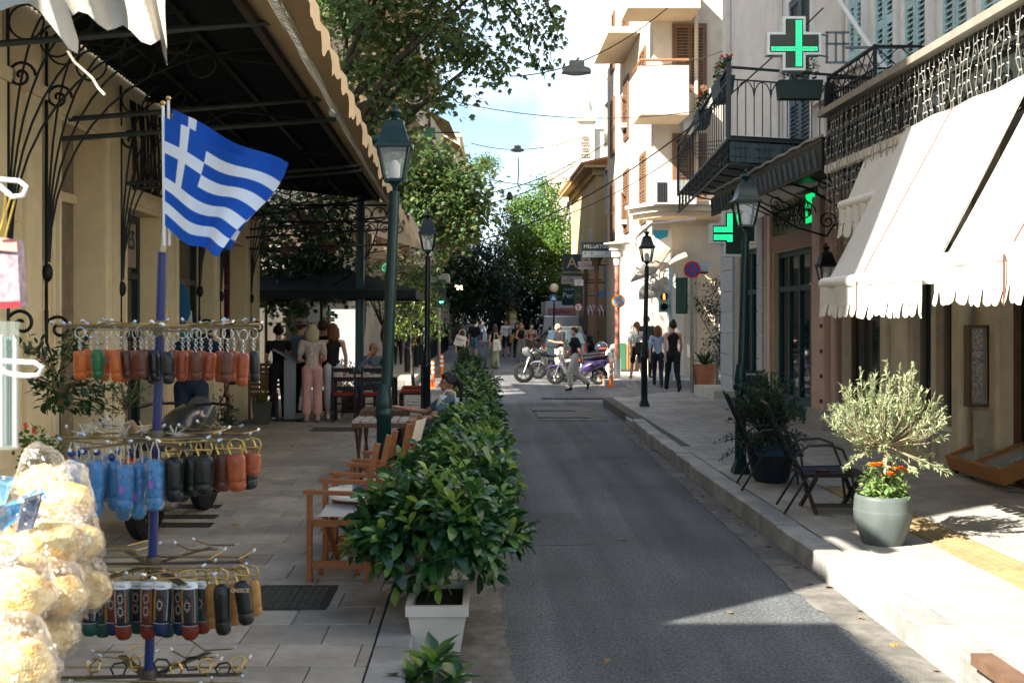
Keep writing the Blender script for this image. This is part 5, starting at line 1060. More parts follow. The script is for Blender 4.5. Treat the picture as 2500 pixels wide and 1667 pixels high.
cup_lamp('faded pink post with cream cup lamp carrying the orange parking sign', 1507, 921, 596, 32.6, 1.0, m_ppk, m_ivory)
cup_lamp('dark pink post with brown cup lamp in front of the hanging black sign', 1456, 880, 624, 45, 1.0, mat('dusty_pink_shade', (.20, .09, .08), .7, var=.25), mat('brown_shade', (.15, .10, .07), .6))
cup_lamp('farther dusty pink post with small brown cup lamp', 1430, 870, 639, 52, .9, mat('dusty_pink_shade', (.2, .09, .08), .7), mat('brown_shade', (.15, .1, .07), .6))
t = thing('globe_lamp', 'round cream globe lamp above the blue pedestrian sign', 'street lamp', P(1353, 860, 46)); MB().sph(P(1353, 703, 46), .19, 16, 10).build('globe', m_ivory, t); MB().tube([P(1353, 714, 46), P(1351, 870, 46)], .035, 8).build('pole', m_iron, t)
# ------------------------------------------------------------------ signs
m_sblue = mat('sign_blue', (.01, .10, .42), .45); m_slblue = mat('sign_light_blue', (.06, .30, .55), .45); m_sred = mat('sign_red', (.45, .03, .02), .45); m_sor = mat('sign_orange', (.75, .22, .02), .45); m_swh = mat('sign_white', (.75, .75, .73), .5)
def disc(b, c, r, y0, n=28, m=0):
    b.prism([(c.x+r*math.cos(2*math.pi*k/n), c.y-y0, c.z+r*math.sin(2*math.pi*k/n)) for k in range(n)], (0, .004, 0), m)
def round_sign(label, px, py, Y, rpx, ring_m, face_m, kind, pole=None, squash=1):
    c = P(px, py, Y); r = rpx*Y/F; t = thing('road_sign', label, 'road sign', c)
    q = MB(); disc(q, c, r, .0); q.build('rim', ring_m, t, None); 
    if kind == 'bluex':
        q = MB(); q.m = 0
        for k in range(4):
            a0 = math.pi/2*k-math.pi/4+.17+math.pi/2*0; a1 = a0+math.pi/2-.34
            pts = [(c.x+r*.12*math.cos((a0+a1)/2), c.y-.012, c.z+r*.12*math.sin((a0+a1)/2))]+[(c.x+r*.76*math.cos(a0+(a1-a0)*s/6), c.y-.012, c.z+r*.76*math.sin(a0+(a1-a0)*s/6)) for s in range(7)]
            q.prism(pts, (0, .004, 0))
        q.build('blue_segments', face_m, t, None)
    elif kind == 'turn':
        q = MB(); disc(q, c, r*.8, .008); q.build('face', m_swh, t, None); q = MB(); q.box(c.x-r*.25, c.x-r*.1, c.y-.016, c.y-.012, c.z-r*.55, c.z+r*.35); q.box(c.x-.1*r, c.x+.45*r, c.y-.016, c.y-.012, c.z+r*.2, c.z+r*.35); q.build('arrow', m_black, t, None)
        q = MB(); q.bar((c.x-r*.6, c.y-.02, c.z+r*.6), (c.x+r*.6, c.y-.02, c.z-r*.6), r*.12, .004, up=(0, 1, 0)); q.build('slash', m_sred, t, None)
    elif kind == 'walk':
        q = MB(); q.prism([(c.x-r*.6, c.y-.012, c.z-r*.45), (c.x+r*.6, c.y-.012, c.z-r*.45), (c.x, c.y-.012, c.z+r*.65)], (0, .004, 0)); q.build('face', m_swh, t, None)
        q = MB(); q.obox((c.x, c.y-.018, c.z-.05*r), (r*.14, .004, r*.5)); q.obox((c.x-.12*r, c.y-.018, c.z-.3*r), (r*.12, .004, r*.3)); q.build('figure', m_black, t, None)
    if pole: MB().tube([(c.x, c.y+.05, c.z+r*.6), (c.x+pole[0]*0+(pole[1]-px)*Y/F, c.y+.05, 0.02)], pole[0], 10).build('pole', pole[2], t)
    return t
m_galv = mat('galvanised', (.28, .27, .25), .55, .4, var=.2, vs=8)
round_sign('blue no stopping sign with red cross and rim on the grey post', 1690, 658, 26.8, 20.5, m_sred, m_sblue, 'bluex', (.05, 1691, m_galv))
round_sign('sunlit no stopping sign with orange rim on the faded pink post', 1510, 735, 32.4, 16.5, m_sor, m_slblue, 'bluex')
round_sign('no stopping sign half hidden in the citrus leaves on the left', 1041, 738, 29.3, 14, m_sred, m_sblue, 'bluex', (.045, 1036, m_galv))
round_sign('small no right turn sign under the far dark traffic light', 1412, 750, 46, 10, m_sred, None, 'turn', (.03, 1412, m_galv))
round_sign('blue pedestrian sign below the cream globe lamp', 1351, 728, 45.8, 9.5, m_sblue, None, 'walk')
def hang_sign(label, px0, px1, py0, py1, Y, bg_, parts, nm='hanging_sign', dep=.12, br=True):
    a, b_ = P(px0, py0, Y), P(px1, py1, Y); t = thing(nm, label, 'sign', a); MB().box(a.x, b_.x, Y, Y+dep, b_.z, a.z).build('board', bg_, t, None)
    w_, h_ = b_.x-a.x, a.z-b_.z
    for k, (kind, u, v, s, m, txt) in enumerate(parts):
        x, z = a.x+w_*u, a.z-h_*v
        if kind == 't': text('lettering', txt, m, s*h_, FR(x, Y-.012, z), t, .004, sx=1)
        elif kind == 'b': MB().box(a.x+w_*u, a.x+w_*s[0], Y-.008, Y-.001, a.z-h_*s[1], a.z-h_*v).build('panel', m, t, None)
        elif kind == 'd': q = MB(); disc(q, Vector((x, Y, z)), s*h_, .02, 12); q.build('emblem', m, t, None)
    if br: MB().tube([(b_.x, Y+.05, (a.z+b_.z)/2), (b_.x+.9, Y+.05, (a.z+b_.z)/2)], .025, 5).build('bracket', m_iron, t)
    return t
m_sdk = mat('sign_dark', (.02, .045, .06), .5); m_spale = mat('sign_pale', (.45, .52, .54), .5); m_sgold = mat('sign_gold', (.5, .38, .18), .5); m_str = mat('sign_text_red', (.35, .03, .04), .5)
hang_sign('dark hanging shop sign reading MELiaRTOS above a pale strip of emblems', 1420, 1491, 591, 629, 44, m_sdk, [('t', .5, .30, .33, m_swh, 'MELiaRTOS'), ('b', .02, .58, (.98, .98), m_spale, ''), ('d', .12, .72, .06, mat('e_red', (.3, .05, .05), .5), ''), ('d', .35, .72, .06, m_black, ''), ('d', .85, .72, .06, m_slblue, ''), ('t', .55, .88, .12, m_sdk, 'artos  kafes  glyka')])
hang_sign('square dark hanging sign with a big gold letter A', 1375, 1418, 621, 672, 48, m_sdk, [('t', .5, .42, .75, m_sgold, 'A'), ('t', .5, .86, .14, m_sgold, 'ANDROULAKIS')])
hang_sign('white s.Oliver sign directly below the dark hanging sign', 1411, 1456, 638, 657, 46, mat('sign_greywhite', (.5, .5, .49), .5), [('t', .5, .5, .8, m_str, 's.Oliver')])
hang_sign('second s.Oliver sign lower and farther left', 1371, 1421, 675, 693, 50, mat('sign_greywhite', (.5, .5, .49), .5), [('t', .5, .5, .75, m_str, 's.Oliver')])
hang_sign('small white three-line notice sign beside the lower red-lettered sign', 1403, 1424, 683, 697, 45, m_swh, [('t', .5, .22, .26, m_sdk, 'ELLINIKA'), ('t', .5, .52, .26, m_sdk, 'PROIONTA'), ('t', .5, .8, .26, m_sdk, 'GIFTS')])
hang_sign('dark green sign with a script word near the globe lamp', 1372, 1412, 698, 745, 60, mat('deep_green_sign', (.015, .05, .045), .5), [('t', .4, .5, .4, m_swh, 'Peri'), ('t', .6, .18, .2, m_spale, 'ANDROU')])
hang_sign('blue street name plate on the ochre house', 1461, 1481, 711, 724, 59, m_slblue, [('t', .6, .3, .3, m_swh, 'ODOS'), ('t', .6, .7, .3, m_swh, 'PEIRAIOS')], br=False)
hang_sign('weathered blue and white street name plate on the sunlit corner wall', 1706, 1728, 641, 668, 33.2, mat('plate_blue_pale', (.25, .42, .55), .5), [('t', .5, .22, .26, m_swh, 'ODOS'), ('t', .5, .5, .24, m_swh, 'ADRIANOU'), ('t', .5, .78, .26, m_swh, 'ADRIANOS')], br=False)
hang_sign('red shop sign behind the second lantern on the left', 1073, 1118, 578, 603, 52, mat('sign_crimson', (.42, .04, .06), .5), [('t', .35, .2, .34, m_swh, 'KAZI'), ('t', .5, .55, .24, m_swh, 'KOSMIMATA'), ('t', .5, .82, .2, m_swh, 'gold & silver')])
hang_sign('small blue sign high on the left far facade', 1036, 1052, 580, 592, 52, m_slblue, [('t', .5, .5, .6, m_swh, 'TAXI')])
hang_sign('narrow vertical blue sign with white letters on the left far facade', 1162, 1173, 589, 622, 60, m_sblue, [('t', .5, .3, .22, m_swh, 'I'), ('t', .5, .6, .22, m_swh, 'T'), ('t', .5, .85, .22, m_swh, 'E')])
hang_sign('green-white board on the house behind the plane tree', 1038, 1062, 312, 335, 40, mat('green_awn', (.03, .13, .06), .6), [])
t = thing('round_shop_sign', 'oval green shop emblem on the pale arcade wall behind the citrus tree', 'sign', P(945, 655, 27)); q = MB(); disc(q, P(945, 655, 27), .16, .0, 20); q.build('rim', m_iron, t, None); q = MB(); disc(q, P(945, 655, 27), .13, .01, 20); q.build('face', mat('emblem_green', (.03, .2, .12), .5), t, None)
t = thing('striped_awning', 'small red and white striped awning over the far corner shop', 'awning', P(1430, 745, 58))
b = MB(); a0, a1 = P(1429, 745, 59), P(1478, 760, 57.8)
for k in range(10): 
    u0, u1 = k/10, (k+1)/10; x = lambda u, o=0: a0.x+(a1.x-a0.x)*u
    b.add([(x(u0), 59, a0.z), (x(u1), 59, a0.z), (x(u1), 57.6, a1.z), (x(u0), 57.6, a1.z), (x(u1), 57.6, a1.z-.22), (x(u0), 57.6, a1.z-.22)], [(0, 1, 2, 3), (3, 2, 4, 5)], m=k % 2)
b.build('cloth', [m_awn, mat('awning_red', (.35, .05, .05), .7)], t, None)
# yellow sandwich board + folded beige parasol far away
t = thing('sandwich_board', 'yellow advertising board with white notices among the far walkers', 'board', P(1252, 800, 58)); a, b_ = P(1243, 760, 58), P(1262, 822, 58); MB().box(a.x, b_.x, 58, 58.08, b_.z-.3, a.z).build('board', mat('yellow_board', (.65, .42, .03), .5), t, None); q = MB(); [q.box(a.x+.06, b_.x-.06, 57.97, 57.999, a.z-.35-k*.28, a.z-.14-k*.28) for k in range(4)]; q.build('notices', m_swh, t, None)
t = thing('folded_parasol', 'folded beige parasol standing beside the yellow board', 'parasol', P(1245, 840, 60)); q = MB(); q.lathe([(.05, 0), (.22, .2), (.26, .7), (.16, 1.5), (.22, 1.65), (.1, 1.85), (.02, 1.9)], 9, P(1245, 800, 60)+EZ*.05); q.build('canvas', mat('beige_canvas', (.30, .2, .11), .8, var=.2), t); MB().tube([P(1245, 860, 60), P(1245, 800, 60)], .04, 6).build('pole', m_iron, t)
# lit string of warm bulbs
q = MB(); [q.sph(P(1112+R.uniform(0, 16), 698+R.uniform(0, 9), 52), R.uniform(.03, .06), 6, 4) for _ in range(9)]; tag(q.build('warm_bulbs', mat('warm_bulb', (1, .7, .4), .5, emit=(1, .62, .3), es=2.2), None), 'cluster of lit warm bulbs under the far left trees', 'lights')
# traffic lights
m_tl = mat('traffic_green', (.02, .07, .055), .5, var=.15)
def tlight(label, px, py, Y, n, w_, lit=None, pole=None, rz=0):
    c = P(px, py, Y); t = thing('traffic_light', label, 'traffic light', c); M = Matrix.Translation(c) @ Matrix.Rotation(rz, 4, 'Z'); h = n*w_*1.15
    q = MB().box(-w_/2, w_/2, 0, w_*.7, -h/2, h/2); q.box(-w_*.62, w_*.62, w_*.3, w_*.34, -h/2-.03, h/2+.03) if n == 3 else None; q.xf(M).build('housing', m_tl if n == 3 else mat('traffic_pale', (.22, .33, .30), .5), t, None)
    for k in range(n):
        z = h/2-w_*.575-k*w_*1.15; q = MB(); pts = [(w_*.4*math.cos(a), -.012, z+w_*.4*math.sin(a)) for a in [2*math.pi*j/18 for j in range(18)]]; q.prism(pts, (0, .01, 0)); q.xf(M).build('lens', mat('lens_dark', (.01, .012, .014), .2), t, None)
        q = MB(); q.tube([(0, -w_*.01-j*w_*.05, z) for j in (0, 9)], w_*.43, 14, cap=False) if n == 3 or 1 else 0
        v = MB()
        for j in range(9): a0, a1 = math.pi*j/9, math.pi*(j+1)/9; r = w_*.44; v.add([(r*math.cos(a0), -.01, z+r*math.sin(a0)), (r*math.cos(a1), -.01, z+r*math.sin(a1)), (r*math.cos(a1), -w_*.6, z+r*math.sin(a1)), (r*math.cos(a0), -w_*.6, z+r*math.sin(a0))], [(0, 1, 2, 3)])
        v.xf(M).build('hood', m_tl, t, None)
        if lit and lit[0] == k:
            q = MB()
            if lit[1] == 'man': s = w_*.3; q.sph((0, -.02, z+s*.85), (s*.28, .01, s*.28), 8, 5); q.box(-s*.35, s*.35, -.03, -.014, z-s*.15, z+s*.5); q.box(-s*.28, -s*.04, -.03, -.014, z-s*1.0, z-s*.16); q.box(s*.04, s*.28, -.03, -.014, z-s*1.0, z-s*.16)
            else: s = w_*.3; q.prism([(-s, -.02, z), (-s*.2, -.02, z+s*.7), (-s*.2, -.02, z+s*.25), (s, -.02, z+s*.25), (s, -.02, z-s*.25), (-s*.2, -.02, z-s*.25), (-s*.2, -.02, z-s*.7)], (0, .006, 0))
            col = (1, .16, .02) if lit[1] == 'man' else (.05, 1, .45); q.xf(M).build('lit_symbol', mat('lit_'+lit[1], col, .5, emit=col, es=3.0), t, None)
    if pole: MB().tube([P(pole[0], pole[1], Y+.15), P(pole[0], pole[2], Y+.15)], .055, 8).build('pole', pole[3], t)
tlight('pedestrian light showing the red figure', 1621, 737, 29.5, 2, .24, (0, 'man'), (1638, 650, 930, mat('pale_teal_pole', (.30, .42, .42), .5, var=.2)))
tlight('dark traffic light seen from behind beside the blue no stopping sign', 1667, 722, 27.2, 3, .24, None, None, rad(150))
tlight('dark three-lens traffic light on the far right pavement', 1412, 719, 46.5, 3, .30, None)
tlight('traffic light with a lit green arrow on the left pavement', 1077, 716, 38, 3, .26, (2, 'arrow'), (1072, 690, 870, m_galv))
tag(MB().box(P(1052, 0, 40).x, P(1095, 0, 40).x, 40, 42.5, P(0, 688, 40).z, P(0, 668, 40).z).build('flat_canopy', mat('grey_fascia', (.22, .23, .23), .6)), 'grey flat shop canopy above the green arrow light', 'canopy')
# cones, delineators, bollards
m_or = mat('cone_orange', (.80, .16, .02), .5, var=.1); m_refl = mat('reflective_white', (.7, .68, .66), .4)
def cone(label, px, py, h, r, thin=False, z=0.0):
    c = G(px, py, z); t = thing('traffic_cone' if not thin else 'delineator_post', label, 'traffic cone' if not thin else 'delineator', c)
    q = MB()
    if not thin: q.box(c.x-r*1.1, c.x+r*1.1, c.y-r*1.1, c.y+r*1.1, z, z+.03); q.build('base', m_or, t, None); rr = lambda u: r*(.86-.66*u)
    else: q.lathe([(r*1.9, 0), (r*1.7, .03), (r*1.1, .05)], 14, c); q.build('base', m_or, t, None); rr = lambda u: r*(1-.1*u)
    bands = [(.0, .3, 0), (.3, .5, 1), (.5, .68, 0), (.68, .84, 1), (.84, 1, 0)] if not thin else [(0, .45, 0), (.45, .55, 1), (.55, .66, 0), (.66, .76, 1), (.76, .87, 0), (.87, .93, 1), (.93, 1, 0)]
    MB().lathe([(rr(0), .03), (rr(1), .03+h)], 14, c).build('body', m_or, t, 50)
    for u0, u1, m in bands:
        if m: MB().lathe([(rr(u0)+.003, .03+h*u0), (rr(u1)+.003, .03+h*u1)], 14, c).build('reflective_band', m_refl, t, 50)
cone('squat orange traffic cone with white band by the left crossing corner', 1046, 946, .68, .20)
cone('orange flexible post just right of the traffic cone', 1057, 939, .66, .06, True)
cone('second orange flexible post farther from the traffic cone', 1078, 922, .72, .06, True)
cone('orange and white flexible post in front of the purple scooter', 1468, 939, .66, .06, True)
cone('rightmost orange flexible post by the far right kerb', 1492, 944, .66, .06, True)
bo = thing('bollard', 'dark bollard nearest in the row along the far left pavement', 'bollard', (-2.35, 36, .16), 'dark bollards along the far left pavement')
MB().lathe([(.09, 0), (.09, .68), (.10, .7), (.1, .76), (.05, .82)], 10).build('body', m_green2, bo, W=False)
for k in range(1, 13): dup(bo, (-2.35+.05*k, 36+k*1.75, .16), ORD[k]+' dark bollard counting from the crossing on the far left pavement')
# ------------------------------------------------------------------ planters and hedge
lf_h = leafmat('hedge_leaves', [(.007, .035, .014), (.013, .055, .018), (.025, .085, .022), (.07, .16, .03)], .3, .2)
lf_hy = leafmat('hedge_young_leaves', [(.06, .15, .03), (.12, .24, .04), (.22, .30, .05)], .3, .35)
m_pot = mat('planter_white', (.55, .50, .42), .7, var=.12, vs=5, stain=.15)
hl = obov()
def hedge_plant(label, cx, cy, w_, d_, z0, z1, nleaf, size, near):
    t = thing('hedge_shrub', label, 'shrub', (cx, cy, .45), 'potted shrubs in the street hedge')
    pos, dr, pos2, dr2 = [], [], [], []
    nr = int(nleaf/9)
    for k in range(nr):                                   # rosettes: whorls of leaves at branch ends
        a = NR.normal(size=3); a /= np.linalg.norm(a); a[2] = abs(a[2])*1.0-.35 if R.random() < .8 else a[2]
        rr = R.uniform(.72, 1.0) if R.random() < .8 else R.uniform(.3, .7)
        p = np.array([cx, cy, (z0+z1)/2])+a*rr*np.array([w_/2, d_/2, (z1-z0)/2]); ax = a+np.array([0, 0, .7]); ax /= np.linalg.norm(ax)
        u = np.cross(ax, [.3, .5, .8]); u /= np.linalg.norm(u); v = np.cross(ax, u); yg = R.random() < (.5 if a[2] > .2 else .15)
        for j in range(9):
            th = j*2.4; el = .25+.09*j; d = (u*math.cos(th)+v*math.sin(th))*math.cos(el)+ax*math.sin(el)-np.array([0, 0, .25])
            (pos2 if yg and j > 4 else pos).append(p+ax*.012*j); (dr2 if yg and j > 4 else dr).append(d)
    pos, dr = np.array(pos), np.array(dr); sz = NR.uniform(.75, 1.2, len(pos))*size
    if near:                                              # the largest leaves as parts of their own
        vis = np.argsort(pos[:, 1]-.3*pos[:, 2])[:near]; me = {}
        Rm = rots(dr, NR.uniform(-.5, .5, len(pos)))
        for var in range(4): tv, tf = obov(); tv = tv*[.9+.1*var, 1, .6+.5*var]; me[var] = arrmesh('leaf', tv, tf, lf_h)
        for i in vis:
            o = link('leaf', me[int(i) % 4], t, True); M = Matrix([list(Rm[i][r]) for r in range(3)]).to_4x4(); o.matrix_basis = Matrix.Translation(pos[i]) @ M @ Matrix.Scale(float(sz[i]), 4)
        keep = np.ones(len(pos), bool); keep[vis] = False
        leafobj('foliage', hl, pos[keep], dr[keep], sz[keep], lf_h, t, kind='stuff')
    else: leafobj('foliage', hl, pos, dr, sz, lf_h, t, kind='stuff')
    if pos2: leafobj('young_leaves', obov(), np.array(pos2), np.array(dr2)+[0, 0, .25], NR.uniform(.7, 1.1, len(pos2))*size*.9, lf_hy, t, kind='stuff')
    q = MB()
    for k in range(14): q.tube([(cx+R.uniform(-.06, .06), cy+R.uniform(-.06, .06), z0+.0), (cx+R.uniform(-.5, .5)*w_*.5, cy+R.uniform(-.5, .5)*d_*.5, (z0+z1)/2), (cx+R.uniform(-.5, .5)*w_*.8, cy+R.uniform(-.5, .5)*d_*.8, z1-.15)], [.013, .009, .004], 5)
    q.build('stems', mat('green_stem', (.07, .08, .03), .7), t); return t
def planter(label, cx, cy, w_=.33, d_=.62, h=.29, z=.06):
    t = thing('planter_box', label, 'planter', (cx, cy, 0), 'white tapered planters under the hedge'); q = MB()
    def fr(w, d, z): return [(cx-w/2, cy-d/2, z), (cx+w/2, cy-d/2, z), (cx+w/2, cy+d/2, z), (cx-w/2, cy+d/2, z)]
    L_ = fr(w_*.78, d_*.86, z)+fr(w_, d_, z+h-.06)+fr(w_+.03, d_+.03, z+h-.059)+fr(w_+.03, d_+.03, z+h)+fr(w_-.04, d_-.04, z+h)+fr(w_-.05, d_-.05, z+h-.05)
    q.add(L_, [(3, 2, 1, 0)]+[(4*a+k, 4*a+(k+1) % 4, 4*a+4+(k+1) % 4, 4*a+4+k) for a in range(5) for k in range(4)]); q.build('box', m_pot, t, None)
    MB().box(cx-w_/2+.03, cx+w_/2-.03, cy-d_/2+.03, cy+d_/2-.03, z+h-.07, z+h-.05).build('soil', mat('soil', (.05, .035, .02), .9), t, None)
    MB().box(cx-.1, cx+.12, cy-d_*.35, cy+d_*.35, 0.004, z).build('foot_block', m_conc, t, None)
pl = [(-.24, 6.6), (-.22, 8.0), (-.2, 9.35), (-.2, 10.8), (-.18, 12.4), (-.16, 14.2), (-.14, 16.2), (-.1, 18.2), (-.06, 20.2), (0, 22.2)]
for i, (x, y) in enumerate(pl): planter(('white tapered planter at the near end of the hedge' if i == 0 else ORD[i]+' planter from the camera under the street hedge'), x, y)
hd = [(-.27, 6.85, .98, 1.1, .35, .98, 2500, .13, 300), (-.20, 8.3, .86, 1.3, .45, 1.02, 1900, .125, 0), (-.14, 9.8, .76, 1.7, .45, 1.0, 1700, .12, 0), (-.10, 11.7, .68, 2.0, .5, 1.02, 1500, .12, 0), (-.10, 13.8, .66, 2.1, .5, 1.05, 1300, .115, 0), (-.08, 15.9, .64, 2.1, .5, 1.08, 1200, .11, 0), (-.08, 18.0, .7, 2.1, .5, 1.15, 1000, .11, 0)]
for i, a in enumerate(hd): hedge_plant('bushy glossy shrub nearest the camera above the white planter' if i == 0 else ORD[i]+' shrub from the camera in the glossy street hedge', *a)
# oleanders at the far end of the hedge
lf_ol = leafmat('oleander_leaves', [(.02, .06, .02), (.04, .10, .03), (.06, .12, .05)], .4, .25)
for i, (x, y, r_, z1) in enumerate([(-.25, 20.8, .42, 1.5), (-.05, 22.6, .4, 1.45), (-.3, 23.6, .38, 1.75)]):
    z1 -= [.35, .3, .42][i]; t = thing('oleander', ['oleander with narrow leaves beyond the glossy hedge', 'second oleander at the end of the planter row', 'tallest oleander at the far end of the planter row'][i], 'shrub', (x, y, .4), 'oleanders at the far end of the hedge'); pos, dr = [], []; q = MB()
    for k in range(30):
        a, e = R.uniform(0, 6.28), R.uniform(.1, 1); tip = np.array([x+math.cos(a)*r_*e, y+math.sin(a)*r_*e, z1-.5*e*e+R.uniform(-.15, .05)]); b0 = np.array([x, y, .42]); q.tube([b0, (b0+tip)/2+[0, 0, .1], tip], [.01, .007, .003], 4)
        for j in range(26): u = R.uniform(.35, 1.02); pos.append(b0+(tip-b0)*u+[0, 0, .1*math.sin(u*3)]); dr.append((tip-b0)/np.linalg.norm(tip-b0)*.7+NR.normal(size=3)*.6)
    leafobj('foliage', lance(.16, .1, .03), pos, dr, NR.uniform(.09, .15, len(pos)), lf_ol, t, kind='stuff'); q.build('stems', m_bark, t)
# small plant at the bottom edge
t = thing('young_shrub', 'small shrub with large glossy leaves poking up at the bottom of the photo', 'shrub', (-.22, 5.75, .02)); pos, dr = [], []
c0 = Vector((-.23, 5.62, .13)); q = MB(); mes = [arrmesh('leaf', *lance(.42, .12+.1*v_, .07), lf_hy if v_ == 1 else lf_h) for v_ in range(3)]
for (dx, dy, dz, s) in ((.0, 0, .10, 1), (-.11, .0, .0, .8), (.1, .05, -.02, .9), (.03, -.1, -.06, .8), (-.06, .12, .02, .7)):
    c = c0+Vector((dx, dy, dz)); q.tube([(c0.x, c0.y, .1), (c.x, c.y, c.z)], .01, 5)
    for j in range(9):
        th = j*2.4+dx*20; el = .15+.12*j; d = np.array([[math.cos(th)*math.cos(el), math.sin(th)*math.cos(el), math.sin(el)]]); Rm = rots(d, np.array([0.]))[0]
        o = link('leaf', mes[j % 3], t, True); o.matrix_basis = Matrix.Translation(c) @ Matrix([list(Rm[r]) for r in range(3)]).to_4x4() @ Matrix.Scale(.19*s, 4)
q.build('stem', mat('green_stem', (.07, .08, .03), .7), t)
planter('low near planter at the bottom edge holding the small shrub', -.22, 5.55, .33, .5, .12, .0)
# ------------------------------------------------------------------ right pot with olive and marigolds
c = G(2153, 1340, H); c.y += .23; c.x += .09
t = thing('plant_pot', 'large grey ribbed pot holding the olive tree and marigolds', 'plant pot', c)
k_ = F/c.y; sc = 150/k_/.5/1.0
prof = [(.185, 0), (.235, .12), (.262, .2), (.268, .26)]+[(.268-.004*(j % 2)-.0008*j, .27+.009*j) for j in range(12)]+[(.250, .385), (.235, .39), (.225, .37), (.222, .33)]
q = MB().lathe([(r*.84, z) for r, z in prof], 40, c); q.build('pot_body', mat('grey_green_pot', (.088, .108, .104), .55, var=.15, vs=9, stain=.12), t, 50)
MB().lathe([(.185, .325), (.02, .33)], 20, c).build('soil', mat('soil', (.05, .035, .02), .9), t)
lf_olv = leafmat('olive_leaves', [(.16, .22, .10), (.28, .34, .18), (.38, .42, .26), (.10, .16, .06)], .5, .25)
ol = thing('olive_tree', 'small silvery olive tree in the ribbed grey pot, lit by the sun', 'tree', c+EZ*.33)
q = MB(); top = c+Vector((.02, 0, .78)); q.tube([c+EZ*.32, c+Vector((.0, 0, .55)), top], [.02, .016, .014], 8)
pos, dr = [], []
for k in range(150):
    a = R.uniform(0, 6.28); rr = R.random()**.5; el = R.uniform(-.25, 1); L_ = .5
    tip = top+Vector((math.cos(a)*rr*.50*R.uniform(.75, 1.12)+.02, math.sin(a)*rr*.42, (.12+.62*(1-rr*rr*.8)*R.uniform(.3, 1.08)) if el > 0 else R.uniform(-.2, .15)))
    mid = top+(tip-top)*.5+Vector((math.cos(a)*.08, math.sin(a)*.08, -.02)); q.tube([top, mid, tip], [.006, .004, .002], 4)
    prev = mid
    for j in range(42):
        u = j/42; p = mid+(tip-mid)*u if j > 8 else top+(mid-top)*R.uniform(.5, 1); d = (tip-mid).normalized()+Vector([R.gauss(0, .65) for _ in range(3)]); pos.append(p+Vector([R.gauss(0, .006)]*3)); dr.append(d)
leafobj('foliage', lance(.24, .03, .03), pos, dr, NR.uniform(.032, .058, len(pos)), lf_olv, ol, kind='stuff'); q.build('trunk', mat('olive_bark', (.25, .2, .13), .8, var=.2), ol)
mg = thing('marigolds', 'orange marigolds with pale green leaves at the foot of the olive tree', 'flowers', c+EZ*.33)
pos, dr = [], []; q = MB(); fl = MB(); lf_mg = leafmat('marigold_leaves', [(.10, .20, .06), (.20, .30, .10), (.28, .36, .14)], .5, .35)
for k in range(70):
    a = R.uniform(0, 6.28); rr = R.random()**.6*.2; h_ = R.uniform(.06, .34); b0 = c+Vector((math.cos(a)*rr*.5, math.sin(a)*rr*.5, .33)); tip = c+Vector((math.cos(a)*rr+.02, math.sin(a)*rr, .33+h_)); q.tube([b0, tip], .003, 4)
    for j in range(11): u = R.uniform(.1, 1); pos.append(b0+(tip-b0)*u); dr.append((R.gauss(0, 1), R.gauss(0, 1), R.gauss(0, .5)-.1))
leafobj('foliage', lance(.5, .15, .05), pos, dr, NR.uniform(.04, .08, len(pos)), lf_mg, mg, kind='stuff'); q.build('stems', mat('green_stem', (.07, .08, .03), .7), mg)
pm = [mat('marigold_orange', (.80, .24, .01), .6), mat('marigold_deep', (.72, .14, .005), .6)]
for (px, py) in [(2131, 1138), (2146, 1137), (2180, 1148), (2172, 1160), (2196, 1146), (2215, 1152), (2226, 1150)]:
    p = P(px, py, c.y-.12+R.uniform(-.08, .08)); b = MB()
    for ring_ in range(4):
        n = 12-2*ring_
        for j in range(n): a = 2*math.pi*j/n+ring_*.4; r0 = .046-.009*ring_; d = Vector((math.cos(a), math.sin(a), .25+.5*ring_)).normalized(); s = Vector((-math.sin(a), math.cos(a), 0))*.013; o = p+EZ*.004*ring_; b.add([o, o+d*r0*.8+s, o+d*r0, o+d*r0*.8-s], [(0, 1, 2, 3)], m=j % 2)
    b.build('blossom', pm, mg, None)
# dark pot with shrub beside the near right lamp
c = G(1897, 1183, H); c.y += .25
t = thing('plant_pot', 'tall dark tapered pot behind the black sling chairs', 'plant pot', c); MB().lathe([(.17, 0), (.2, .05), (.255, .3), (.27, .42), (.25, .43), (.24, .38)], 30, c).build('pot_body', mat('dark_pot', (.018, .024, .035), .5), t)
sh = thing('potted_shrub', 'dark unruly shrub growing in the dark pot by the lamp post', 'shrub', c+EZ*.4); pos, dr = [], []; q = MB()
for k in range(120):
    a, e = R.uniform(0, 6.28), R.random()**.6; tip = c+Vector((math.cos(a)*.52*e-.06, math.sin(a)*.4*e, .42+.85*(1-e*e*.6)*R.uniform(.4, 1)-(.35 if e > .85 else 0))); b0 = c+EZ*.4; q.tube([b0, (b0+tip)/2+EZ*.08, tip], [.008, .005, .002], 4)
    for j in range(34): u = R.uniform(.3, 1.03); p = b0+(tip-b0)*u+EZ*.1*math.sin(u*3); pos.append(p); dr.append((tip-b0).normalized()*.5+Vector([R.gauss(0, .6) for _ in range(3)]))
leafobj('foliage', lance(.3, .1, .03), pos, dr, NR.uniform(.035, .07, len(pos)), leafmat('shrub_dark', [(.015, .045, .022), (.03, .07, .03), (.05, .10, .04)], .4, .25), sh, kind='stuff'); q.build('stems', m_bark, sh)
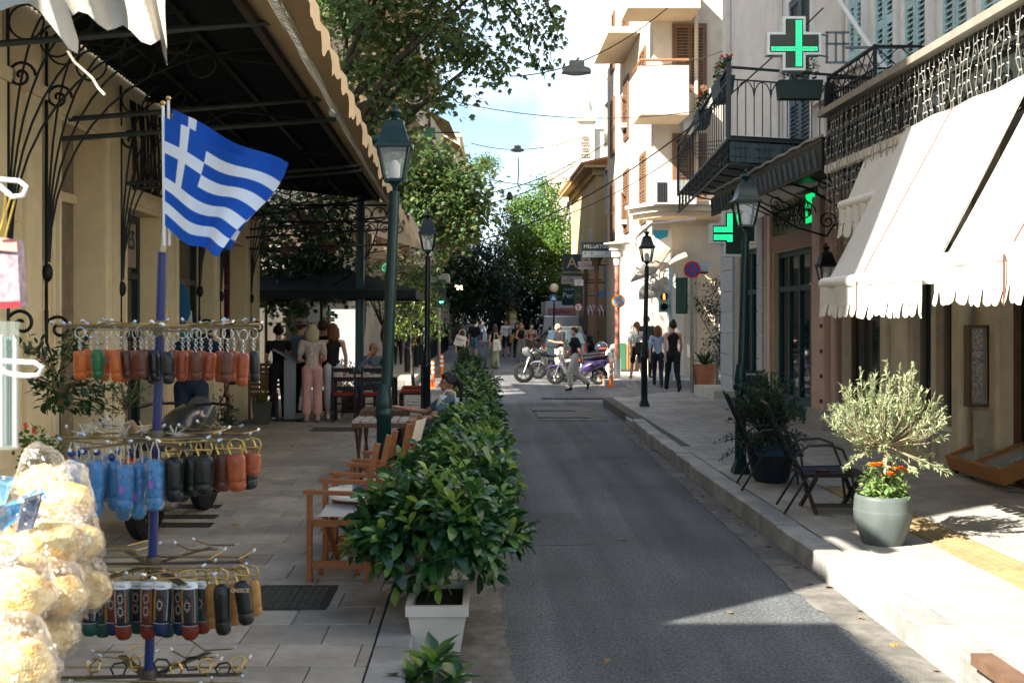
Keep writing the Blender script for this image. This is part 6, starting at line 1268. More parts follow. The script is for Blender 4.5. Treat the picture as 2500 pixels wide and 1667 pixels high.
# terracotta pot, climbing plant, step, rails at the pharmacy corner
c = Vector((FX(1721, 26.9), 26.9, .13)); t = thing('terracotta_pot', 'big cracked terracotta pot with a spiky plant by the grey sign post', 'plant pot', c); MB().lathe([(.20, 0), (.3, .62), (.31, .68), (.27, .68), (.26, .6)], 24, c).build('pot_body', mat('terracotta', (.42, .17, .09), .75, var=.2, vs=6, stain=.15), t)
pos = [c+EZ*.66]*34; dr = [(R.gauss(0, 1), R.gauss(0, 1), R.uniform(.5, 2.2)) for _ in range(34)]; yc = leafobj('spiky_plant', lance(.14, .1, .03), pos, dr, NR.uniform(.3, .5, 34), lf_ol, None, kind='x'); del yc['kind']; tag(yc, 'spiky rosette plant in the terracotta pot', 'plant')
tree('tall dark climbing shrub behind the terracotta pot', (FX(1755, 27.6), 27.6, .13), (FX(1760, 27.6), 27.6, 1.2), lob([(1745, 700, 27.4, .3), (1765, 740, 27.4, .32), (1730, 760, 27.3, .3), (1770, 800, 27.4, .34), (1750, 840, 27.4, .3), (1790, 730, 27.5, .28), (1780, 870, 27.4, .3), (1710, 740, 27.3, .25), (1760, 890, 27.4, .25), (1800, 790, 27.5, .3), (1790, 850, 27.5, .3)]), 100, 26, small(.5), .08, lf_dk, .03, .13, name='climbing_shrub', rt=.01, cat='shrub')
struct(MB().box(FX(1735, 24.3), FX(1812, 24.3), 24.0, 26.2, .131, .36).build('marble_step', mat('step_marble', (.52, .48, .42), .5, var=.15, stain=.15), smooth=None))
t = thing('pavement_rail', 'old grey iron rail with knob posts beside the marble step', 'rail', (FX(1752, 26.2), 26.2, .13)); q = MB()
for px in (1753, 1777): x = FX(px, 26.2); q.tube([(x, 26.3, .13), (x, 26.3, 1.0)], .03, 7); q.sph((x, 26.3, 1.05), .05)
for z in (.45, .9): q.tube([(FX(1753, 26.2), 26.3, z), (FX(1777, 26.2), 26.3, z)], .02, 6)
q.build('rail', mat('grey_rail', (.10, .12, .12), .6, var=.2), t)
tag(MB().lathe([(.15, 0), (.16, .65), (.17, .66), (.17, .7)], 16, (FX(1785, 25.3), 25.3, .36)).build('litter_bin', m_black), 'round black bin on the marble step beside the man in white', 'bin')
t = thing('a_board', 'green framed pavement board lettered in Greek by the pharmacy door', 'board', (FX(1840, 19), 19, H)); q = MB(); a = FX(1825, 19); b_ = FX(1862, 19)
MB().box(a, b_, 19, 19.05, .25, P(0, 905, 19).z).build('board', mat('board_dark', (.015, .03, .03), .6), t, None); text('lettering', 'ΦΑΡΜΑΚΕΙΟ', m_swh, .055, FR((a+b_)/2, 18.99, P(0, 914, 19).z), t)
q.tube([(a-.02, 19.02, H), (a-.02, 19.02, P(0, 903, 19).z), (b_+.02, 19.02, P(0, 903, 19).z), (b_+.02, 19.02, H)], .014, 6); q.build('tube_frame', mat('board_green', (.02, .1, .09), .4), t)
t = thing('bike_rack', 'low dark tube rack at the foot of the pharmacy pilaster', 'rack', (5.3, 19, H)); 
for y in (18.6, 19.1): MB().tube([(4.9, y, H), (4.9, y, .42), (4.95, y, .45), (5.4, y, .45), (5.45, y, .42), (5.45, y, H)], .02, 6).build('tube_hoop', mat('teal_tube', (.03, .09, .09), .4), t)
q = MB(); q.tube([(5.1, 19.3, H), (5.1, 19.3, 1.0), (5.5, 19.3, 1.0), (5.5, 19.3, H)], .02, 6); q.build('tall_hoop', mat('teal_tube', (.03, .09, .09), .4), t)
# ------------------------------------------------------------------ chairs and tables
def sling_chair(label, loc, rz):
    t = thing('sling_chair', label, 'chair', loc, 'black sling armchairs on the right pavement', rz); fr = mat('charcoal_tube', (.018, .022, .024), .35, .3); q = MB()
    # local: x = forward (seat front), y = width
    for s in (-.27, .27):
        q.tube([(.24, s, .38), (-.2, s, .36), (-.30, s, .5), (-.52, s, 1.0)], .014, 6)
        q.tube([(.27, s, 0), (.22, s, .40), (.14, s, .60), (.02, s, .64), (-.16, s, .63), (-.26, s, .56), (-.30, s, .46)], .012, 6); q.tube([(-.16, s, .37), (-.26, s, .2), (-.38, s, 0)], .012, 6)
    q.tube([(.24, -.27, .38), (.24, .27, .38)], .012, 6); q.tube([(-.52, -.27, 1.0), (-.52, .27, 1.0)], .012, 6); q.build('tube_frame', fr, t, W=False)
    sm_ = mat('black_sling', (.010, .016, .024), .7)
    MB().grid(lambda u, v: Vector((-.2+.44*u, -.25+.5*v, .365-.03*math.sin(math.pi*v)+.02*u)), 6, 6).build('seat', mat('navy_sling', (.012, .045, .085), .6), t, W=False)
    MB().grid(lambda u, v: Vector((-.2-.32*u-.02*math.sin(math.pi*v), -.25+.5*v, .38+.62*u)), 6, 6).build('backrest', sm_, t, W=False)
    return t
c = G(2003, 1262, H); sling_chair('black sling chair nearer the grey ribbed pot', (c.x+.12, c.y+.35, H), rad(-8))
c = G(1900, 1205, H); sling_chair('black sling chair farther back beside the lamp post', (c.x+.08, c.y+.4, H), rad(-8))
t = thing('folding_table', 'low folding slatted table between the black sling chairs', 'table', (3.05, 9.9, H)); q = G(2020, 1220, H)
tb_ = MB(); x0, y0 = 2.98, 10.1
wt = mat('weathered_wood', (.05, .038, .03), .7, var=.25, vs=14)
for k in range(5): MB().box(x0, x0+.62, y0+k*.105, y0+k*.105+.085, H+.34, H+.36).build('slat', wt, t, None)
for xx in (x0+.1, x0+.5):
    for (a, b_) in ((0, .5), (.5, 0)): MB().bar((xx, y0+a, H), (xx, y0+b_, H+.34), .03, .03).build('leg', wt, t, None)
MB().bar((x0+.1, y0+.03, H+.08), (x0+.5, y0+.03, H+.08), .05, .03).build('stretcher', wt, t, None)
tag(MB().lathe([(.05, 0), (.06, .03), (.04, .035)], 14, (x0+.2, y0+.15, H+.361)).build('ashtray', mat('brown_ashtray', (.1, .04, .03), .4)), 'small brown ashtray on the low slatted table', 'ashtray')
m_oak = mat('orange_oak', (.27, .10, .035), .45, var=.2, vs=18); m_canvas = mat('grey_canvas_seat', (.42, .42, .42), .85, var=.1)
def director(label, loc, rz, canvas=True):
    t = thing('director_chair', label, 'chair', loc, "wooden director's chairs by the hedge", rz)   # local x = depth (front at -x), y = width
    for s in (-.26, .26):
        q = MB(); q.bar((-.20, s, 0), (-.20, s, .60), .035, .045); q.build('front_post', m_oak, t, None, W=False)
        q = MB(); q.bar((.20, s, 0), (.20, s, .60), .035, .045); q.bar((.20, s, .62), (.27, s, .95), .03, .04); q.build('rear_post', m_oak, t, None, W=False)
        MB().bar((-.24, s, .615), (.25, s, .60), .055, .026).build('armrest', m_oak, t, None, W=False)
        for z in (.12, .40): MB().bar((-.182, s*.98, z), (.182, s*.98, z), .03, .045).build('rail', m_oak, t, None, W=False)
    for xx in (-.13, .13):
        MB().bar((xx, -.24, .05), (xx, .24, .43), .03, .022).build('cross_leg', m_oak, t, None, W=False); MB().bar((xx+.03, .24, .05), (xx+.03, -.24, .43), .03, .022).build('cross_leg', m_oak, t, None, W=False)
    MB().grid(lambda u, v: Vector((-.19+.38*u, -.25+.5*v, .445-.035*math.sin(math.pi*v)-.0)), 4, 8).build('seat', m_canvas, t, W=False)
    if not canvas: return t
    b = MB().grid(lambda u, v: Vector((.245+.05*v+.05*math.sin(math.pi*u)+.008, -.27+.54*u, .76+.19*v)), 10, 3); b.build('backrest', mat('cream_canvas', (.6, .56, .48), .85), t, W=False)
    return t
k = G(752, 1424, H); director("wooden director's chair nearest the camera with its side to us", (k.x+.22, k.y+.3, H), rad(-4), False)
director("second wooden director's chair just behind the nearest one", (k.x+.3, k.y+1.15, H), rad(-8), False)
director("farther wooden director's chair with cream canvas back against the hedge", (k.x+.36, k.y+1.95, H), rad(-4))
# marble-topped cafe table with jars
tx, ty = k.x+.32, k.y+.92
t = thing('cafe_table', 'small white-topped cafe table with pale feet between the wooden chairs', 'table', (tx, ty-.18, H)); MB().lathe([(.3, .66), (.31, .67), (.31, .69), (.3, .7)], 24, (tx, ty-.18, 0)).build('table_top', m_white, t); MB().tube([(tx, ty-.18, H+.03), (tx, ty-.18, .66)], .025, 8).build('pedestal', m_white, t); q = MB(); q.bar((tx-.22, ty-.18, H+.015), (tx+.22, ty-.18, H+.015), .04, .03); q.bar((tx, ty-.4, H+.017), (tx, ty+.04, H+.017), .04, .03); q.build('foot', m_white, t, None)
for i, (dx, m, lb) in enumerate([(-.06, mat('jar_blue', (.30, .42, .62), .3), 'pale blue patterned jar on the cafe table'), (.0, mat('jar_purple', (.32, .16, .36), .3), 'purple patterned jar beside the pale blue jar')]):
    j = thing('jar', lb, 'jar', (tx+dx, ty-.3, .701)); MB().lathe([(.027, 0), (.03, .01), (.03, .075)], 14, (tx+dx, ty-.3, .701)).build('jar_body', m, j); MB().lathe([(.031, .0751), (.031, .09), (.02, .092)], 14, (tx+dx, ty-.3, .701)).build('lid', m_chrome, j)
# slatted bench / folding tables by the seated woman
for i, (c, lb) in enumerate([((-1.05, 12.0), 'slatted wooden cafe table just behind the near lamp post'), ((-1.1, 13.3), 'second slatted wooden table farther along by the seated woman')]):
    t = thing('slatted_table', lb, 'table', (*c, H), 'slatted wooden tables by the hedge'); mw = mat('dark_teak', (.10, .05, .03), .55, var=.2)
    for k in range(6): MB().box(c[0]-.3+k*.1, c[0]-.3+k*.1+.08, c[1]-.3, c[1]+.3, H+.68, H+.70).build('slat', mat('pale_teak', (.32, .29, .25), .6, var=.15) if i == 0 else mw, t, None)
    MB().box(c[0]-.3, c[0]+.28, c[1]-.3, c[1]-.26, H+.63, H+.679).build('apron', mw, t, None)
    for sx in (-.26, .24):
        for a, b_ in ((-.26, .26), (.26, -.26)): MB().bar((c[0]+sx, c[1]+a, H), (c[0]+sx, c[1]+b_, H+.63), .03, .03).build('leg', mw, t, None)
# restaurant tables and ladder-back chairs
mdk = mat('dark_stained_wood', (.022, .014, .010), .5); mrd = mat('red_cushion', (.28, .03, .02), .8)
def ladder_chair(label, loc, rz):
    t = thing('ladder_back_chair', label, 'chair', loc, 'dark ladder-back chairs around the restaurant table', rz)
    for sx in (-.19, .19): MB().bar((sx, -.19, 0), (sx, -.19, .95), .032, .032).build('rear_leg', mdk, t, None, W=False); MB().bar((sx, .19, 0), (sx, .19, .45), .032, .032).build('front_leg', mdk, t, None, W=False)
    for z in (.55, .7, .86): MB().box(-.17, .17, -.2, -.18, z, z+.07).build('back_slat', mdk, t, None, W=False)
    MB().box(-.2, .2, -.17, .2, .43, .46).build('seat', mdk, t, None, W=False); MB().box(-.18, .18, -.16, .18, .461, .50).build('cushion', mrd, t, 30, W=False)
    for z in (.15, .28): MB().box(-.17, .17, .18, .2, z, z+.025).build('rung', mdk, t, None, W=False)
    return t
t = thing('restaurant_table', 'square restaurant table with a pale cloth by the bald man', 'table', (-2.0, 19.6, H)); MB().box(-2.55, -1.45, 19.2, 20.0, H+.72, H+.75).build('table_top', mdk, t, None); [MB().bar((x, y, H), (x, y, H+.72), .05, .05).build('leg', mdk, t, None) for x in (-2.5, -1.5) for y in (19.25, 19.95)]
tag(MB().box(-2.58, -1.42, 19.17, 20.03, H+.751, H+.757).build('tablecloth', mat('pale_cloth', (.42, .36, .28), .8)), 'pale paper cloth on the restaurant table', 'tablecloth')
q = MB()
for k in range(9): q.lathe([(.03, 0), (.012, .03), (.012, .06), (.035, .08), (.04, .14)], 8, (R.uniform(-2.5, -1.5), R.uniform(19.25, 19.9), H+.758))
tag(q.build('wine_glasses', mat('glass_grey', (.55, .6, .6), .1, alpha=.5), None), 'glasses set on the restaurant table', 'glasses')
for i, (x, y, rz, lb) in enumerate([(-2.3, 18.95, 0, 'dark ladder-back chair nearest the canopy post'), (-1.8, 18.95, 0, 'dark ladder-back chair second from the canopy post'), (-1.2, 19.6, rad(90), 'dark ladder-back chair at the right end of the restaurant table'), (-1.25, 20.7, rad(90), 'dark ladder-back chair behind the one at the table end')]): ladder_chair(lb, (x, y, H), rz)
for i, (px, Yy, lb) in enumerate([(643, 19.5, 'wooden slat-back chair at the dark restaurant entrance'), (668, 21.5, 'farther slat-back chair inside the restaurant terrace')]):
    t = thing('slat_back_chair', lb, 'chair', (FX(px, Yy), Yy, H)); x = FX(px, Yy); mw = mat('brown_teak', (.16, .08, .035), .55, var=.2)
    for k in range(6): MB().box(x-.2, x+.2, Yy-.2, Yy-.18, H+.42+k*.085, H+.42+k*.085+.055).build('back_slat', mw, t, None)
    [MB().bar((x+a, Yy+b_, H), (x+a, Yy+b_, H+(.9 if b_ < 0 else .44)), .035, .035).build('leg', mw, t, None) for a in (-.21, .21) for b_ in (-.18, .2)]; MB().box(x-.22, x+.22, Yy-.17, Yy+.21, H+.42, H+.45).build('seat', mw, t, None)
# menu stand, planter box, postcard rack, square pot, parasol
x, Yy = FX(708, 19.2), 19.2; t = thing('menu_stand', 'steel menu lectern in front of the standing group', 'menu stand', (x, Yy, H)); MB().box(x-.1, x+.1, Yy-.03, Yy+.03, H, H+1.05).build('column', mat('brushed_steel', (.35, .36, .36), .4, .7), t, None); MB().obox((x-.05, Yy, H+1.12), (.5, .36, .03), Matrix.Rotation(rad(28), 3, 'Y')).build('menu_board', mat('menu_panel', (.2, .24, .25), .3), t, None); MB().box(x-.25, x+.25, Yy-.2, Yy+.2, H, H+.025).build('foot', m_iron, t, None)
x, Yy = FX(838, 21.3), 21.3; t = thing('wooden_planter', 'slatted wooden planter box left of the canopy post', 'planter', (x, Yy, H)); [MB().box(x-.42, x+.42, Yy-.25, Yy-.22, H+.03+k*.075, H+.03+k*.075+.065).build('slat', mat('brown_slat', (.13, .065, .03), .6), t, None) for k in range(5)]; MB().box(x-.4, x+.4, Yy-.219, Yy+.25, H, H+.38).build('box', m_iron, t, None)
pos, dr = shell((x, Yy, H+.62), (.4, .28, .35), 500, .2); tag(leafobj('planter_shrub', small(.5), pos, dr, .07, lf_dk, None), 'dark green bush in the slatted planter box', 'shrub')
t = thing('postcard_rack', 'tall revolving rack of postcards in front of the bright doorway', 'rack', (FX(806, 24.5), 24.5, H)); x = FX(802, 24.5); cc = [mat('card%d' % i, c, .5) for i, c in enumerate([(.05, .2, .35), (.5, .5, .45), (.35, .1, .05), (.1, .25, .15), (.02, .02, .02)])]; b = MB()
for k in range(13):
    for j in range(3): b.box(x-.14+j*.1, x-.055+j*.1, 24.4, 24.42, H+.25+k*.13, H+.25+k*.13+.105, m=R.randrange(5))
b.build('postcards', cc, t, None, kind='stuff'); MB().tube([(x, 24.5, H), (x, 24.5, H+2.05)], .025, 6).build('pole', m_iron, t)
x, Yy = FX(640, 18.6), 18.6; t = thing('square_pot', 'square grey pot with sprouting plant at the foot of the cream pillar', 'plant pot', (x, Yy, H)); MB().lathe([(.15, 0), (.2, .34), (.21, .36), (.18, .36)], 4, (x, Yy, H)).build('pot_body', mat('olive_grey_pot', (.09, .09, .07), .7), t); pos = [Vector((x+R.uniform(-.1, .1), Yy+R.uniform(-.1, .1), H+.36)) for _ in range(60)]; tag(leafobj('grass_tuft', lance(.1, .1, .02), pos, [(R.gauss(0, .5), R.gauss(0, .5), 1) for _ in range(60)], .2, lf_cit, None), 'grassy tuft in the square grey pot', 'plant')
def parasol(label, c, r, z, m, rise=.55):
    t = thing('parasol', label, 'parasol', c); n = 4; c = Vector(c); b = MB(); co = [c+Vector((sx*r, sy*r*.8, z-c.z)) for sx, sy in ((-1, -1), (1, -1), (1, 1), (-1, 1))]; ap = c+EZ*(z-c.z+rise)
    for k in range(4):
        a, d = co[k], co[(k+1) % 4]; b.add([a, d, ap, a-EZ*.16, d-EZ*.16], [(0, 1, 2), (1, 0, 3, 4)])
    b.build('canopy_cloth', m, t, None); MB().tube([c, ap], .03, 8).build('pole', m_iron, t); q = MB(); [q.tube([ap-EZ*.1, p], .012, 4) for p in co]; q.build('ribs', m_iron, t)
parasol('large black parasol over the restaurant terrace', (FX(770, 21.5), 22.3, H), 2.0, 2.0+(770-712)*22/F, mat('black_canvas', (.015, .02, .022), .8), .62)
parasol('grey parasol lower behind the black one', (FX(650, 24.2), 24.2, H), 1.7, 2.42, mat('grey_canvas', (.33, .32, .29), .8), .35)
# potted plants against the cream wall
def spray(label, name, base, lf, tpl, branches, leafsz, nl, st=.006, cat='shrub', stems=5):
    t = thing(name, label, cat, base); pos, dr = [], []; q = MB(); base = Vector(base)
    for pts in branches:
        pts = [Vector(p) for p in pts]; q.tube([base]+pts, [st*1.6]+[st]*(len(pts)-1)+[st*.4], 5)
        for a, b_ in zip(pts[-2:], pts[-1:]):
            for j in range(nl): u = R.uniform(.25, 1.05); pos.append(a+(b_-a)*u+Vector([R.gauss(0, .035) for _ in range(3)])); dr.append((b_-a).normalized()*.6+Vector((R.gauss(0, .6), R.gauss(0, .6), R.gauss(0, .5)-.2)))
    leafobj('foliage', tpl, pos, dr, NR.uniform(.7, 1.2, len(pos))*leafsz, lf, t, kind='stuff'); q.build('stems', mat('pale_stem', (.22, .17, .1), .8), t); return t
Yp = 8.6; br = []
for px, py in [(75, 842), (110, 855), (160, 825), (185, 812), (210, 830), (170, 850), (90, 915), (110, 940), (85, 930), (130, 985), (105, 980), (155, 970), (215, 920), (185, 935), (240, 960), (265, 985), (230, 1000), (255, 1010), (280, 945), (135, 905), (245, 925), (60, 840)]:
    p = P(px, py, Yp+R.uniform(-.2, .2)); m_ = P(145+(px-145)*.25, 960+(py-960)*.5, Yp); br.append([P(147, 1010, Yp), m_, p])
spray('leggy shrub with sparse dark leaves against the cream wall', 'leggy_shrub', (FX(150, Yp), Yp, H+.3), leafmat('leggy_leaves', [(.012, .045, .016), (.03, .075, .02)], .4, .2), lance(.34, .1, .04), br, .085, 26, .009)
Yp = 7.9; br = [[P(95+R.uniform(-20, 20), 1130, Yp), P(px, py, Yp+R.uniform(-.15, .15))] for px, py in [(60, 1060), (75, 1085), (100, 1070), (125, 1075), (140, 1090), (110, 1100), (70, 1110), (55, 1140), (90, 1120), (125, 1130), (85, 1150), (115, 1160)]]
t = spray('small-leaved green plant with red blossoms at the left edge', 'flowering_plant', (FX(95, Yp), Yp, H+.3), leafmat('geranium_leaves', [(.05, .12, .02), (.09, .18, .03)], .5, .3), small(.9), br, .05, 34, .005, 'plant')
q = MB(); [q.sph(P(px+R.uniform(-3, 3), py+R.uniform(-9, 9), Yp), .011, 6, 4) for px, py in [(63, 1042), (84, 1048)] for _ in range(14)]; q.build('blossoms', mat('coral_blossom', (.7, .12, .06), .6), t)
for i, (px, Yp, lb) in enumerate([(100, 8.2, 'terracotta trough pot under the flowering plant by the cream wall'), (150, 8.75, 'round clay pot holding the leggy shrub')]): tag(MB().lathe([(.12, 0), (.17, .26), (.18, .3), (.15, .3)], 20, (FX(px, Yp), Yp, H)).build('clay_pot', mat('terracotta', (.42, .17, .09), .75)), lb, 'plant pot')
Yp = 10.6; br = [[P(308, 1000, Yp), P(px, py, Yp+R.uniform(-.2, .2))] for px, py in [(335, 930), (300, 945), (280, 960), (350, 950), (325, 960), (260, 1000), (290, 925), (310, 975)]]
spray('slender olive sapling in front of the first glass door', 'olive_sapling', (FX(310, Yp), Yp, H+.2), leafmat('sapling_leaves', [(.04, .08, .03), (.07, .11, .05)], .5, .2), lance(.2, .05, .03), br, .07, 30, .012)
Yp = 13.5; br = [[P(545, 1040, Yp), P(545+R.uniform(-28, 35), 990+R.uniform(-30, 40), Yp+R.uniform(-.15, .15))] for _ in range(16)]
spray('low dark shrub beside the maroon doorway', 'low_shrub', (FX(545, Yp), Yp, H+.05), lf_dk, lance(.25, .1, .03), br, .07, 26, .005)
# bins / boxes far right
t = thing('green_bin', 'slatted green and wood litter bin by the pink post', 'bin', (FX(1522, 36), 36, .17)); x = FX(1520, 36); MB().box(x-.25, x+.1, 36, 36.5, .25, 1.1).build('bin_body', mat('bin_green', (.03, .11, .06), .5), t, None); [MB().box(x+.12+k*.1, x+.19+k*.1, 36, 36.4, .25, 1.05).build('slat', mat('bin_wood', (.25, .14, .06), .6), t, None) for k in range(3)]
# ------------------------------------------------------------------ vehicles
m_tyre = mat('rubber', (.009, .009, .010), .9); m_rim = mat('rim_alloy', (.12, .12, .125), .4, .7)
m_tail = mat('tail_red', (.4, .02, .01), .25, coat=.5)
def wheel(par, c, r, w_, ax='y', W=True, tread=True):
    Rm = Matrix.Rotation(rad(90), 3, 'X') if ax == 'y' else Matrix.Rotation(rad(90), 3, 'Y')
    q = MB().lathe([(r*.66, -w_/2), (r*.9, -w_/2), (r, -w_*.3), (r, w_*.3), (r*.9, w_/2), (r*.66, w_/2), (r*.62, 0)], 28, c, M=Rm); q.f = q.f[:-2]; q.mi = q.mi[:-2]
    q.f += []; wl = q.build('wheel', m_tyre, par, 40, W)
    q = MB().lathe([(r*.66, -w_*.35), (r*.64, w_*.35)], 24, c, M=Rm); q.f = q.f[:-2]; q.mi = q.mi[:-2]; q.lathe([(r*.15, -w_*.5), (r*.15, w_*.5)], 12, c, M=Rm)
    for k in range(6):
        a = math.pi*k/3; d = Rm @ Vector((math.cos(a), math.sin(a), 0)); q.bar(Vector(c)+d*r*.1, Vector(c)+d*r*.65, w_*.25, w_*.2, up=tuple(Rm @ Vector((0, 0, 1))))
    q.build('rim', m_rim, wl, 40, W); return wl
def car(label, name, loc, L_, st, paint, rz, cat='car', rack=False):
    """st: stations (y, half width, z belt, half roof width, z roof); y=0 is the tail facing the camera"""
    t = thing(name, label, cat, loc, None, rz); q = MB(); n = len(st); vs = []
    for (y, hw, zb, hr, zr) in st: vs += [(-hw*.93, y, .28), (-hw, y, .45), (-hw, y, zb), (-hr, y, zr), (hr, y, zr), (hw, y, zb), (hw, y, .45), (hw*.93, y, .28)]
    fs = [(i*8+j, i*8+(j+1) % 8, i*8+8+(j+1) % 8, i*8+8+j) for i in range(n-1) for j in range(8)]+[tuple(range(8))[::-1], tuple((n-1)*8+j for j in range(8))]
    q.add(vs, fs); q.build('body', paint, t, 30, False)
    y0, hw, zb, hr, zr = st[0]; y1, hw1, zb1, hr1, zr1 = st[1]
    mg = mat('car_glass', (.03, .07, .09), .05, spec=.9)
    g = MB(); a = .88; g.add([(-hr1*a, y1-.02, zr1-.08), (hr1*a, y1-.02, zr1-.08), (hw*.86, y0-.012, zb+.08 if zr > zb+.1 else zb), (-hw*.86, y0-.012, zb+.08 if zr > zb+.1 else zb)], [(0, 1, 2, 3)]); g.build('rear_window', mg, t, None, False)
    for s in (-1, 1):
        g = MB()
        for i in range(1, n-2):
            ya, _, za, ra, zra = st[i]; yb, _, zb_, rb, zrb = st[i+1]
            if zra > za+.3 and zrb > zb_+.3: f = lambda u, hw_, z_, r_, zr_: (s*(hw_+(r_-hw_)*u+.012), z_+(zr_-z_)*u); p = [f(.15, st[i][1], za, ra, zra), f(.85, st[i][1], za, ra, zra), f(.85, st[i+1][1], zb_, rb, zrb), f(.15, st[i+1][1], zb_, rb, zrb)]; g.add([(p[0][0], ya+.06, p[0][1]), (p[1][0], ya+.06, p[1][1]), (p[2][0], yb-.06, p[2][1]), (p[3][0], yb-.06, p[3][1])], [(0, 1, 2, 3)])
        if g.v: g.build('side_window', mg, t, None, False)
        MB().box(s*hw*.97-.07, s*hw*.97+.02, y0-.03, y0+.1, zb-.28, zb+.02).build('tail_light', m_tail, t, None, False)
        MB().box(s*(hw+.02)-(.0 if s > 0 else .16), s*(hw+.02)+(.16 if s > 0 else 0), y0+L_*.62, y0+L_*.62+.1, zb+.02, zb+.16).build('side_mirror', m_black, t, 30, False)
        for yy in (y0+.75, y0+L_-.85): wheel(t, (s*(hw-.12), yy, .31), .31, .2, 'x', False)
    MB().box(-hw*.94, hw*.94, y0-.1, y0+.05, .3, .52).build('bumper', m_black if cat == 'van' else paint, t, 30, False)
    MB().box(-.26, .26, y0-.115, y0-.101, .38, .49).build('number_plate', m_swh, t, None, False)
    if rack:
        q = MB(); [q.bar((-hr-.1, y, zr+.12), (hr+.1, y, zr+.12), .05, .03) for y in (y1+.4, y1+1.4)]; [q.bar((s*hr*.9, y, zr-.02), (s*hr*.9, y, zr+.12), .04, .04) for s in (-1, 1) for y in (y1+.4, y1+1.4)]; q.build('roof_rack', m_chrome, t, None, False)
    return t
m_vsil = mat('van_silver', (.38, .39, .39), .35, .4, coat=.6); m_cblue = mat('car_blue_grey', (.20, .33, .40), .3, .4, coat=.7); m_csil = mat('car_silver', (.45, .46, .45), .3, .5, coat=.6)
car('silver van parked behind the cars with tall rear window', 'parked_van', (4.05, 55, 0), 4.6, [(0, .9, 1.05, .80, 1.92), (.12, .92, 1.08, .82, 1.98), (3.0, .92, 1.08, .82, 1.98), (3.7, .92, 1.05, .74, 1.55), (4.3, .86, .95, .7, 1.0), (4.6, .8, .8, .7, .82)], m_vsil, 0, 'van')
car('silver hatchback with roof rack parked in front of the van', 'parked_car', (3.9, 48.8, 0), 4.0, [(0, .84, .92, .78, .98), (.25, .86, .95, .66, 1.45), (.6, .87, .95, .66, 1.52), (2.3, .87, .93, .66, 1.50), (3.0, .86, .9, .7, .98), (3.8, .78, .7, .6, .78), (4.0, .7, .6, .6, .62)], m_csil, 0, 'car', True)
car('blue-grey hatchback nearest the motorbikes', 'parked_car', (3.3, 42.3, 0), 4.0, [(0, .82, .90, .76, .95), (.3, .84, .92, .62, 1.36), (.7, .85, .92, .62, 1.43), (2.3, .85, .9, .62, 1.41), (3.0, .84, .88, .7, .95), (3.8, .76, .68, .6, .75), (4.0, .7, .6, .6, .62)], m_cblue, 0)
car('dark car glimpsed under the far trees on the left', 'parked_car', (-1.0, 74, 0), 4.0, [(0, .82, .90, .76, .95), (.3, .84, .92, .62, 1.36), (.7, .85, .92, .62, 1.43), (2.3, .85, .9, .62, 1.41), (3.0, .84, .88, .7, .95), (3.8, .76, .68, .6, .75), (4.0, .7, .6, .6, .62)], mat('car_dark', (.03, .035, .04), .3, .3, coat=.6), 0)
t = thing('delivery_truck', 'tall white truck with a pale pink lettered band behind the van', 'truck', (4.7, 64, 0)); x0, x1 = FX(1333, 64), FX(1410, 64)
MB().box(x0, x1, 64, 69, .6, P(0, 735, 64).z).build('cargo_box', m_white, t, None); MB().box(x0+.1, x1-.05, 63.97, 63.999, P(0, 771, 64).z, P(0, 752, 64).z).build('pink_band', mat('band_pink', (.5, .26, .26), .5), t, None); text('lettering', 'Zefiros', mat('deep_red', (.2, .02, .03), .5), .32, FR((x0+x1)/2, 63.95, P(0, 761, 64).z), t)
MB().box(x0+.1, x1-.1, 69.05, 70.8, .5, 2.2).build('cab', m_white, t, 30); [wheel(t, (x, y, .4), .4, .25, 'x') for x in (x0+.2, x1-.2) for y in (65.2, 69.9)]

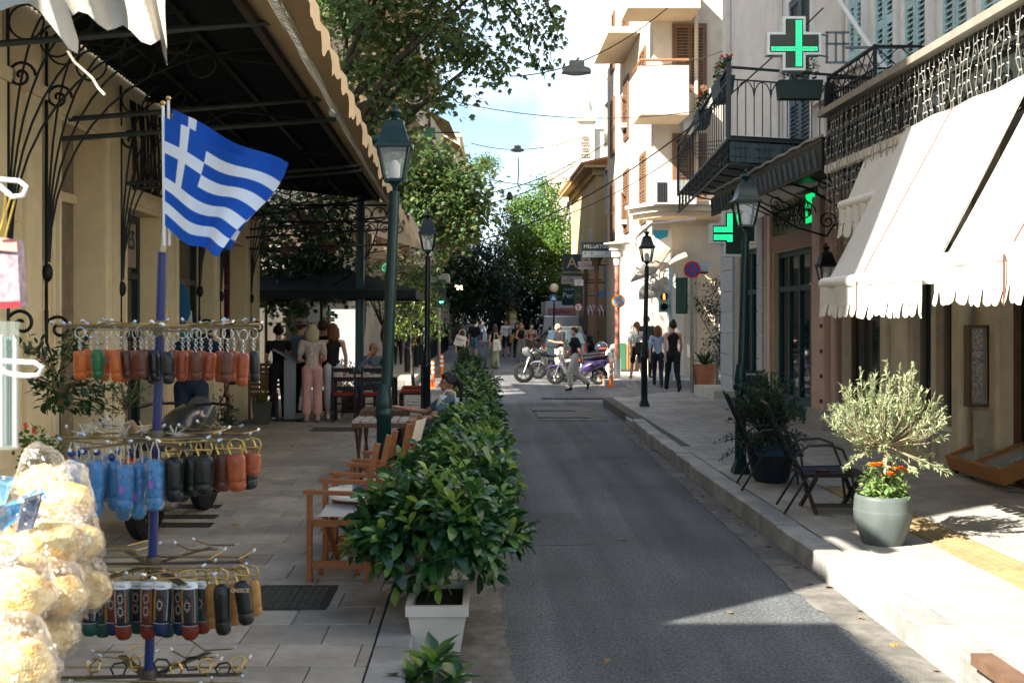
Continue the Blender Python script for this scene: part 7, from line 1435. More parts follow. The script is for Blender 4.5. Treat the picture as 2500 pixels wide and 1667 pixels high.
def scooter(label, loc, rz, c1, c2=None, big=False, box=None, name='scooter', s=1.0):
    t = thing(name, label, 'motorcycle' if big else 'scooter', loc, None, rz); t.scale = (s, s, s); p1 = mat('paint_'+'_'.join(str(int(v*100)) for v in c1), c1, .25, .1, coat=.8); p2 = mat('paint_'+'_'.join(str(int(v*100)) for v in (c2 or c1)), c2 or c1, .3, coat=.6)
    wr = .31 if big else .26; wb = 1.38 if big else 1.25; ww = .13 if big else .12
    wheel(t, (0, 0, wr), wr, ww, 'y', False); wheel(t, (wb, 0, wr), wr, ww*.85, 'y', False)
    def loft(nm, st, m, n=10):
        q = MB(); vs = []
        for (x, z, hw, hz) in st: vs += [(x, hw*math.cos(2*math.pi*k/n), z+hz*math.sin(2*math.pi*k/n)) for k in range(n)]
        q.add(vs, [(i*n+j, (i+1)*n+j, (i+1)*n+(j+1) % n, i*n+(j+1) % n) for i in range(len(st)-1) for j in range(n)]+[tuple(range(n)), tuple((len(st)-1)*n+j for j in range(n))[::-1]]); return q.build(nm, m, t, 50, False)
    if big:
        loft('tank', [(.62, .80, .08, .05), (.7, .86, .15, .12), (.95, .90, .17, .13), (1.12, .86, .10, .08)], p1); loft('seat', [(-.12, .86, .08, .03), (.1, .84, .13, .05), (.45, .80, .14, .05), (.66, .80, .1, .05)], m_black); loft('tail', [(-.28, .84, .04, .03), (-.1, .80, .11, .07), (.3, .74, .13, .07)], p1); loft('front_fairing', [(1.15, .80, .08, .14), (1.28, .92, .15, .16), (1.42, .95, .08, .08)], p2)
    else:
        loft('rear_body', [(-.3, .70, .05, .04), (-.2, .66, .14, .13), (.1, .58, .19, .18), (.45, .45, .17, .2), (.55, .32, .15, .1)], p1); loft('floorboard', [(.4, .27, .17, .05), (.95, .27, .17, .05)], m_black); loft('seat', [(-.28, .82, .08, .03), (-.1, .80, .15, .06), (.25, .77, .16, .06), (.52, .74, .12, .05)], m_black)
        loft('leg_shield', [(.92, .3, .17, .04), (.98, .5, .2, .24), (1.1, .78, .18, .22), (1.14, .98, .12, .09)], p2); loft('front_fender', [(wb-.28, .4, .06, .05), (wb-.1, .54, .09, .05), (wb+.12, .53, .08, .04), (wb+.28, .42, .05, .03)], p1)
    q = MB(); q.tube([(wb, .07, wr), (wb-.2, .07, .85)], .022, 7); q.tube([(wb, -.07, wr), (wb-.2, -.07, .85)], .022, 7); q.tube([(wb-.2, 0, .8), (wb-.26, 0, 1.0)], .03, 7); q.build('fork', m_chrome, t, W=False)
    q = MB(); q.tube([(wb-.42, -.36, 1.02), (wb-.3, -.2, 1.02), (wb-.26, 0, 1.0), (wb-.3, .2, 1.02), (wb-.42, .36, 1.02)], .014, 6); q.build('handlebar', m_black, t, W=False)
    for s_ in (-1, 1):
        q = MB(); q.tube([(wb-.34, s_*.26, 1.02), (wb-.3, s_*.34, 1.2)], .007, 5); q.sph((wb-.3, s_*.37, 1.24), (.02, .07, .05)); q.build('mirror', m_black, t, W=False)
        q = MB(); q.tube([(wb-.42, s_*.36, 1.02), (wb-.50, s_*.43, 1.0)], .02, 6); q.build('grip', m_black, t, W=False)
    MB().sph((wb-.08, 0, .92 if big else .9), (.06, .09, .08)).build('headlamp', mat('lamp_clear', (.6, .6, .58), .1), t, W=False); MB().sph((-.3, 0, .66), (.03, .1, .04)).build('tail_lamp', m_tail, t, W=False)
    MB().box(-.36, -.345, -.1, .1, .42, .56).build('number_plate', m_swh, t, None, False)
    q = MB(); q.box(.2, .62, -.11, .11, .24, .5); q.tube([(.6, -.13, .3), (.1, -.16, .25), (-.25, -.17, .33)], .045, 8); q.sph((.4, 0, .38), (.18, .16, .14)); q.build('engine', mat('engine_metal', (.16, .15, .14), .5, .7, var=.3), t, W=False)
    q = MB(); q.tube([(.5, .05, .3), (.46, .2, .02)], .012, 5); q.build('side_stand', m_chrome, t, W=False)
    if box: MB().obox((-.32, 0, 1.0), (.36, .42, .28)).build('top_box', mat('topbox', box, .4, coat=.4), t, 60, False)
    return t
B33 = lambda px, Y: Vector((FX(px, Y), Y, 0))
scooter('purple and white scooter parked at the end of the row', B33(1462, 31.9)+EZ*.0, rad(172), (.035, .022, .08), (.09, .09, .10))
scooter('red-tailed motorbike behind the purple scooter', B33(1470, 33.6), rad(170), (.07, .01, .01), (.04, .04, .05), True)
scooter('white and black scooter beside the bald man', B33(1410, 34.6), rad(168), (.12, .12, .12), (.03, .03, .03))
scooter('black motorbike in front of the bald man', B33(1390, 33.0), rad(186), (.03, .03, .032), (.12, .12, .12), True)
scooter('silver scooter farther back between the blue car and the pink post', B33(1480, 37), rad(150), (.35, .36, .37), (.1, .1, .1))
scooter('dark scooter farther up the pavement by the striped awning', B33(1475, 50), rad(120), (.03, .03, .03))
hm = thing('helmet', 'black red and blue motorcycle helmet resting on a parked scooter', 'helmet', P(1468, 848, 32.6)); c = P(1468, 848, 32.6)
MB().sph(c, (.19, .16, .17), 18, 12).build('helmet_shell', mat('helmet_black', (.02, .025, .04), .2, coat=.8), hm); MB().sph(c+Vector((.03, -.03, -.03)), (.175, .15, .05), 16, 8).build('visor_band', mat('helmet_red', (.5, .06, .03), .3, coat=.5), hm)
tag(MB().sph(P(1498, 848, 33), (.12, .1, .11)).build('helmet', mat('helmet_grey', (.25, .26, .27), .3, coat=.4)), 'small grey helmet on the handlebar of the rear scooter', 'helmet')
tag(MB().lathe([(.09, 0), (.09, .95), (.1, .96), (.1, 1.0)], 14, B33(1486, 33.0)+EZ*.0).build('white_bollard', m_white), 'short white pillar behind the orange flexible posts', 'bollard')
# motorbike behind the souvenir stand
mb = scooter('dark off-road motorcycle parked on the left pavement behind the souvenir stand', Vector((-2.72, 9.0, H)), rad(84), (.03, .03, .034), (.06, .06, .065), True, None, 'motorcycle')

# ------------------------------------------------------------------ people
def capsdist(Pt, a, b_, ra, rb):
    ab = b_-a; L2 = max(ab.dot(ab), 1e-9); u = np.clip(((Pt-np.array(a)) @ np.array(ab))/L2, 0, 1); c = np.array(a)+u[:, None]*np.array(ab); return np.linalg.norm(Pt-c, axis=1)-(ra+(rb-ra)*u)
def caps_mesh(name, prims, mats, vox=.014, sm=4):
    """prims: (a, b, ra, rb, flat, matindex): tapered capsules fused into one continuous surface"""
    b = MB()
    for (a, c, ra, rb, fl, mi) in prims:
        a, c = Vector(a), Vector(c); n = 10; d = c-a; L_ = max(d.length, 1e-4); d = d/L_
        ts = [(-ra*.98, .2*ra), (-ra*.7, .71*ra), (-ra*.35, .94*ra), (0, ra), (L_, rb), (L_+rb*.35, .94*rb), (L_+rb*.7, .71*rb), (L_+rb*.98, .2*rb)]
        u = Vector((0, 1, 0)) if abs(d.y) < .8 else Vector((0, 0, 1)); x = d.cross(u).normalized(); y = d.cross(x)
        if abs(d.z) > .5 or fl != 1: x = (EX-d*EX.dot(d)).normalized(); y = d.cross(x)
        vs = [a+d*t_+(x*math.cos(2*math.pi*k/n)+y*math.sin(2*math.pi*k/n)*fl)*r for t_, r in ts for k in range(n)]
        b.add(vs, [(i*n+j, i*n+(j+1) % n, (i+1)*n+(j+1) % n, (i+1)*n+j) for i in range(7) for j in range(n)]+[tuple(range(n))[::-1], tuple(7*n+j for j in range(n))])
    me = b.mesh(name, mats[0]); me.materials.clear(); o = bpy.data.objects.new(name, me); COL.objects.link(o)
    rm = o.modifiers.new('r', 'REMESH'); rm.mode = 'VOXEL'; rm.voxel_size = vox; s_ = o.modifiers.new('s', 'SMOOTH'); s_.iterations = sm; s_.factor = .5
    dg = bpy.context.evaluated_depsgraph_get(); m2 = bpy.data.meshes.new_from_object(o.evaluated_get(dg)); bpy.data.objects.remove(o); m2.name = name
    bm = bmesh.new(); bm.from_mesh(m2); bm.verts.ensure_lookup_table(); seen = bytearray(len(bm.verts)); kill = []
    for v in bm.verts:
        if seen[v.index]: continue
        st_ = [v]; seen[v.index] = 1; g_ = []
        while st_:
            x = st_.pop(); g_.append(x)
            for e in x.link_edges:
                y = e.other_vert(x)
                if not seen[y.index]: seen[y.index] = 1; st_.append(y)
        if len(g_) < 120: kill += g_
    if kill: bmesh.ops.delete(bm, geom=kill, context='VERTS'); bm.to_mesh(m2)
    bm.free()
    for m in mats: m2.materials.append(m)
    n = len(m2.polygons); c = np.empty(n*3); m2.polygons.foreach_get('center', c); c = c.reshape(-1, 3); best = np.full(n, 1e9); idx = np.zeros(n, np.int32)
    for (a, e, ra, rb, fl, mi) in prims:
        dd = capsdist(c, Vector(a), Vector(e), ra*(1+fl)/2, rb*(1+fl)/2); k = dd < best; best[k] = dd[k]; idx[k] = mi
    m2.polygons.foreach_set('material_index', idx); m2.polygons.foreach_set('use_smooth', np.ones(n, bool)); m2.update(); return m2
BASE = dict(pel=(0, 0, .95), wai=(0, 0, 1.10), che=(0, .0, 1.30), nek=(0, .01, 1.47), hea=(0, -.015, 1.60), hpL=(.09, 0, .92), hpR=(-.09, 0, .92), knL=(.10, -.02, .50), knR=(-.10, -.02, .50), anL=(.10, .03, .08), anR=(-.10, .03, .08), toL=(.12, -.13, .035), toR=(-.12, -.13, .035),
            shL=(.175, .01, 1.40), shR=(-.175, .01, 1.40), elL=(.23, .04, 1.12), elR=(-.23, .04, 1.12), wrL=(.24, -.05, .87), wrR=(-.24, -.05, .87), haL=(.235, -.08, .79), haR=(-.235, -.08, .79))
POSES = dict(
 stand={}, walk=dict(knL=(.09, -.18, .52), anL=(.09, -.30, .12), toL=(.10, -.44, .09), knR=(-.09, .04, .50), anR=(-.09, .28, .13), toR=(-.10, .16, .04), elL=(.22, .12, 1.13), wrL=(.22, .16, .88), haL=(.22, .16, .80), elR=(-.22, -.03, 1.12), wrR=(-.22, -.20, .92), haR=(-.22, -.26, .86)),
 phone=dict(hea=(0, -.07, 1.57), elL=(.22, -.02, 1.13), wrL=(.08, -.26, 1.15), haL=(.03, -.31, 1.18), elR=(-.22, -.02, 1.13), wrR=(-.07, -.26, 1.13), haR=(-.02, -.31, 1.16)),
 front=dict(elL=(.23, .0, 1.12), wrL=(.07, -.2, 1.05), haL=(.0, -.22, 1.04), elR=(-.23, 0, 1.12), wrR=(-.07, -.2, 1.03), haR=(-.0, -.23, 1.02)),
 drink=dict(elR=(-.2, -.16, 1.25), wrR=(-.12, -.25, 1.42), haR=(-.09, -.25, 1.49), elL=(.22, -.05, 1.12), wrL=(.15, -.25, 1.05), haL=(.12, -.32, 1.05)),
 think=dict(pel=(0, .1, .50), wai=(0, .12, .66), che=(0, .08, .88), nek=(0, .06, 1.03), hea=(0, .0, 1.15), hpL=(.1, .08, .48), hpR=(-.1, .08, .48), knL=(.15, -.36, .50), knR=(-.15, -.36, .50), anL=(.15, -.38, .09), anR=(-.15, -.34, .09), toL=(.16, -.54, .04), toR=(-.16, -.5, .04), shL=(.18, .06, .97), shR=(-.18, .06, .97), elL=(.3, -.15, .80), wrL=(.1, -.3, .82), haL=(.03, -.33, .84), elR=(-.2, -.2, .8), wrR=(-.06, -.16, 1.0), haR=(-.02, -.12, 1.07)),
 recline=dict(pel=(0, .1, .48), wai=(0, .16, .64), che=(0, .19, .86), nek=(0, .2, 1.02), hea=(0, .17, 1.14), hpL=(.1, .08, .46), hpR=(-.1, .08, .46), knL=(.12, -.36, .50), knR=(-.12, -.38, .54), anL=(.12, -.6, .14), anR=(-.06, -.62, .2), toL=(.12, -.74, .12), toR=(-.05, -.76, .2), shL=(.18, .18, .96), shR=(-.18, .18, .96), elL=(.24, -.05, .76), wrL=(.2, -.36, .72), haL=(.2, -.46, .72), elR=(-.26, -.05, .78), wrR=(-.2, -.34, .84), haR=(-.17, -.43, .86)),
 bend=dict(pel=(0, 0, .93), wai=(0, -.06, 1.07), che=(0, -.22, 1.20), nek=(0, -.36, 1.27), hea=(0, -.46, 1.30), shL=(.18, -.28, 1.26), shR=(-.18, -.28, 1.26), elL=(.25, -.36, 1.02), wrL=(.2, -.5, .86), haL=(.18, -.56, .8), elR=(-.25, -.36, 1.02), wrR=(-.2, -.5, .88), haR=(-.18, -.56, .82)))
HAIR = dict(black=(.012, .010, .010), brown=(.05, .025, .014), dark=(.022, .014, .010), blonde=(.55, .45, .28), auburn=(.16, .06, .025), grey=(.35, .34, .32), fair=(.30, .18, .08))
SKIN = mat('skin_light', (.52, .29, .20), .5, var=.06, vs=20); SKIN2 = mat('skin_tan', (.36, .18, .11), .5, var=.06, vs=20)
_c = {}
def cloth(c, pat=None):
    k = (c, pat)
    if k not in _c: _c[k] = mat('cloth_%d' % len(_c), c, .85, var=.12 if not pat else pat, vs=14 if not pat else 22, bump=.15, bs=25)
    return _c[k]
def person(label, loc, face, h=1.68, pose='stand', top=(.02,)*3, bot=(.05,)*3, shoe=(.05,)*3, sleeve=.5, legs=1.0, hair='short', hc='dark', skin=None, female=False, loose=0, over=None, vox=.015, ppat=None, tpat=None, skirt=False, mask=False, wide=1.0, detail=True):
    """face: heading in degrees, 0 = facing the camera, 180 = back to the camera. legs: share of the leg covered; sleeve: share of the arm covered"""
    J = dict(BASE); J.update(POSES[pose]); J.update(over or {}); J = {k: Vector(v) for k, v in J.items()}; skin = skin or SKIN
    t = thing('person', label, 'person', loc, None, rad(face)); k = h/1.70; t.scale = (k*wide**.5, k*wide**.5, k)
    S, T, B_, F_ = 0, 1, 2, 3; pr = []; w_ = .9 if female else 1.0
    tt = .004*loose
    lerp = lambda a, b_, u: a+(b_-a)*u
    # torso
    shm = (J['shL']+J['shR'])/2
    pr += [(J['pel']+Vector((-.055, 0, -.01)), J['pel']+Vector((.055, 0, -.01)), .115+.006*female, .115+.006*female, .85, B_)]
    pr += [(J['pel']+EZ*.03, J['wai'], .125+tt, (.112 if female else .13)+tt, .8, T), (J['wai'], J['che'], (.108 if female else .128)+tt, .14*w_+tt, .75, T), (J['che'], lerp(J['che'], J['nek'], .45), .14*w_+tt, .11, .7, T)]
    pr += [(lerp(J['shL'], J['shR'], .12), lerp(J['shL'], J['shR'], .88), .062*w_+tt, .062*w_+tt, 1, T if sleeve > 0 else S)]
    pr += [(lerp(J['che'], J['nek'], .4)+Vector((-.07*w_, 0, 0)), lerp(J['che'], J['nek'], .4)+Vector((.07*w_, 0, 0)), .085, .085, 1, T)]
    if female: pr += [(J['che']+Vector((s*.065, -.07, -.0)), J['che']+Vector((s*.065, -.085, -.02)), .06, .055, 1, T) for s in (-1, 1)]
    pr += [(J['nek']-EZ*.05, J['nek']+(J['hea']-J['nek'])*.6, .056, .05, 1, S)]
    hd = J['hea']; pr += [(hd+Vector((0, .012, .035)), hd+Vector((0, .02, .025)), .092, .092, 1, S), (hd+Vector((0, -.03, -.03)), hd+Vector((0, -.03, -.055)), .06, .047, 1, S), (hd+Vector((0, -.095, .0)), hd+Vector((0, -.106, -.022)), .012, .017, 1, S)]
    for s in (-1, 1): pr += [(hd+Vector((s*.088, .01, .012)), hd+Vector((s*.09, .015, -.012)), .016, .012, 1, S)]
    for sd in 'LR':
        sh, el, wr, ha = J['sh'+sd], J['el'+sd], J['wr'+sd], J['ha'+sd]
        arm = [(sh, el, .052*w_, .040*w_), (el, wr, .040*w_, .027)]
        sv = sleeve*2
        for i, (a, b_, ra, rb) in enumerate(arm):
            u = min(max(sv-i, 0), 1)
            if u > 0: pr += [(a, lerp(a, b_, u), ra+.012+tt, ra+(rb-ra)*u+.014+tt, 1, T)]
            if u < 1: pr += [(lerp(a, b_, u), b_, ra+(rb-ra)*u, rb, 1, S)]
        pr += [(wr, ha, .026, .032, .6, S)]
        d = (ha-wr).normalized(); sdv = d.cross(Vector((0, 1, 0)) if abs(d.y) < .7 else Vector((0, 0, 1))).normalized()
        if detail:
            for f_ in range(4):
                o = ha+sdv*(.026-.0175*f_); l = [.06, .072, .068, .052][f_]; q1 = o+d*l*.75+Vector((0, -.006, 0)); q2 = o+d*l*1.15+Vector((0, -.025, 0)); pr += [(o, q1, .0115, .010, 1, S), (q1, q2, .010, .008, 1, S)]
            o = lerp(wr, ha, .4)+sdv*.028; pr += [(o, o+d*.035+sdv*.02-EY*.015, .012, .010, 1, S), (o+d*.035+sdv*.02-EY*.015, o+d*.065+sdv*.022-EY*.03, .010, .008, 1, S)]
        hp, kn, an, to = J['hp'+sd], J['kn'+sd], J['an'+sd], J['to'+sd]; lg = [(hp, kn, .092, .062), (kn, an, .060, .040)]; lv = legs*2
        for i, (a, b_, ra, rb) in enumerate(lg):
            u = min(max(lv-i, 0), 1); e = .010+tt*1.5+(.018 if loose > 1 and i else 0)
            if u > 0: pr += [(a, lerp(a, b_, u), ra+e*.5, ra+(rb-ra)*u+e, 1, B_)]
            if u < 1: pr += [(lerp(a, b_, u), b_, ra+(rb-ra)*u, rb, 1, S)]
        pr += [(an-EZ*.03, to, .045, .034, .75, F_), (an+EZ*.01, an-EZ*.03, .042, .044, 1, F_)]
    if skirt:
        lo = (J['anL']+J['anR'])/2; hi = J['pel']; u = legs; e = lerp(hi, lo, u); pr += [(hi-EZ*.05, e, .15, .19 if u > .6 else .17, .85, B_)]
    vx = vox
    me = caps_mesh('body', pr, [skin, cloth(top, tpat), cloth(bot, ppat), cloth(shoe)], vx, 3)
    link('body', me, t, False)
    hm_ = mat('hair_'+hc, HAIR[hc], .55, var=.35, vs=60, bump=.5, bs=90); hp_ = []
    if hair != 'bald':
        hp_ += [(hd+Vector((0, .028, .058)), hd+Vector((0, .045, .03)), .092, .088, 1, 0), (hd+Vector((-.045, -.035, .088)), hd+Vector((.045, -.035, .088)), .035, .035, 1, 0)]
        for s in (-1, 1): hp_ += [(hd+Vector((s*.075, .0, .05)), hd+Vector((s*.08, .02, .01)), .03, .025, 1, 0)]
    else: hp_ += [(hd+Vector((s*.07, .05, .0)), hd+Vector((s*.05, .085, -.01)), .028, .03, 1, 0) for s in (-1, 1)]
    if hair in ('bob', 'long'):
        ln = .13 if hair == 'bob' else .30
        for s in (-1, 1): hp_ += [(hd+Vector((s*.078, .02, .03)), hd+Vector((s*.088, .035, -ln*.8)), .04, .035, 1, 0)]
        hp_ += [(hd+Vector((0, .07, .02)), hd+Vector((0, .085, -ln)), .075, .06, .8, 0), (hd+Vector((-.05, .06, .0)), hd+Vector((-.055, .08, -ln)), .05, .04, 1, 0), (hd+Vector((.05, .06, .0)), hd+Vector((.055, .08, -ln)), .05, .04, 1, 0)]
    if hair == 'pony': hp_ += [(hd+Vector((0, .11, .05)), hd+Vector((.0, .16, .0)), .03, .035, 1, 0), (hd+Vector((0, .16, .0)), hd+Vector((.0, .17, -.24)), .035, .015, 1, 0)]
    if hair == 'bun': hp_ += [(hd+Vector((0, .06, .13)), hd+Vector((0, .07, .14)), .045, .045, 1, 0)]
    if hair == 'curly': hp_ += [(hd+Vector((R.uniform(-.07, .07), R.uniform(-.0, .09), R.uniform(.0, .12))),)*2+(.035, .035, 1, 0) for _ in range(16)]
    hp_ = [(a, b_+EZ*.001, c_, d_, e_, f_) for a, b_, c_, d_, e_, f_ in hp_]
    link('hair', caps_mesh('hair', hp_, [hm_], max(.011, vox*.75), 2), t, False)
    if hair == 'hat': q = MB(); q.lathe([(.155, .055), (.15, .065), (.098, .075), (.1, .13), (.085, .165), (.02, .175)], 16, hd); q.build('hat', mat('straw_hat', (.25, .21, .15), .8), t, W=False)
    q = MB()
    for s in (-1, 1): q.sph(hd+Vector((s*.034, -.079, .016)), (.012, .008, .007), 8, 5)
    q.box(hd.x-.022, hd.x+.022, hd.y-.093, hd.y-.084, hd.z-.056, hd.z-.050); q.bar(hd+Vector((-.05, -.081, .036)), hd+Vector((-.018, -.088, .038)), .006, .006); q.bar(hd+Vector((.018, -.088, .038)), hd+Vector((.05, -.081, .036)), .006, .006)
    q.build('facial_features', mat('eye_dark', (.03, .015, .012), .3), t, W=False)
    if mask: MB().sph(hd+Vector((0, -.052, -.035)), (.062, .058, .048), 12, 8).build('face_mask', mat('mask_blue', (.30, .50, .55), .7), t, W=False)
    return t
def bag(par_loc, label, px, py, Y, w_, h_, d_, m, txt=None, strap=None, rz=0, name='tote_bag', cat='bag'):
    c = P(px, py, Y); t = thing(name, label, cat, c); M = Matrix.Translation(c) @ Matrix.Rotation(rz, 4, 'Y'); q = MB()
    def f(u, v):
        a = 2*math.pi*u; e = .55+.45*math.sin(math.pi*min(1, max(0, v*.9+.12)))**.5 if 0 else 1; tp = 1-.12*v; x = max(-1, min(1, 1.25*math.cos(a)))*w_/2*tp; y = max(-1, min(1, 1.25*math.sin(a)))*d_/2*(1-.75*v); return Vector((x, y+.01*math.sin(a*3+v*5), -h_/2+h_*v))
    q.grid(f, 28, 10); q.add([f(k/28, 0) for k in range(28)], [tuple(range(28))]); q.xf(M).build('bag_body', m, t, 60)
    if strap: q = MB(); q.tube([M @ Vector((-w_*.28, 0, h_/2-.02)), M @ Vector((-w_*.2, 0, h_/2+strap*.8)), M @ Vector((0, 0, h_/2+strap)), M @ Vector((w_*.2, 0, h_/2+strap*.8)), M @ Vector((w_*.28, 0, h_/2-.02))], .012, 5); q.build('handle', m, t)
    if txt: text('lettering', txt, m_black, h_*.24, M @ FR(0, -d_/2-.012, h_*.18) if 0 else M @ Matrix.Translation((0, -d_/2*.62-.025, h_*.12)) @ Matrix.Rotation(rad(84), 4, 'X'), t, .003)
    return t
K = (.012, .012, .014); PG = lambda px, py, h=0.0: G(px, py, h)
def at(px, Y, h=0.0): return Vector((FX(px, Y), Y, h))
# standing group on the left
person('woman in black with white sneakers raising a glass at the terrace entrance', at(680, 19.3, H), 200, 1.62, 'drink', K, K, (.6, .58, .55), .25, 1, 'bun', 'black', female=True, over=dict(elR=(-.22, -.12, 1.22), wrR=(-.2, -.3, 1.35), haR=(-.18, -.33, 1.42)))
person('person in a brimmed hat and denim shirt behind the blonde woman', at(735, 20.4, H), 150, 1.70, 'stand', (.10, .15, .19), K, K, .9, 1, 'hat', 'brown')
person('blonde woman in pale floral blouse and cropped pink trousers seen from behind', at(762, 18.9, H), 192, 1.63, 'front', (.52, .42, .36), (.62, .33, .29), (.4, .3, .22), .30, .86, 'bob', 'blonde', female=True, loose=2, tpat=.45)
person('dark-haired man in black beside the blonde woman', at(788, 19.5, H), 165, 1.70, 'stand', K, K, (.02, .02, .05), .4, 1, 'short', 'dark', skin=SKIN2)
person('woman with auburn hair in black top and white cropped trousers', at(813, 19.3, H), 200, 1.64, 'stand', K, (.52, .50, .50), (.6, .58, .54), .0, .80, 'bob', 'auburn', female=True)
person('seated bald man in grey-blue shirt resting his chin on his hand', at(912, 20.9, H), -10, 1.74, 'think', (.12, .17, .21), (.04, .05, .07), K, .9, 1, 'bald', 'grey', skin=SKIN2)
person('seated woman with ponytail and slate-blue top at the tables by the hedge', at(1058, 12.3, H), -80, 1.58, 'recline', (.07, .12, .16), K, K, .3, 1, 'pony', 'black', female=True, skin=SKIN2, vox=.013)
bag(None, 'white canvas backpack hung behind the seated woman with the ponytail', 1088, 1010, 12.2, .26, .40, .14, mat('white_canvas', (.5, .5, .48), .8), None, .06, rad(12), 'backpack')
person('broad person in navy shirt and jeans bending forward behind the souvenir stand', at(467, 13.2, H), 172, 1.78, 'bend', (.012, .022, .045), (.014, .026, .05), K, .5, 1, 'short', 'dark', wide=1.25, over=dict(wai=(0, -.03, 1.1), che=(0, -.12, 1.3), nek=(0, -.24, 1.4), hea=(0, -.38, 1.38), shL=(.2, -.16, 1.38), shR=(-.2, -.16, 1.38), elL=(.27, -.22, 1.12), elR=(-.27, -.22, 1.12)))
# walkers on the far left
W_ = [
 (1000, 880, .16, 'person in dark shirt and shorts with backpack at the left of the far crowd', 178, 'stand', K, (.03, .05, .09), .4, .5, 'short', 'dark', False, None),
 (1018, 872, .16, 'woman in black by the citrus tree trunk with pale shoes', 150, 'front', K, K, .4, 1, 'long', 'dark', True, None),
 (1040, 868, .16, 'man with black top and patterned shorts beside the sign pole', 190, 'stand', (.03, .03, .035), (.12, .12, .13), .4, .5, 'short', 'black', False, None),
 (1078, 855, .16, 'woman in grey top sitting on the far left bollards', 150, 'think', (.28, .29, .30), K, .6, 1, 'long', 'black', True, None),
 (1068, 838, .16, 'woman with long hair in a light blue strap top', 60, 'front', (.35, .42, .55), (.1, .1, .14), .0, 1, 'long', 'brown', True, None),
 (1048, 835, .16, 'woman in black sleeveless top facing away beyond the sign', 170, 'stand', K, (.2, .16, .12), 0, .9, 'bun', 'dark', True, None),
 (1110, 838, .0, 'person with dark top half hidden behind the black lamp post', 20, 'front', (.05, .07, .06), (.1, .1, .1), .5, 1, 'short', 'brown', False, None),
 (1128, 912, .0, 'woman in long black dress carrying a lettered white tote', 182, 'walk', K, K, .2, 1, 'long', 'brown', True, 'skirt'),
 (1158, 880, .0, 'man in black t-shirt and denim shorts walking away', 176, 'walk', K, (.10, .20, .30), .45, .48, 'short', 'dark', False, None),
 (1172, 848, .0, 'blonde woman in white blouse and denim shorts walking away', 184, 'walk', (.68, .66, .62), (.08, .16, .25), .35, .45, 'bun', 'fair', True, None),
 (1208, 900, .0, 'woman in dark top and floral skirt half hidden by the oleander', 188, 'walk', K, (.25, .28, .20), .1, .95, 'long', 'brown', True, 'skirt'),
 (1235, 872, .0, 'man in lettered white t-shirt and black shorts walking towards us', 4, 'walk', (.66, .66, .66), K, .45, .5, 'short', 'black', False, None),
 (1262, 878, .0, 'woman in black behind the woman with patterned trousers', 0, 'front', K, K, .3, 1, 'long', 'dark', True, None),
 (1273, 888, .0, 'woman with mask, black top and black-and-white patterned trousers', 2, 'front', K, (.30, .30, .28), .0, .95, 'long', 'fair', True, 'pattern'),
 (1298, 888, .0, 'woman with mask in pink floral top and brown trousers', -4, 'front', (.38, .22, .18), (.20, .13, .08), .4, 1, 'curly', 'black', True, 'mask'),
 (1220, 835, .0, 'distant person in blue among the far crowd', 180, 'stand', (.03, .06, .16), K, .5, 1, 'short', 'dark', False, None),
 (1286, 832, .0, 'distant person in white right of the yellow board', 10, 'walk', (.5, .5, .52), K, .5, 1, 'short', 'dark', False, None),
 (1195, 833, .0, 'distant person in grey-green beyond the blonde walker', 185, 'walk', (.09, .12, .10), (.06, .06, .07), .5, 1, 'short', 'brown', False, None),
 (1150, 830, .0, 'distant woman in pink behind the denim-shorts man', 15, 'front', (.45, .25, .22), (.1, .1, .1), .3, 1, 'bob', 'brown', True, None),
 (948, 900, .16, 'person in black coat by the citrus trunk at the left kerb', 160, 'stand', K, K, .9, 1, 'short', 'dark', False, None),
 (972, 890, .16, 'woman in olive jacket left of the backpack person', 185, 'front', (.07, .08, .04), K, .9, 1, 'bob', 'dark', True, None),
 (1060, 862, .16, 'man in dark shirt standing among the left crowd near the bollards', 200, 'stand', (.03, .03, .04), K, .4, 1, 'curly', 'brown', False, None),
 (1088, 845, .0, 'person in teal top walking behind the black lamp post', 10, 'walk', (.03, .10, .10), K, .5, 1, 'short', 'dark', False, None),
 (1248, 850, .0, 'distant woman in red-brown dress left of the yellow board', 175, 'walk', (.2, .05, .03), (.2, .05, .03), .3, .7, 'long', 'brown', True, 'skirt'),
 (1310, 850, .0, 'distant man in dark jacket beside the parked van', 5, 'walk', K, K, .9, 1, 'short', 'dark', False, None),
 (1136, 838, .0, 'distant person in camouflage-coloured shirt on the far left', 178, 'stand', (.08, .10, .06), (.05, .06, .07), .5, 1, 'short', 'dark', False, None)]
for (px, py, hz, lb, fc, ps, tc1, bc, sv, lg, hr, hc_, fm, ex) in W_:
    c = PG(px, py, hz); person(lb, c, fc, 1.64 if fm else 1.76, ps, tc1, bc, (.4, .4, .4) if R.random() < .4 else K, sv, lg, hr, hc_, female=fm, skirt=ex == 'skirt', mask=ex in ('mask', 'pattern'), tpat=.4 if ex == 'mask' else None, ppat=.8 if ex == 'pattern' else None, vox=.022 if c.y > 34 else .016, detail=c.y < 60)
mt = mat('tote_canvas', (.58, .56, .50), .85); Yt = G(1128, 912).y
bag(None, 'white tote lettered BILBAO on the shoulder of the woman in black', 1124, 832, Yt-.22, .42, .36, .10, mt, 'BILBAO', .22, rad(14)); bag(None, 'plain cream tote carried beside the floral skirt', 1213, 842, G(1208, 900).y-.22, .30, .42, .10, mt, 'T.a', .25, rad(-5))
yt = G(1235, 872).y; text('shirt_letters', "LEVI'S", m_black, .13, FR(FX(1235, yt), yt-.20, 1.32), bpy.data.objects[-1] if 0 else None); o = bpy.data.objects['shirt_letters']; tag(o, 'dark letters printed on the walking man’s white t-shirt', 'print')
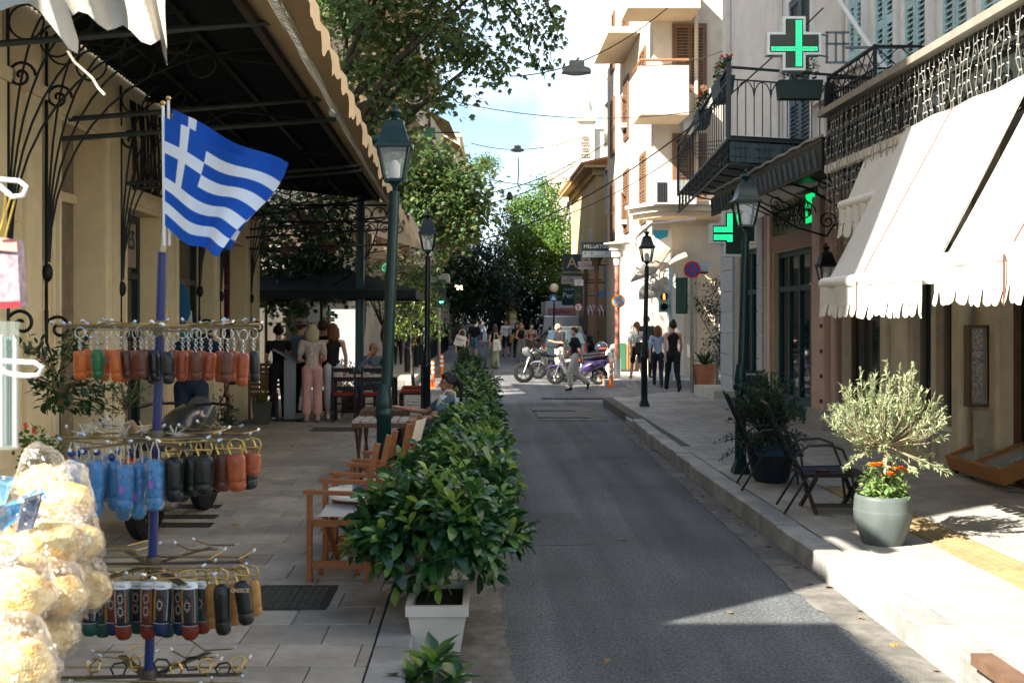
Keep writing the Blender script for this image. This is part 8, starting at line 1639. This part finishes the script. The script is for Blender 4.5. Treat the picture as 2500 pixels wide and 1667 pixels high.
bag(None, 'yellow bag hanging by the dark figures under the citrus tree', 1012, 848, 40.5, .22, .3, .1, mat('bag_yellow', (.6, .4, .03), .7), None, .1)
bag(None, 'small dark backpack on the person at the left of the far crowd', 1001, 812, G(1000, 880, .16).y-.2, .32, .42, .16, mat('dark_backpack', (.02, .03, .035), .8), None, .05, 0, 'backpack')
# right side people
person('bald man in black t-shirt and khaki trousers looking at his phone', PG(1366, 930), -60, 1.76, 'phone', K, (.42, .36, .28), (.25, .17, .10), .42, 1, 'bald', 'brown')
person('woman in black top and rolled beige trousers stepping across the street', PG(1402, 955), -78, 1.66, 'walk', K, (.44, .41, .37), K, .32, .86, 'short', 'brown', female=True, mask=True, loose=2, over=dict(knL=(.09, -.16, .52), anL=(.09, -.12, .1), toL=(.1, -.26, .04), knR=(-.09, .1, .48), anR=(-.09, .42, .2), toR=(-.1, .40, .05)))
person('woman in white top and black shorts carrying a black bag', at(1555, 30.9, .0)+EZ*.17, 188, 1.62, 'walk', (.62, .60, .56), K, (.3, .2, .12), .35, .42, 'pony', 'auburn', female=True)
bag(None, 'black handbag on the arm of the woman in the white top', 1566, 848, 30.6, .36, .30, .14, mat('black_leather', (.012, .012, .012), .5), None, .14, rad(-6), 'handbag')
person('bearded young man in dark shirt coming towards us behind her', at(1571, 33.0, .17)-EY*.6, 5, 1.78, 'front', (.05, .045, .045), K, K, .5, 1, 'short', 'black')
person('woman in light blue blouse and dark trousers walking away', PG(1606, 948, .1), 172, 1.60, 'walk', (.30, .38, .52), (.018, .022, .035), (.15, .09, .06), .45, 1, 'bob', 'auburn', female=True)
person('woman in black sleeveless top and black trousers nearest the traffic light', PG(1643, 958, .13), 183, 1.70, 'walk', K, (.014, .015, .02), K, .0, 1, 'bun', 'dark', female=True, loose=1)
person('masked man in white shirt and black trousers in the dark doorway', at(1812, 25.0, .36), -78, 1.72, 'phone', (.55, .58, .60), K, (.5, .5, .48), .5, 1, 'short', 'black', mask=True)
# ------------------------------------------------------------------ souvenir stand in the foreground
YS = 3.0; kS = F/YS
m_bpole = mat('blue_pole_paint', (.008, .02, .11), .35, coat=.3, var=.1)
st = thing('souvenir_stand', 'tall blue pole stand with four tiers of hooks for souvenirs in the left foreground', 'stand', P(372, 1667, YS)*1)
pb = P(362, 1667, YS); pt = P(397, 616, YS); dpl = (pt-pb)/(pt.z-pb.z); base = pb+dpl*(H-pb.z)
MB().tube([base, pt], .0128, 14).build('pole', m_bpole, st); MB().tube([pt-dpl*.02, P(403, 552, YS)], .0068, 10).build('upper_rod', mat('cream_rod', (.55, .45, .28), .5), st)
MB().lathe([(.24, 0), (.24, .012), (.03, .03), (.02, .06)], 24, base).build('foot', m_black, st)
pole_at = lambda z: pb+dpl*(z-pb.z)
tz = [HC-(py-VY)/kS for py in (800, 1068, 1375, 1650)]
m_rack = mat('rack_steel', (.16, .14, .11), .35, .9); m_hook = mat('brass_hook', (.26, .18, .07), .4, .9)
hooks = []
for ti, z in enumerate(tz):
    c = pole_at(z); q = MB(); q.lathe([(.02, -.02), (.02, .02)], 12, c)
    for k, a in enumerate((rad(4), rad(64), rad(124))):
        d = Vector((math.cos(a), math.sin(a), .0)); ln = .25; q.bar(c-d*ln-EZ*.004*k, c+d*ln-EZ*.004*k, .022, .004)
    q.build('cross_bars', m_rack, st, None); MB().tube([c+Vector((-.26, -.045, .006)), c+Vector((.265, -.05, -.002))], .0026, 6).tube([c+Vector((-.25, .06, .006)), c+Vector((.25, .065, .004))], .003, 6).build('hanging_rail', m_hook, st)
    q = MB(); tips = MB()
    for k in range(6):
        a = rad(4+60*k); d = Vector((math.cos(a), math.sin(a), 0)); sd = Vector((-d.y, d.x, 0))
        for m_ in range(2):
            o = c+d*(.15+.08*m_)+EZ*.008
            for s in (-1, 1):
                e = o+sd*s*.075+d*.03+EZ*R.uniform(.0, .012); q.tube([o, e], .0023, 5); tips.tube([e, e+(e-o).normalized()*.010+EZ*.005], .004, 6)
                hooks.append((ti, o, e))
    q.build('wire_hooks', m_hook, st, kind='stuff'); tips.build('hook_tips', mat('hook_tips', (.55, .6, .62), .3, .6), st, kind='stuff')
m_wd = [mat('wood_red_brown', (.30, .06, .018), .4, var=.35, vs=60, coat=.3), mat('wood_black', (.008, .010, .010), .35, var=.3, vs=60, coat=.35), mat('wood_orange', (.45, .09, .01), .35, var=.25, vs=50, coat=.3), mat('wood_dark_brown', (.10, .028, .012), .4, var=.3, vs=60, coat=.3), mat('wood_green', (.02, .14, .04), .4, var=.3, vs=50, coat=.3), mat('wood_honey', (.36, .17, .045), .4, var=.3, vs=60)]
def handle_prof(r, h, g=.72):
    return [(r*.35, 0), (r*.72, -h*.02), (r*.92, -h*.07), (r*.97, -h*.2), (r*.96, -h*.42), (r*.91, -h*.62), (r*.91, -h*(g-.005)), (r*.86, -h*g), (r*.87, -h*(g+.012)), (r*.93, -h*(g+.08)), (r*.84, -h*.93), (r*.55, -h*.985), (r*.2, -h)]
def souvenir(kind, label, top, m, h, r, lean=0.0, cat='keyring', grp=None):
    top = Vector(top); nm = {'ring': 'keyring', 'loop': 'bottle_opener', 'blue': 'wrapped_souvenir', 'paint': 'painted_opener'}[kind]
    t = thing(nm, label, cat, top, grp); M = Matrix.Rotation(lean, 3, 'Y')
    if kind == 'ring':
        q = MB(); a0 = R.uniform(-.9, .9); ax = Vector((math.cos(a0), math.sin(a0), 0)); ring(q, top-EZ*.014, .0145, ax, EZ, .0013, 18, 5); q.build('split_ring', m_chrome, t)
        q = MB()
        for k in range(5): ax = EX if k % 2 else EY; ring(q, top-EZ*(.031+.0068*k), .0046, ax, EZ, .0011, 10, 4)
        q.build('chain', m_chrome, t); o = top-EZ*.062
    elif kind == 'loop' or kind == 'paint':
        q = MB(); a0 = R.uniform(-.35, .35); ax = Vector((math.cos(a0), math.sin(a0), 0)); w0 = r*.95
        pts = [(-w0*.55, -.036), (-w0*.95, -.012), (-w0*.7, .003), (0, .008), (w0*.7, .003), (w0*.95, -.012), (w0*.55, -.036)]; q.tube([top+ax*x+EZ*(z-.004) for x, z in pts], .0032, 6, closed=True); q.tube([top+ax*(-w0*.8)-EZ*.022, top+ax*(w0*.8)-EZ*.022], .003, 6); q.build('opener_head', m_gold, t); o = top-EZ*.036
        if kind == 'paint': b = MB().lathe([(r*.8, .012), (r*.98, -.006)], 14, o); b.build('price_label', m_swh, t); text('label_print', 'ATHENS', m_black, .007, FR(o.x, o.y-r*1.0, o.z+.002), t, .0002)
    else:
        q = MB(); ln = R.uniform(.045, .07)
        for s in (-1, 1): q.tube([top+EX*s*.003, top+EX*s*.011-EZ*ln*.5, top+EX*s*.010-EZ*(ln+.02)], .0019, 5)
        q.build('string', mat('cotton_string', (.6, .54, .42), .9), t)
        if R.random() < .6:
            b = MB(); b.sph(top-EZ*R.uniform(.0, .04)-EY*.012, .010, 10, 7, m=0); p = Vector(b.v[0]); c_ = top-EZ*.02-EY*.012; b.build('glass_bead', mat('bead_blue', (.01, .03, .18), .15, coat=.5), t); 
            q = MB(); disc(q, top-EZ*.02-EY*.0215, .005, 0, 10); q.build('bead_eye', m_swh, t, None)
        o = top-EZ*ln
    q = MB().lathe([(a, b_) for a, b_ in handle_prof(r, h)], 16, (0, 0, 0)); q.xf(Matrix.Translation(o) @ M.to_4x4() @ Matrix.Diagonal((1, .85, 1, 1)))
    q.build('handle', m, t, 70)
    if kind == 'blue':
        q = MB().lathe([(a*1.13+.0015*math.sin(k*5), b_*1.04) for k, (a, b_) in enumerate(handle_prof(r, h))], 14, (0, 0, 0)); q.v = [(x+R.uniform(-.0016, .0016), y+R.uniform(-.0016, .0016), z) for x, y, z in q.v]; q.xf(Matrix.Translation(o+EZ*.004) @ M.to_4x4() @ Matrix.Diagonal((1, .85, 1, 1))).build('plastic_wrap', m_wrap, t, None)
        if R.random() < .5: q = MB(); p = o+Vector((R.uniform(-.005, .01), -r*.98, -h*R.uniform(.35, .6))); q.obox(p, (.012, .001, .02)); q.build('sticker', mat('sticker_violet', (.25, .12, .4), .5), t, None)
    if kind == 'paint':
        cols = [m_swh, mat('dot_orange', (.8, .25, .02), .5), mat('dot_yellow', (.7, .5, .08), .5), mat('dot_red', (.5, .04, .03), .5), mat('dot_teal', (.03, .25, .2), .5)]; b = MB()
        def dot(th, u, s, mi):
            pf = handle_prof(r, h); zz = -h*u; rr = r*.9
            for (r0, z0), (r1, z1) in zip(pf, pf[1:]):
                if z1 <= zz <= z0: rr = r0+(r1-r0)*(zz-z0)/(z1-z0+1e-9)
            b.sph(o+(M @ Vector((rr*math.sin(th), -rr*.85*math.cos(th), zz))), (s, s, s), 5, 3, m=mi)
        pat = R.randrange(3)
        for k in range(24):
            u = .06+.62*k/24; 
            for j, th in enumerate((-.9, -.72, .5, .68, .86)): dot(th, u, .0012, (j+pat) % 5)
        for cu in ((.22, .45) if pat != 1 else (.35,)):
            for j in range(12): a = 2*math.pi*j/12; dot(-.1+.27*math.cos(a), cu+.075*math.sin(a), .0014, 0); dot(-.1+.42*math.cos(a), cu+.11*math.sin(a), .0012, 1+(j+pat) % 3)
        for j in range(14): dot(-1.2+2.4*j/13, .72, .0013, 0)
        b.build('painted_dots', cols, t, None, kind='stuff')
        q = MB().lathe([(a*1.015, b_) for a, b_ in handle_prof(r, h)[8:]], 16, (0, 0, 0)); q.xf(Matrix.Translation(o) @ M.to_4x4() @ Matrix.Diagonal((1, .86, 1, 1))).build('painted_tip', [mat('tip_red', (.14, .02, .01), .45, var=.3, vs=300), mat('tip_green', (.01, .05, .035), .45), mat('tip_blue', (.01, .02, .06), .45)][R.randrange(3)], t, 60)
    return t
def wrapmat():
    m = bpy.data.materials.new('cellophane'); m.use_nodes = True; t = m.node_tree; L = t.links.new; t.nodes.remove(t.nodes['Principled BSDF'])
    tr = N(t, 'ShaderNodeBsdfTransparent'); gl = N(t, 'ShaderNodeBsdfGlossy'); gl.inputs['Roughness'].default_value = .16; df = N(t, 'ShaderNodeBsdfTranslucent'); df.inputs[0].default_value = (.85, .85, .85, 1)
    lw = N(t, 'ShaderNodeLayerWeight'); lw.inputs[0].default_value = .35; r = N(t, 'ShaderNodeMapRange'); r.inputs[3].default_value = .04; r.inputs[4].default_value = .85
    g = N(t, 'ShaderNodeNewGeometry'); n = N(t, 'ShaderNodeTexNoise'); n.inputs['Scale'].default_value = 26; n.inputs['Detail'].default_value = 4; n.inputs['Distortion'].default_value = 1.2; b = N(t, 'ShaderNodeBump'); b.inputs['Strength'].default_value = 1; b.inputs['Distance'].default_value = .02
    L(g.outputs['Position'], n.inputs['Vector']); L(n.outputs['Fac'], b.inputs['Height']); L(b.outputs[0], gl.inputs['Normal']); L(b.outputs[0], lw.inputs['Normal']); L(lw.outputs['Facing'], r.inputs[0])
    a = N(t, 'ShaderNodeMixShader'); L(gl.outputs[0], a.inputs[1]); L(df.outputs[0], a.inputs[2]); a.inputs[0].default_value = .3; m2 = N(t, 'ShaderNodeMixShader'); L(r.outputs[0], m2.inputs[0]); L(tr.outputs[0], m2.inputs[1]); L(a.outputs[0], m2.inputs[2]); L(m2.outputs[0], t.nodes['Material Output'].inputs[0]); return m
m_wrap = wrapmat()
# tier 1: wooden keyrings
seq1 = [(195, 2, 'plain orange'), (222, 2, 'orange flowered'), (238, 4, 'green with purple flower'), (262, 2, 'orange with blue flower'), (278, 2, 'orange'), (296, 0, 'red-brown'), (306, 3, 'dark brown'), (330, 0, 'reddish'), (344, 3, 'dark'), (358, 1, 'black'), (374, 1, 'black'), (388, 1, 'glossy black'), (408, 1, 'black'), (424, 0, 'brown'), (446, 0, 'brown'), (460, 0, 'brown'), (478, 3, 'dark brown'), (492, 0, 'brown'), (514, 0, 'brown'), (538, 0, 'brown'), (556, 3, 'dark'), (572, 0, 'warm brown'), (594, 0, 'warm brown'), (619, 1, 'black')]
for i, (px, mi, ds) in enumerate(seq1):
    Yi = YS+[-.05, .07, -.02, .1][i % 4]; py0 = 796+8*(px-180)/440; h = .076+.016*R.random(); top = P(px, py0+R.uniform(-2, 3), Yi)
    t = souvenir('ring', ds+' wooden keyring, '+ORD[i]+' from left on the top tier', top, m_wd[mi], h, .0168+R.uniform(-.001, .002), R.uniform(-.13, .13), 'keyring', 'wooden keyrings on the top tier')
    if 'flower' in ds:
        q = MB(); o = top-EZ*(.062+h*.35)-EY*.0135
        for k in range(6): a = k*math.pi/3; q.prism([o+Vector((0, 0, 0)), o+Vector((.007*math.cos(a-.3), 0, .007*math.sin(a-.3))), o+Vector((.011*math.cos(a), 0, .011*math.sin(a))), o+Vector((.007*math.cos(a+.3), 0, .007*math.sin(a+.3)))][::-1], (0, .001, 0))
        q.build('painted_flower', mat('flower_'+ds.split()[-2], {'purple': (.25, .1, .35), 'blue': (.05, .25, .5), 'orange': (.05, .3, .3)}[ds.split()[-2] if ds.split()[-2] != 'orange' else 'orange'], .5), t, None)
        q = MB()
        for k in range(9): th = -1.2+2.4*k/8; q.sph(top+Vector((.014*math.sin(th), -.012*math.cos(th), -.062-h*.78)), .001, 5, 3)
        q.build('dot_row', m_swh, t)
# tier 2: blue wrapped (left), leather-brown and black openers (right)
for i, px in enumerate([178, 196, 208, 228, 240, 262, 276, 292, 304, 320, 338, 352, 378]):
    Yi = YS+[-.08, .06, -.04, .02][i % 4]; top = P(px, 1078+[0, -6, 3, -2][i % 4], Yi)
    souvenir('blue', 'blue souvenir in crinkled plastic, '+ORD[i]+' from left on the second tier', top, mat('glitter_blue', (.01, .20, .46), .3, var=.5, vs=160, coat=.5), [.135, .15, .125][i % 3], .0235, R.uniform(-.08, .08), 'souvenir', 'blue wrapped souvenirs on the second tier')
for i, (px, mi, h, ds) in enumerate([(424, 1, .12, 'black'), (448, 1, .125, 'black'), (470, 1, .11, 'black'), (498, 1, .105, 'long black'), (522, 1, .105, 'black'), (546, 3, .10, 'dark brown'), (576, 0, .10, 'reddish brown'), (604, 1, .1, 'grey-black'), (616, 0, .06, 'small brown')]):
    Yi = YS+[-.06, .03, -.02][i % 3]; top = P(px, 1082-4*i*.3, Yi); souvenir('loop', ds+' wooden opener, '+ORD[i]+' from left on second tier\'s right half', top, m_wd[mi], h, .026, R.uniform(-.05, .05), 'bottle opener', 'wooden bottle openers on the second tier')
# cotton tufts
q = MB()
for px, py in [(225, 1048), (262, 1030), (300, 1062), (350, 1050), (428, 1060), (205, 1060), (290, 1040)]:
    c = P(px, py, YS+.02)
    for k in range(26): q.tube([c, c+Vector((R.gauss(0, .012), R.gauss(0, .012), R.gauss(.006, .012)))], .0012, 4)
tag(q.build('string_tufts', mat('cotton_string', (.6, .54, .42), .9), None), 'frayed tufts of pale cotton string along the second tier', 'string')
# tier 3: painted and plain openers
dk = [mat('lacquer_black', (.012, .014, .02), .35, coat=.3), mat('lacquer_green', (.012, .05, .035), .35, coat=.3), mat('lacquer_maroon', (.10, .025, .015), .4, coat=.3)]
for i, px in enumerate([222, 252, 278, 300, 338, 364, 398, 412, 440, 462, 492]):
    Yi = YS+[-.06, .05, -.02][i % 3]; top = P(px, 1395, Yi); souvenir('paint', 'dot-painted lacquered opener, '+ORD[i]+' from left on the third tier', top, dk[i % 3 if i % 4 else 0], .135+.01*(i % 2), .024, R.uniform(-.04, .04), 'bottle opener', 'dot-painted openers on the third tier')
for i, (px, mi, h, ds) in enumerate([(520, 5, .12, 'honey-coloured opener half hidden'), (541, 1, .135, 'plain black opener'), (571, 5, .115, 'honey-coloured opener behind the lettered one'), (590, 1, .118, 'black opener lettered GREECE'), (613, 5, .10, 'light brown opener')]):
    top = P(px, 1392-8*(i > 2), YS+[-.02, -.07, .05, -.07, .04][i]); t = souvenir('loop', ds+' at the right end of the third tier', top, m_wd[mi], h, .023, -.12 if i > 2 else -.04, 'bottle opener', 'plain openers on the third tier')
    if 'GREECE' in ds: text('lettering', 'GREECE', mat('gold_letters', (.55, .45, .25), .5), .014, FR(top.x, top.y-.0245, top.z-.056), t, .0008)
# tier 4: bare metal loops
for i, px in enumerate([230, 290, 330, 395, 430, 470, 500, 545, 580]):
    c = P(px, 1640+[0, 8, -6][i % 3], YS+[-.05, .05, 0][i % 3]); t = thing('opener_hook', ORD[i]+' empty metal loop from the left on the lowest tier', 'hook', c, 'empty metal loops on the lowest tier'); q = MB(); a0 = R.uniform(-1, 1); ax = Vector((math.cos(a0), math.sin(a0), 0)); q.tube([c+ax*x+EZ*z for x, z in ((-.012, 0), (-.022, .022), (-.012, .034), (.012, .034), (.022, .022), (.012, 0))], .003, 6, closed=True); q.build('loop', [m_gold, m_iron][i % 2], t)
# ---- flags
m_fb = mat('flag_blue', (.004, .075, .38), .75); m_fw = mat('flag_white', (.72, .74, .76), .8); m_fp = mat('flag_white_spare', (.72, .74, .76), .8)  # last white has the same colour as the one before, unused
def flag(label, TL, TR, BL, BR, Y, dy, pole_px):
    a, b_, c_, d_ = P(*TL, Y), P(*TR, Y-.03), P(*BL, Y), P(*BR, Y-.02); t = thing('greek_flag', label, 'flag', a, 'small Greek flags on the stand')
    def fn(u, v):
        p = a*(1-u)*(1-v)+b_*u*(1-v)+c_*(1-u)*v+d_*u*v; s = u**.8
        w_ = .022*math.sin(u*5.5+v*2.2)*s+.010*math.sin(u*13-v*4)*s; sag = -.020*math.sin(math.pi*u)*(.2+.8*v)+.012*math.sin(u*9+v*2)*s
        return p+Vector((.008*math.sin(v*7)*s, dy-w_*1.6, sag))
    def mf(i, j):
        row = j//4; blue = row % 2 == 0; 
        if i < 30 and j < 20: blue = not ((12 <= i < 18) or (8 <= j < 12))
        return 0 if blue else 1
    q = MB().grid(fn, 81, 36, mf=mf); q.build('cloth', [m_fb, m_fw], t, 80)
    q = MB(); top = P(pole_px[0], pole_px[1], Y); q.tube([P(pole_px[0]+3, 600, Y), top], .0038, 8); q.build('staff', m_swh, t); MB().sph(top+EZ*.006, .0068, 10, 8).build('finial', m_gold, t)
    return t
flag('front Greek flag of blue and white stripes blowing to the right', (401, 285), (694, 424), (400, 548), (536, 618), 2.94, 0, (398, 258))
flag('second Greek flag overlapping just behind the front one', (414, 262), (697, 398), (404, 540), (560, 600), 2.99, .03, (411, 246))
# ---- sponges in cellophane
m_sp = bpy.data.materials.new('sea_sponge'); m_sp.use_nodes = True; t_ = m_sp.node_tree; b_ = t_.nodes['Principled BSDF']; g_ = N(t_, 'ShaderNodeNewGeometry'); n1 = N(t_, 'ShaderNodeTexNoise'); n1.inputs['Scale'].default_value = 38; n1.inputs['Detail'].default_value = 6; r1 = N(t_, 'ShaderNodeValToRGB'); r1.color_ramp.elements[0].position = .30; r1.color_ramp.elements[0].color = (.50, .26, .06, 1); r1.color_ramp.elements[1].position = .56; r1.color_ramp.elements[1].color = (.78, .57, .26, 1); v1 = N(t_, 'ShaderNodeTexVoronoi'); v1.inputs['Scale'].default_value = 210; bp = N(t_, 'ShaderNodeBump'); bp.inputs['Strength'].default_value = .8; bp.inputs['Distance'].default_value = .003
t_.links.new(g_.outputs['Position'], n1.inputs['Vector']); t_.links.new(n1.outputs['Fac'], r1.inputs[0]); t_.links.new(r1.outputs[0], b_.inputs['Base Color']); t_.links.new(g_.outputs['Position'], v1.inputs['Vector']); t_.links.new(v1.outputs['Distance'], bp.inputs['Height']); t_.links.new(bp.outputs[0], b_.inputs['Normal']); b_.inputs['Roughness'].default_value = .9
b_.inputs['Subsurface Weight'].default_value = .15; b_.inputs['Subsurface Radius'].default_value = (.02, .012, .006)
from mathutils import noise as mn
def blob(c, r, amp, fr, nu=26, nv=18, seed=0, pin=0, sq=(1, 1, 1)):
    q = MB(); c = Vector(c); q.sph((0, 0, 0), 1, nu, nv); out = []
    for v in q.v:
        v = Vector(v); n = mn.noise(v*fr+Vector((seed, seed*2, 0)))*amp+mn.noise(v*fr*2.7+Vector((seed*3, 0, 5)))*amp*.5; s = 1+n
        if pin: s *= 1+pin*max(0, v.z-.45)**2*2.0; s *= 1+.12*abs(mn.noise(v*5+Vector((seed, 9, 1))))
        out.append(tuple(c+Vector((v.x*sq[0], v.y*sq[1], v.z*sq[2]))*r*s))
    q.v = out; return q
sp = [(105, 1185, 62, 2.25, 'round sponge in the topmost plastic bag'), (160, 1225, 58, 2.2, 'creamy sponge just below the topmost bag'), (120, 1330, 72, 2.1, 'large holey sponge above the middle of the heap'), (185, 1325, 55, 2.15, 'smaller sponge at the right behind the large holey one'), (150, 1410, 60, 2.2, 'long sponge across the middle of the heap'), (45, 1455, 78, 2.0, 'square-sided sponge at the left photo edge'), (155, 1455, 58, 2.05, 'sponge with torn face right of the square one'), (218, 1440, 48, 2.2, 'golden sponge at the right rim of the heap'), (110, 1550, 66, 2.05, 'flat broad sponge near the bottom'), (25, 1565, 60, 2.1, 'half hidden sponge at the lower left'), (45, 1640, 88, 1.9, 'biggest sponge under fogged plastic in the bottom corner'), (-20, 1330, 60, 2.1, 'sponge behind the blue cards cut by the photo edge')]
for i, (px, py, rp, Y, lb) in enumerate(sp):
    c = P(px, py, Y); r = rp*Y/F; t = thing('sponge', lb, 'sponge', c, 'sea sponges in clear bags'); sq = (R.uniform(.95, 1.15), .85, R.uniform(.8, .95))
    blob(c, r, .16, 1.8, seed=i+1, sq=sq).build('sponge_body', m_sp, t, 80)
    blob(c+Vector((0, -.004, 0)), r*1.16, .13, 2.2, seed=i+20, pin=1.1, sq=sq).build('plastic_bag', m_wrap, t, None)
    if i % 2 == 0:                                       # stiff folded corners of cellophane
        q = MB()
        for k in range(3):
            a = R.uniform(-.6, 1.3); d = Vector((math.cos(a), -.2, math.sin(a))); o = c+d*r*.95; s = d.cross(EY).normalized(); q.add([o+s*r*.3, o-s*r*.3, o+d*r*.55+s*r*R.uniform(-.3, .3), o+d*r*.2+EY*r*.2], [(0, 1, 2), (0, 3, 2), (1, 3, 2)])
        q.build('bag_corner', m_wrap, t, None)
# blue card packets
for i, (pts, Y, lb) in enumerate([([(-10, 1240), (100, 1190), (112, 1215), (0, 1300)], 2.0, 'blue seaside card packet lying on the sponges'), ([(60, 1215), (105, 1203), (80, 1290), (40, 1300)], 1.98, 'navy card packet standing at an angle on the sponges'), ([(-20, 1160), (35, 1165), (10, 1235), (-20, 1255)], 2.02, 'pale blue card packet at the photo edge')]):
    t = thing('card_packet', lb, 'card', P(*pts[0], Y), 'blue cards among the sponges'); p = [P(a, b2, Y+.02*(k % 2)) for k, (a, b2) in enumerate(pts)]; MB().prism(p, (0, .004, 0)).build('card', mat('card_blue%d' % i, [(.03, .22, .45), (.01, .03, .10), (.2, .45, .6)][i], .3, var=.5, vs=30, coat=.8), t, None); MB().prism([(c_*1.0) for c_ in [v+Vector((0, -.006, .002)) for v in p]], (0, .0005, 0)).build('clear_sleeve', m_wrap, t, None)
# brown sponge tufts on second tier behind
for i, (px, py, r_) in enumerate([(165, 1170, 20), (188, 1150, 24), (318, 1055, 22)]):
    c = P(px, py, YS+.1); t = thing('loofah', ['left tan loofah tuft beside the blue souvenirs', 'larger tan loofah tuft beside the blue souvenirs', 'brown tuft hanging on the second tier near the pole'][i], 'loofah', c); blob(c, r_*YS/F, .25, 2.5, seed=40+i, sq=(1, 1, 1.3)).build('tuft', mat('tan_fibre', (.34, .2, .11), .9, var=.4, vs=120, bump=.6, bs=200), t, 80)
# ---- white hooks, patterned packet and bead cards at the left edge
m_wh = mat('white_plastic', (.72, .72, .72), .3, coat=.3)
for i, (py, py2, w_, Y) in enumerate([(442, 478, 68, 1.9), (885, 915, 106, 1.9)]):
    c0 = [P(a, b2, Y) for a, b2 in [(-60, py+6), (-5, py-4), (w_-22, py), (w_-3, py+(py2-py)*.4), (w_-12, py2), (w_-40, py2+3), (25, py2-2), (10, py+22), (-2, py+10)]]
    tag(MB().tube(c0, .0042, 8).build('white_hook', m_wh), ['upper white curled display hook at the left photo edge', 'lower white curled display hook at the left photo edge'][i], 'hook')
c0 = [P(a, b2, 1.85) for a, b2 in [(-30, 1315), (20, 1310), (45, 1325), (50, 1350), (30, 1365), (-20, 1370)]]; tag(MB().tube(c0, .004, 8).build('white_hook', m_wh), 'lowest white hook lying over the sponge bags', 'hook')
t = thing('souvenir_packet', 'red and pale patterned packet hanging by yellow bands at the left edge', 'packet', P(20, 600, 1.95)); a, b2 = P(-60, 575, 1.95), P(46, 755, 1.95); MB().prism([P(-60, 572, 1.95), P(40, 585, 1.95), P(50, 748, 1.95), P(-60, 755, 1.95)][::-1], (0, .03, 0)).build('packet', mat('packet_print', (.42, .30, .34), .35, var=.6, vs=60, coat=.5), t, None)
MB().prism([P(-60, 738, 1.945), P(49, 735, 1.945), P(50, 750, 1.945), P(-60, 757, 1.945)][::-1], (0, .002, 0)).build('lower_band', mat('packet_red', (.35, .03, .04), .4), t, None); MB().prism([P(-60, 572, 1.945), P(40, 585, 1.945), P(42, 615, 1.945), P(-60, 606, 1.945)][::-1], (0, .002, 0)).build('upper_band', mat('packet_pink', (.7, .3, .25), .4), t, None)
q = MB(); [q.tube([P(a, 475, 1.9), P(b3, 580, 1.94)], .0016, 5) for a, b3 in ((14, 4), (40, 12), (28, -5))]; q.build('rubber_bands', mat('yellow_band', (.7, .5, .1), .5), t)
t = thing('bead_card', 'clear card of white bead strings hanging at the left edge', 'bead card', P(20, 800, 2.0)); q = MB()
for px in (12, 40):
    for k in range(70): q.sph(P(px+(-8 if px == 12 else -2), 820+k*3.9, 2.0), (.0055, .004, .0016), 8, 5)
q.build('white_beads', mat('pearl', (.45, .46, .45), .2, coat=.5), t, kind='stuff'); q = MB()
for px in (14, 20, 26):
    for k in range(60): q.sph(P(px, 825+k*4.4, 2.01), .0017, 5, 4)
q.build('small_beads', mat('teal_beads', (.15, .3, .3), .3), t, kind='stuff'); MB().prism([P(-60, 782, 2.03), P(46, 785, 2.03), P(44, 1095, 2.03), P(-60, 1105, 2.03)][::-1], (0, .002, 0)).build('backing_card', mat('clear_card', (.25, .29, .27), .2, alpha=.35), t, None)
# ---- ragged white stall cloth at the upper left
t = thing('stall_cloth', 'ragged white scalloped stall awning hanging into the top left corner', 'awning', P(200, 0, 2.5)); m_cl = mat('worn_white_cloth', (.42, .385, .32), .85, var=.12, vs=10, bump=.15, bs=120)
bot = [(0, 28), (40, 12), (70, 8), (95, 26), (125, 62), (150, 95), (168, 120), (190, 132), (192, 100), (172, 42), (192, 28), (215, 35), (240, 60), (262, 75), (282, 70), (300, 62), (320, 76), (345, 102), (368, 110), (383, 102), (392, 96), (398, 130), (408, 160), (407, 110), (402, 30)]
def cl(u, v):
    s = u*(len(bot)-1); i = min(int(s), len(bot)-2); f = s-i; bx, by = bot[i][0]*(1-f)+bot[i+1][0]*f, bot[i][1]*(1-f)+bot[i+1][1]*f; tx = -20+u*425
    x = tx*(1-v)+bx*v; y = -120*(1-v)+by*v; return P(x, y, 2.5+.03*math.sin(u*23)+.02*math.sin(u*9+v*3)-.015*v)
q = MB().grid(cl, 96, 10); q.build('cloth', m_cl, t, 60)
tag(MB().tube([P(165, 125, 2.5), P(182, 152, 2.5), P(225, 190, 2.5), P(240, 215, 2.5), P(256, 232, 2.5)], [.003, .003, .0028, .003, .0034], 6).build('cord', mat('cotton_string', (.6, .54, .42), .9)), 'pale cord dangling from the ragged stall cloth', 'cord')
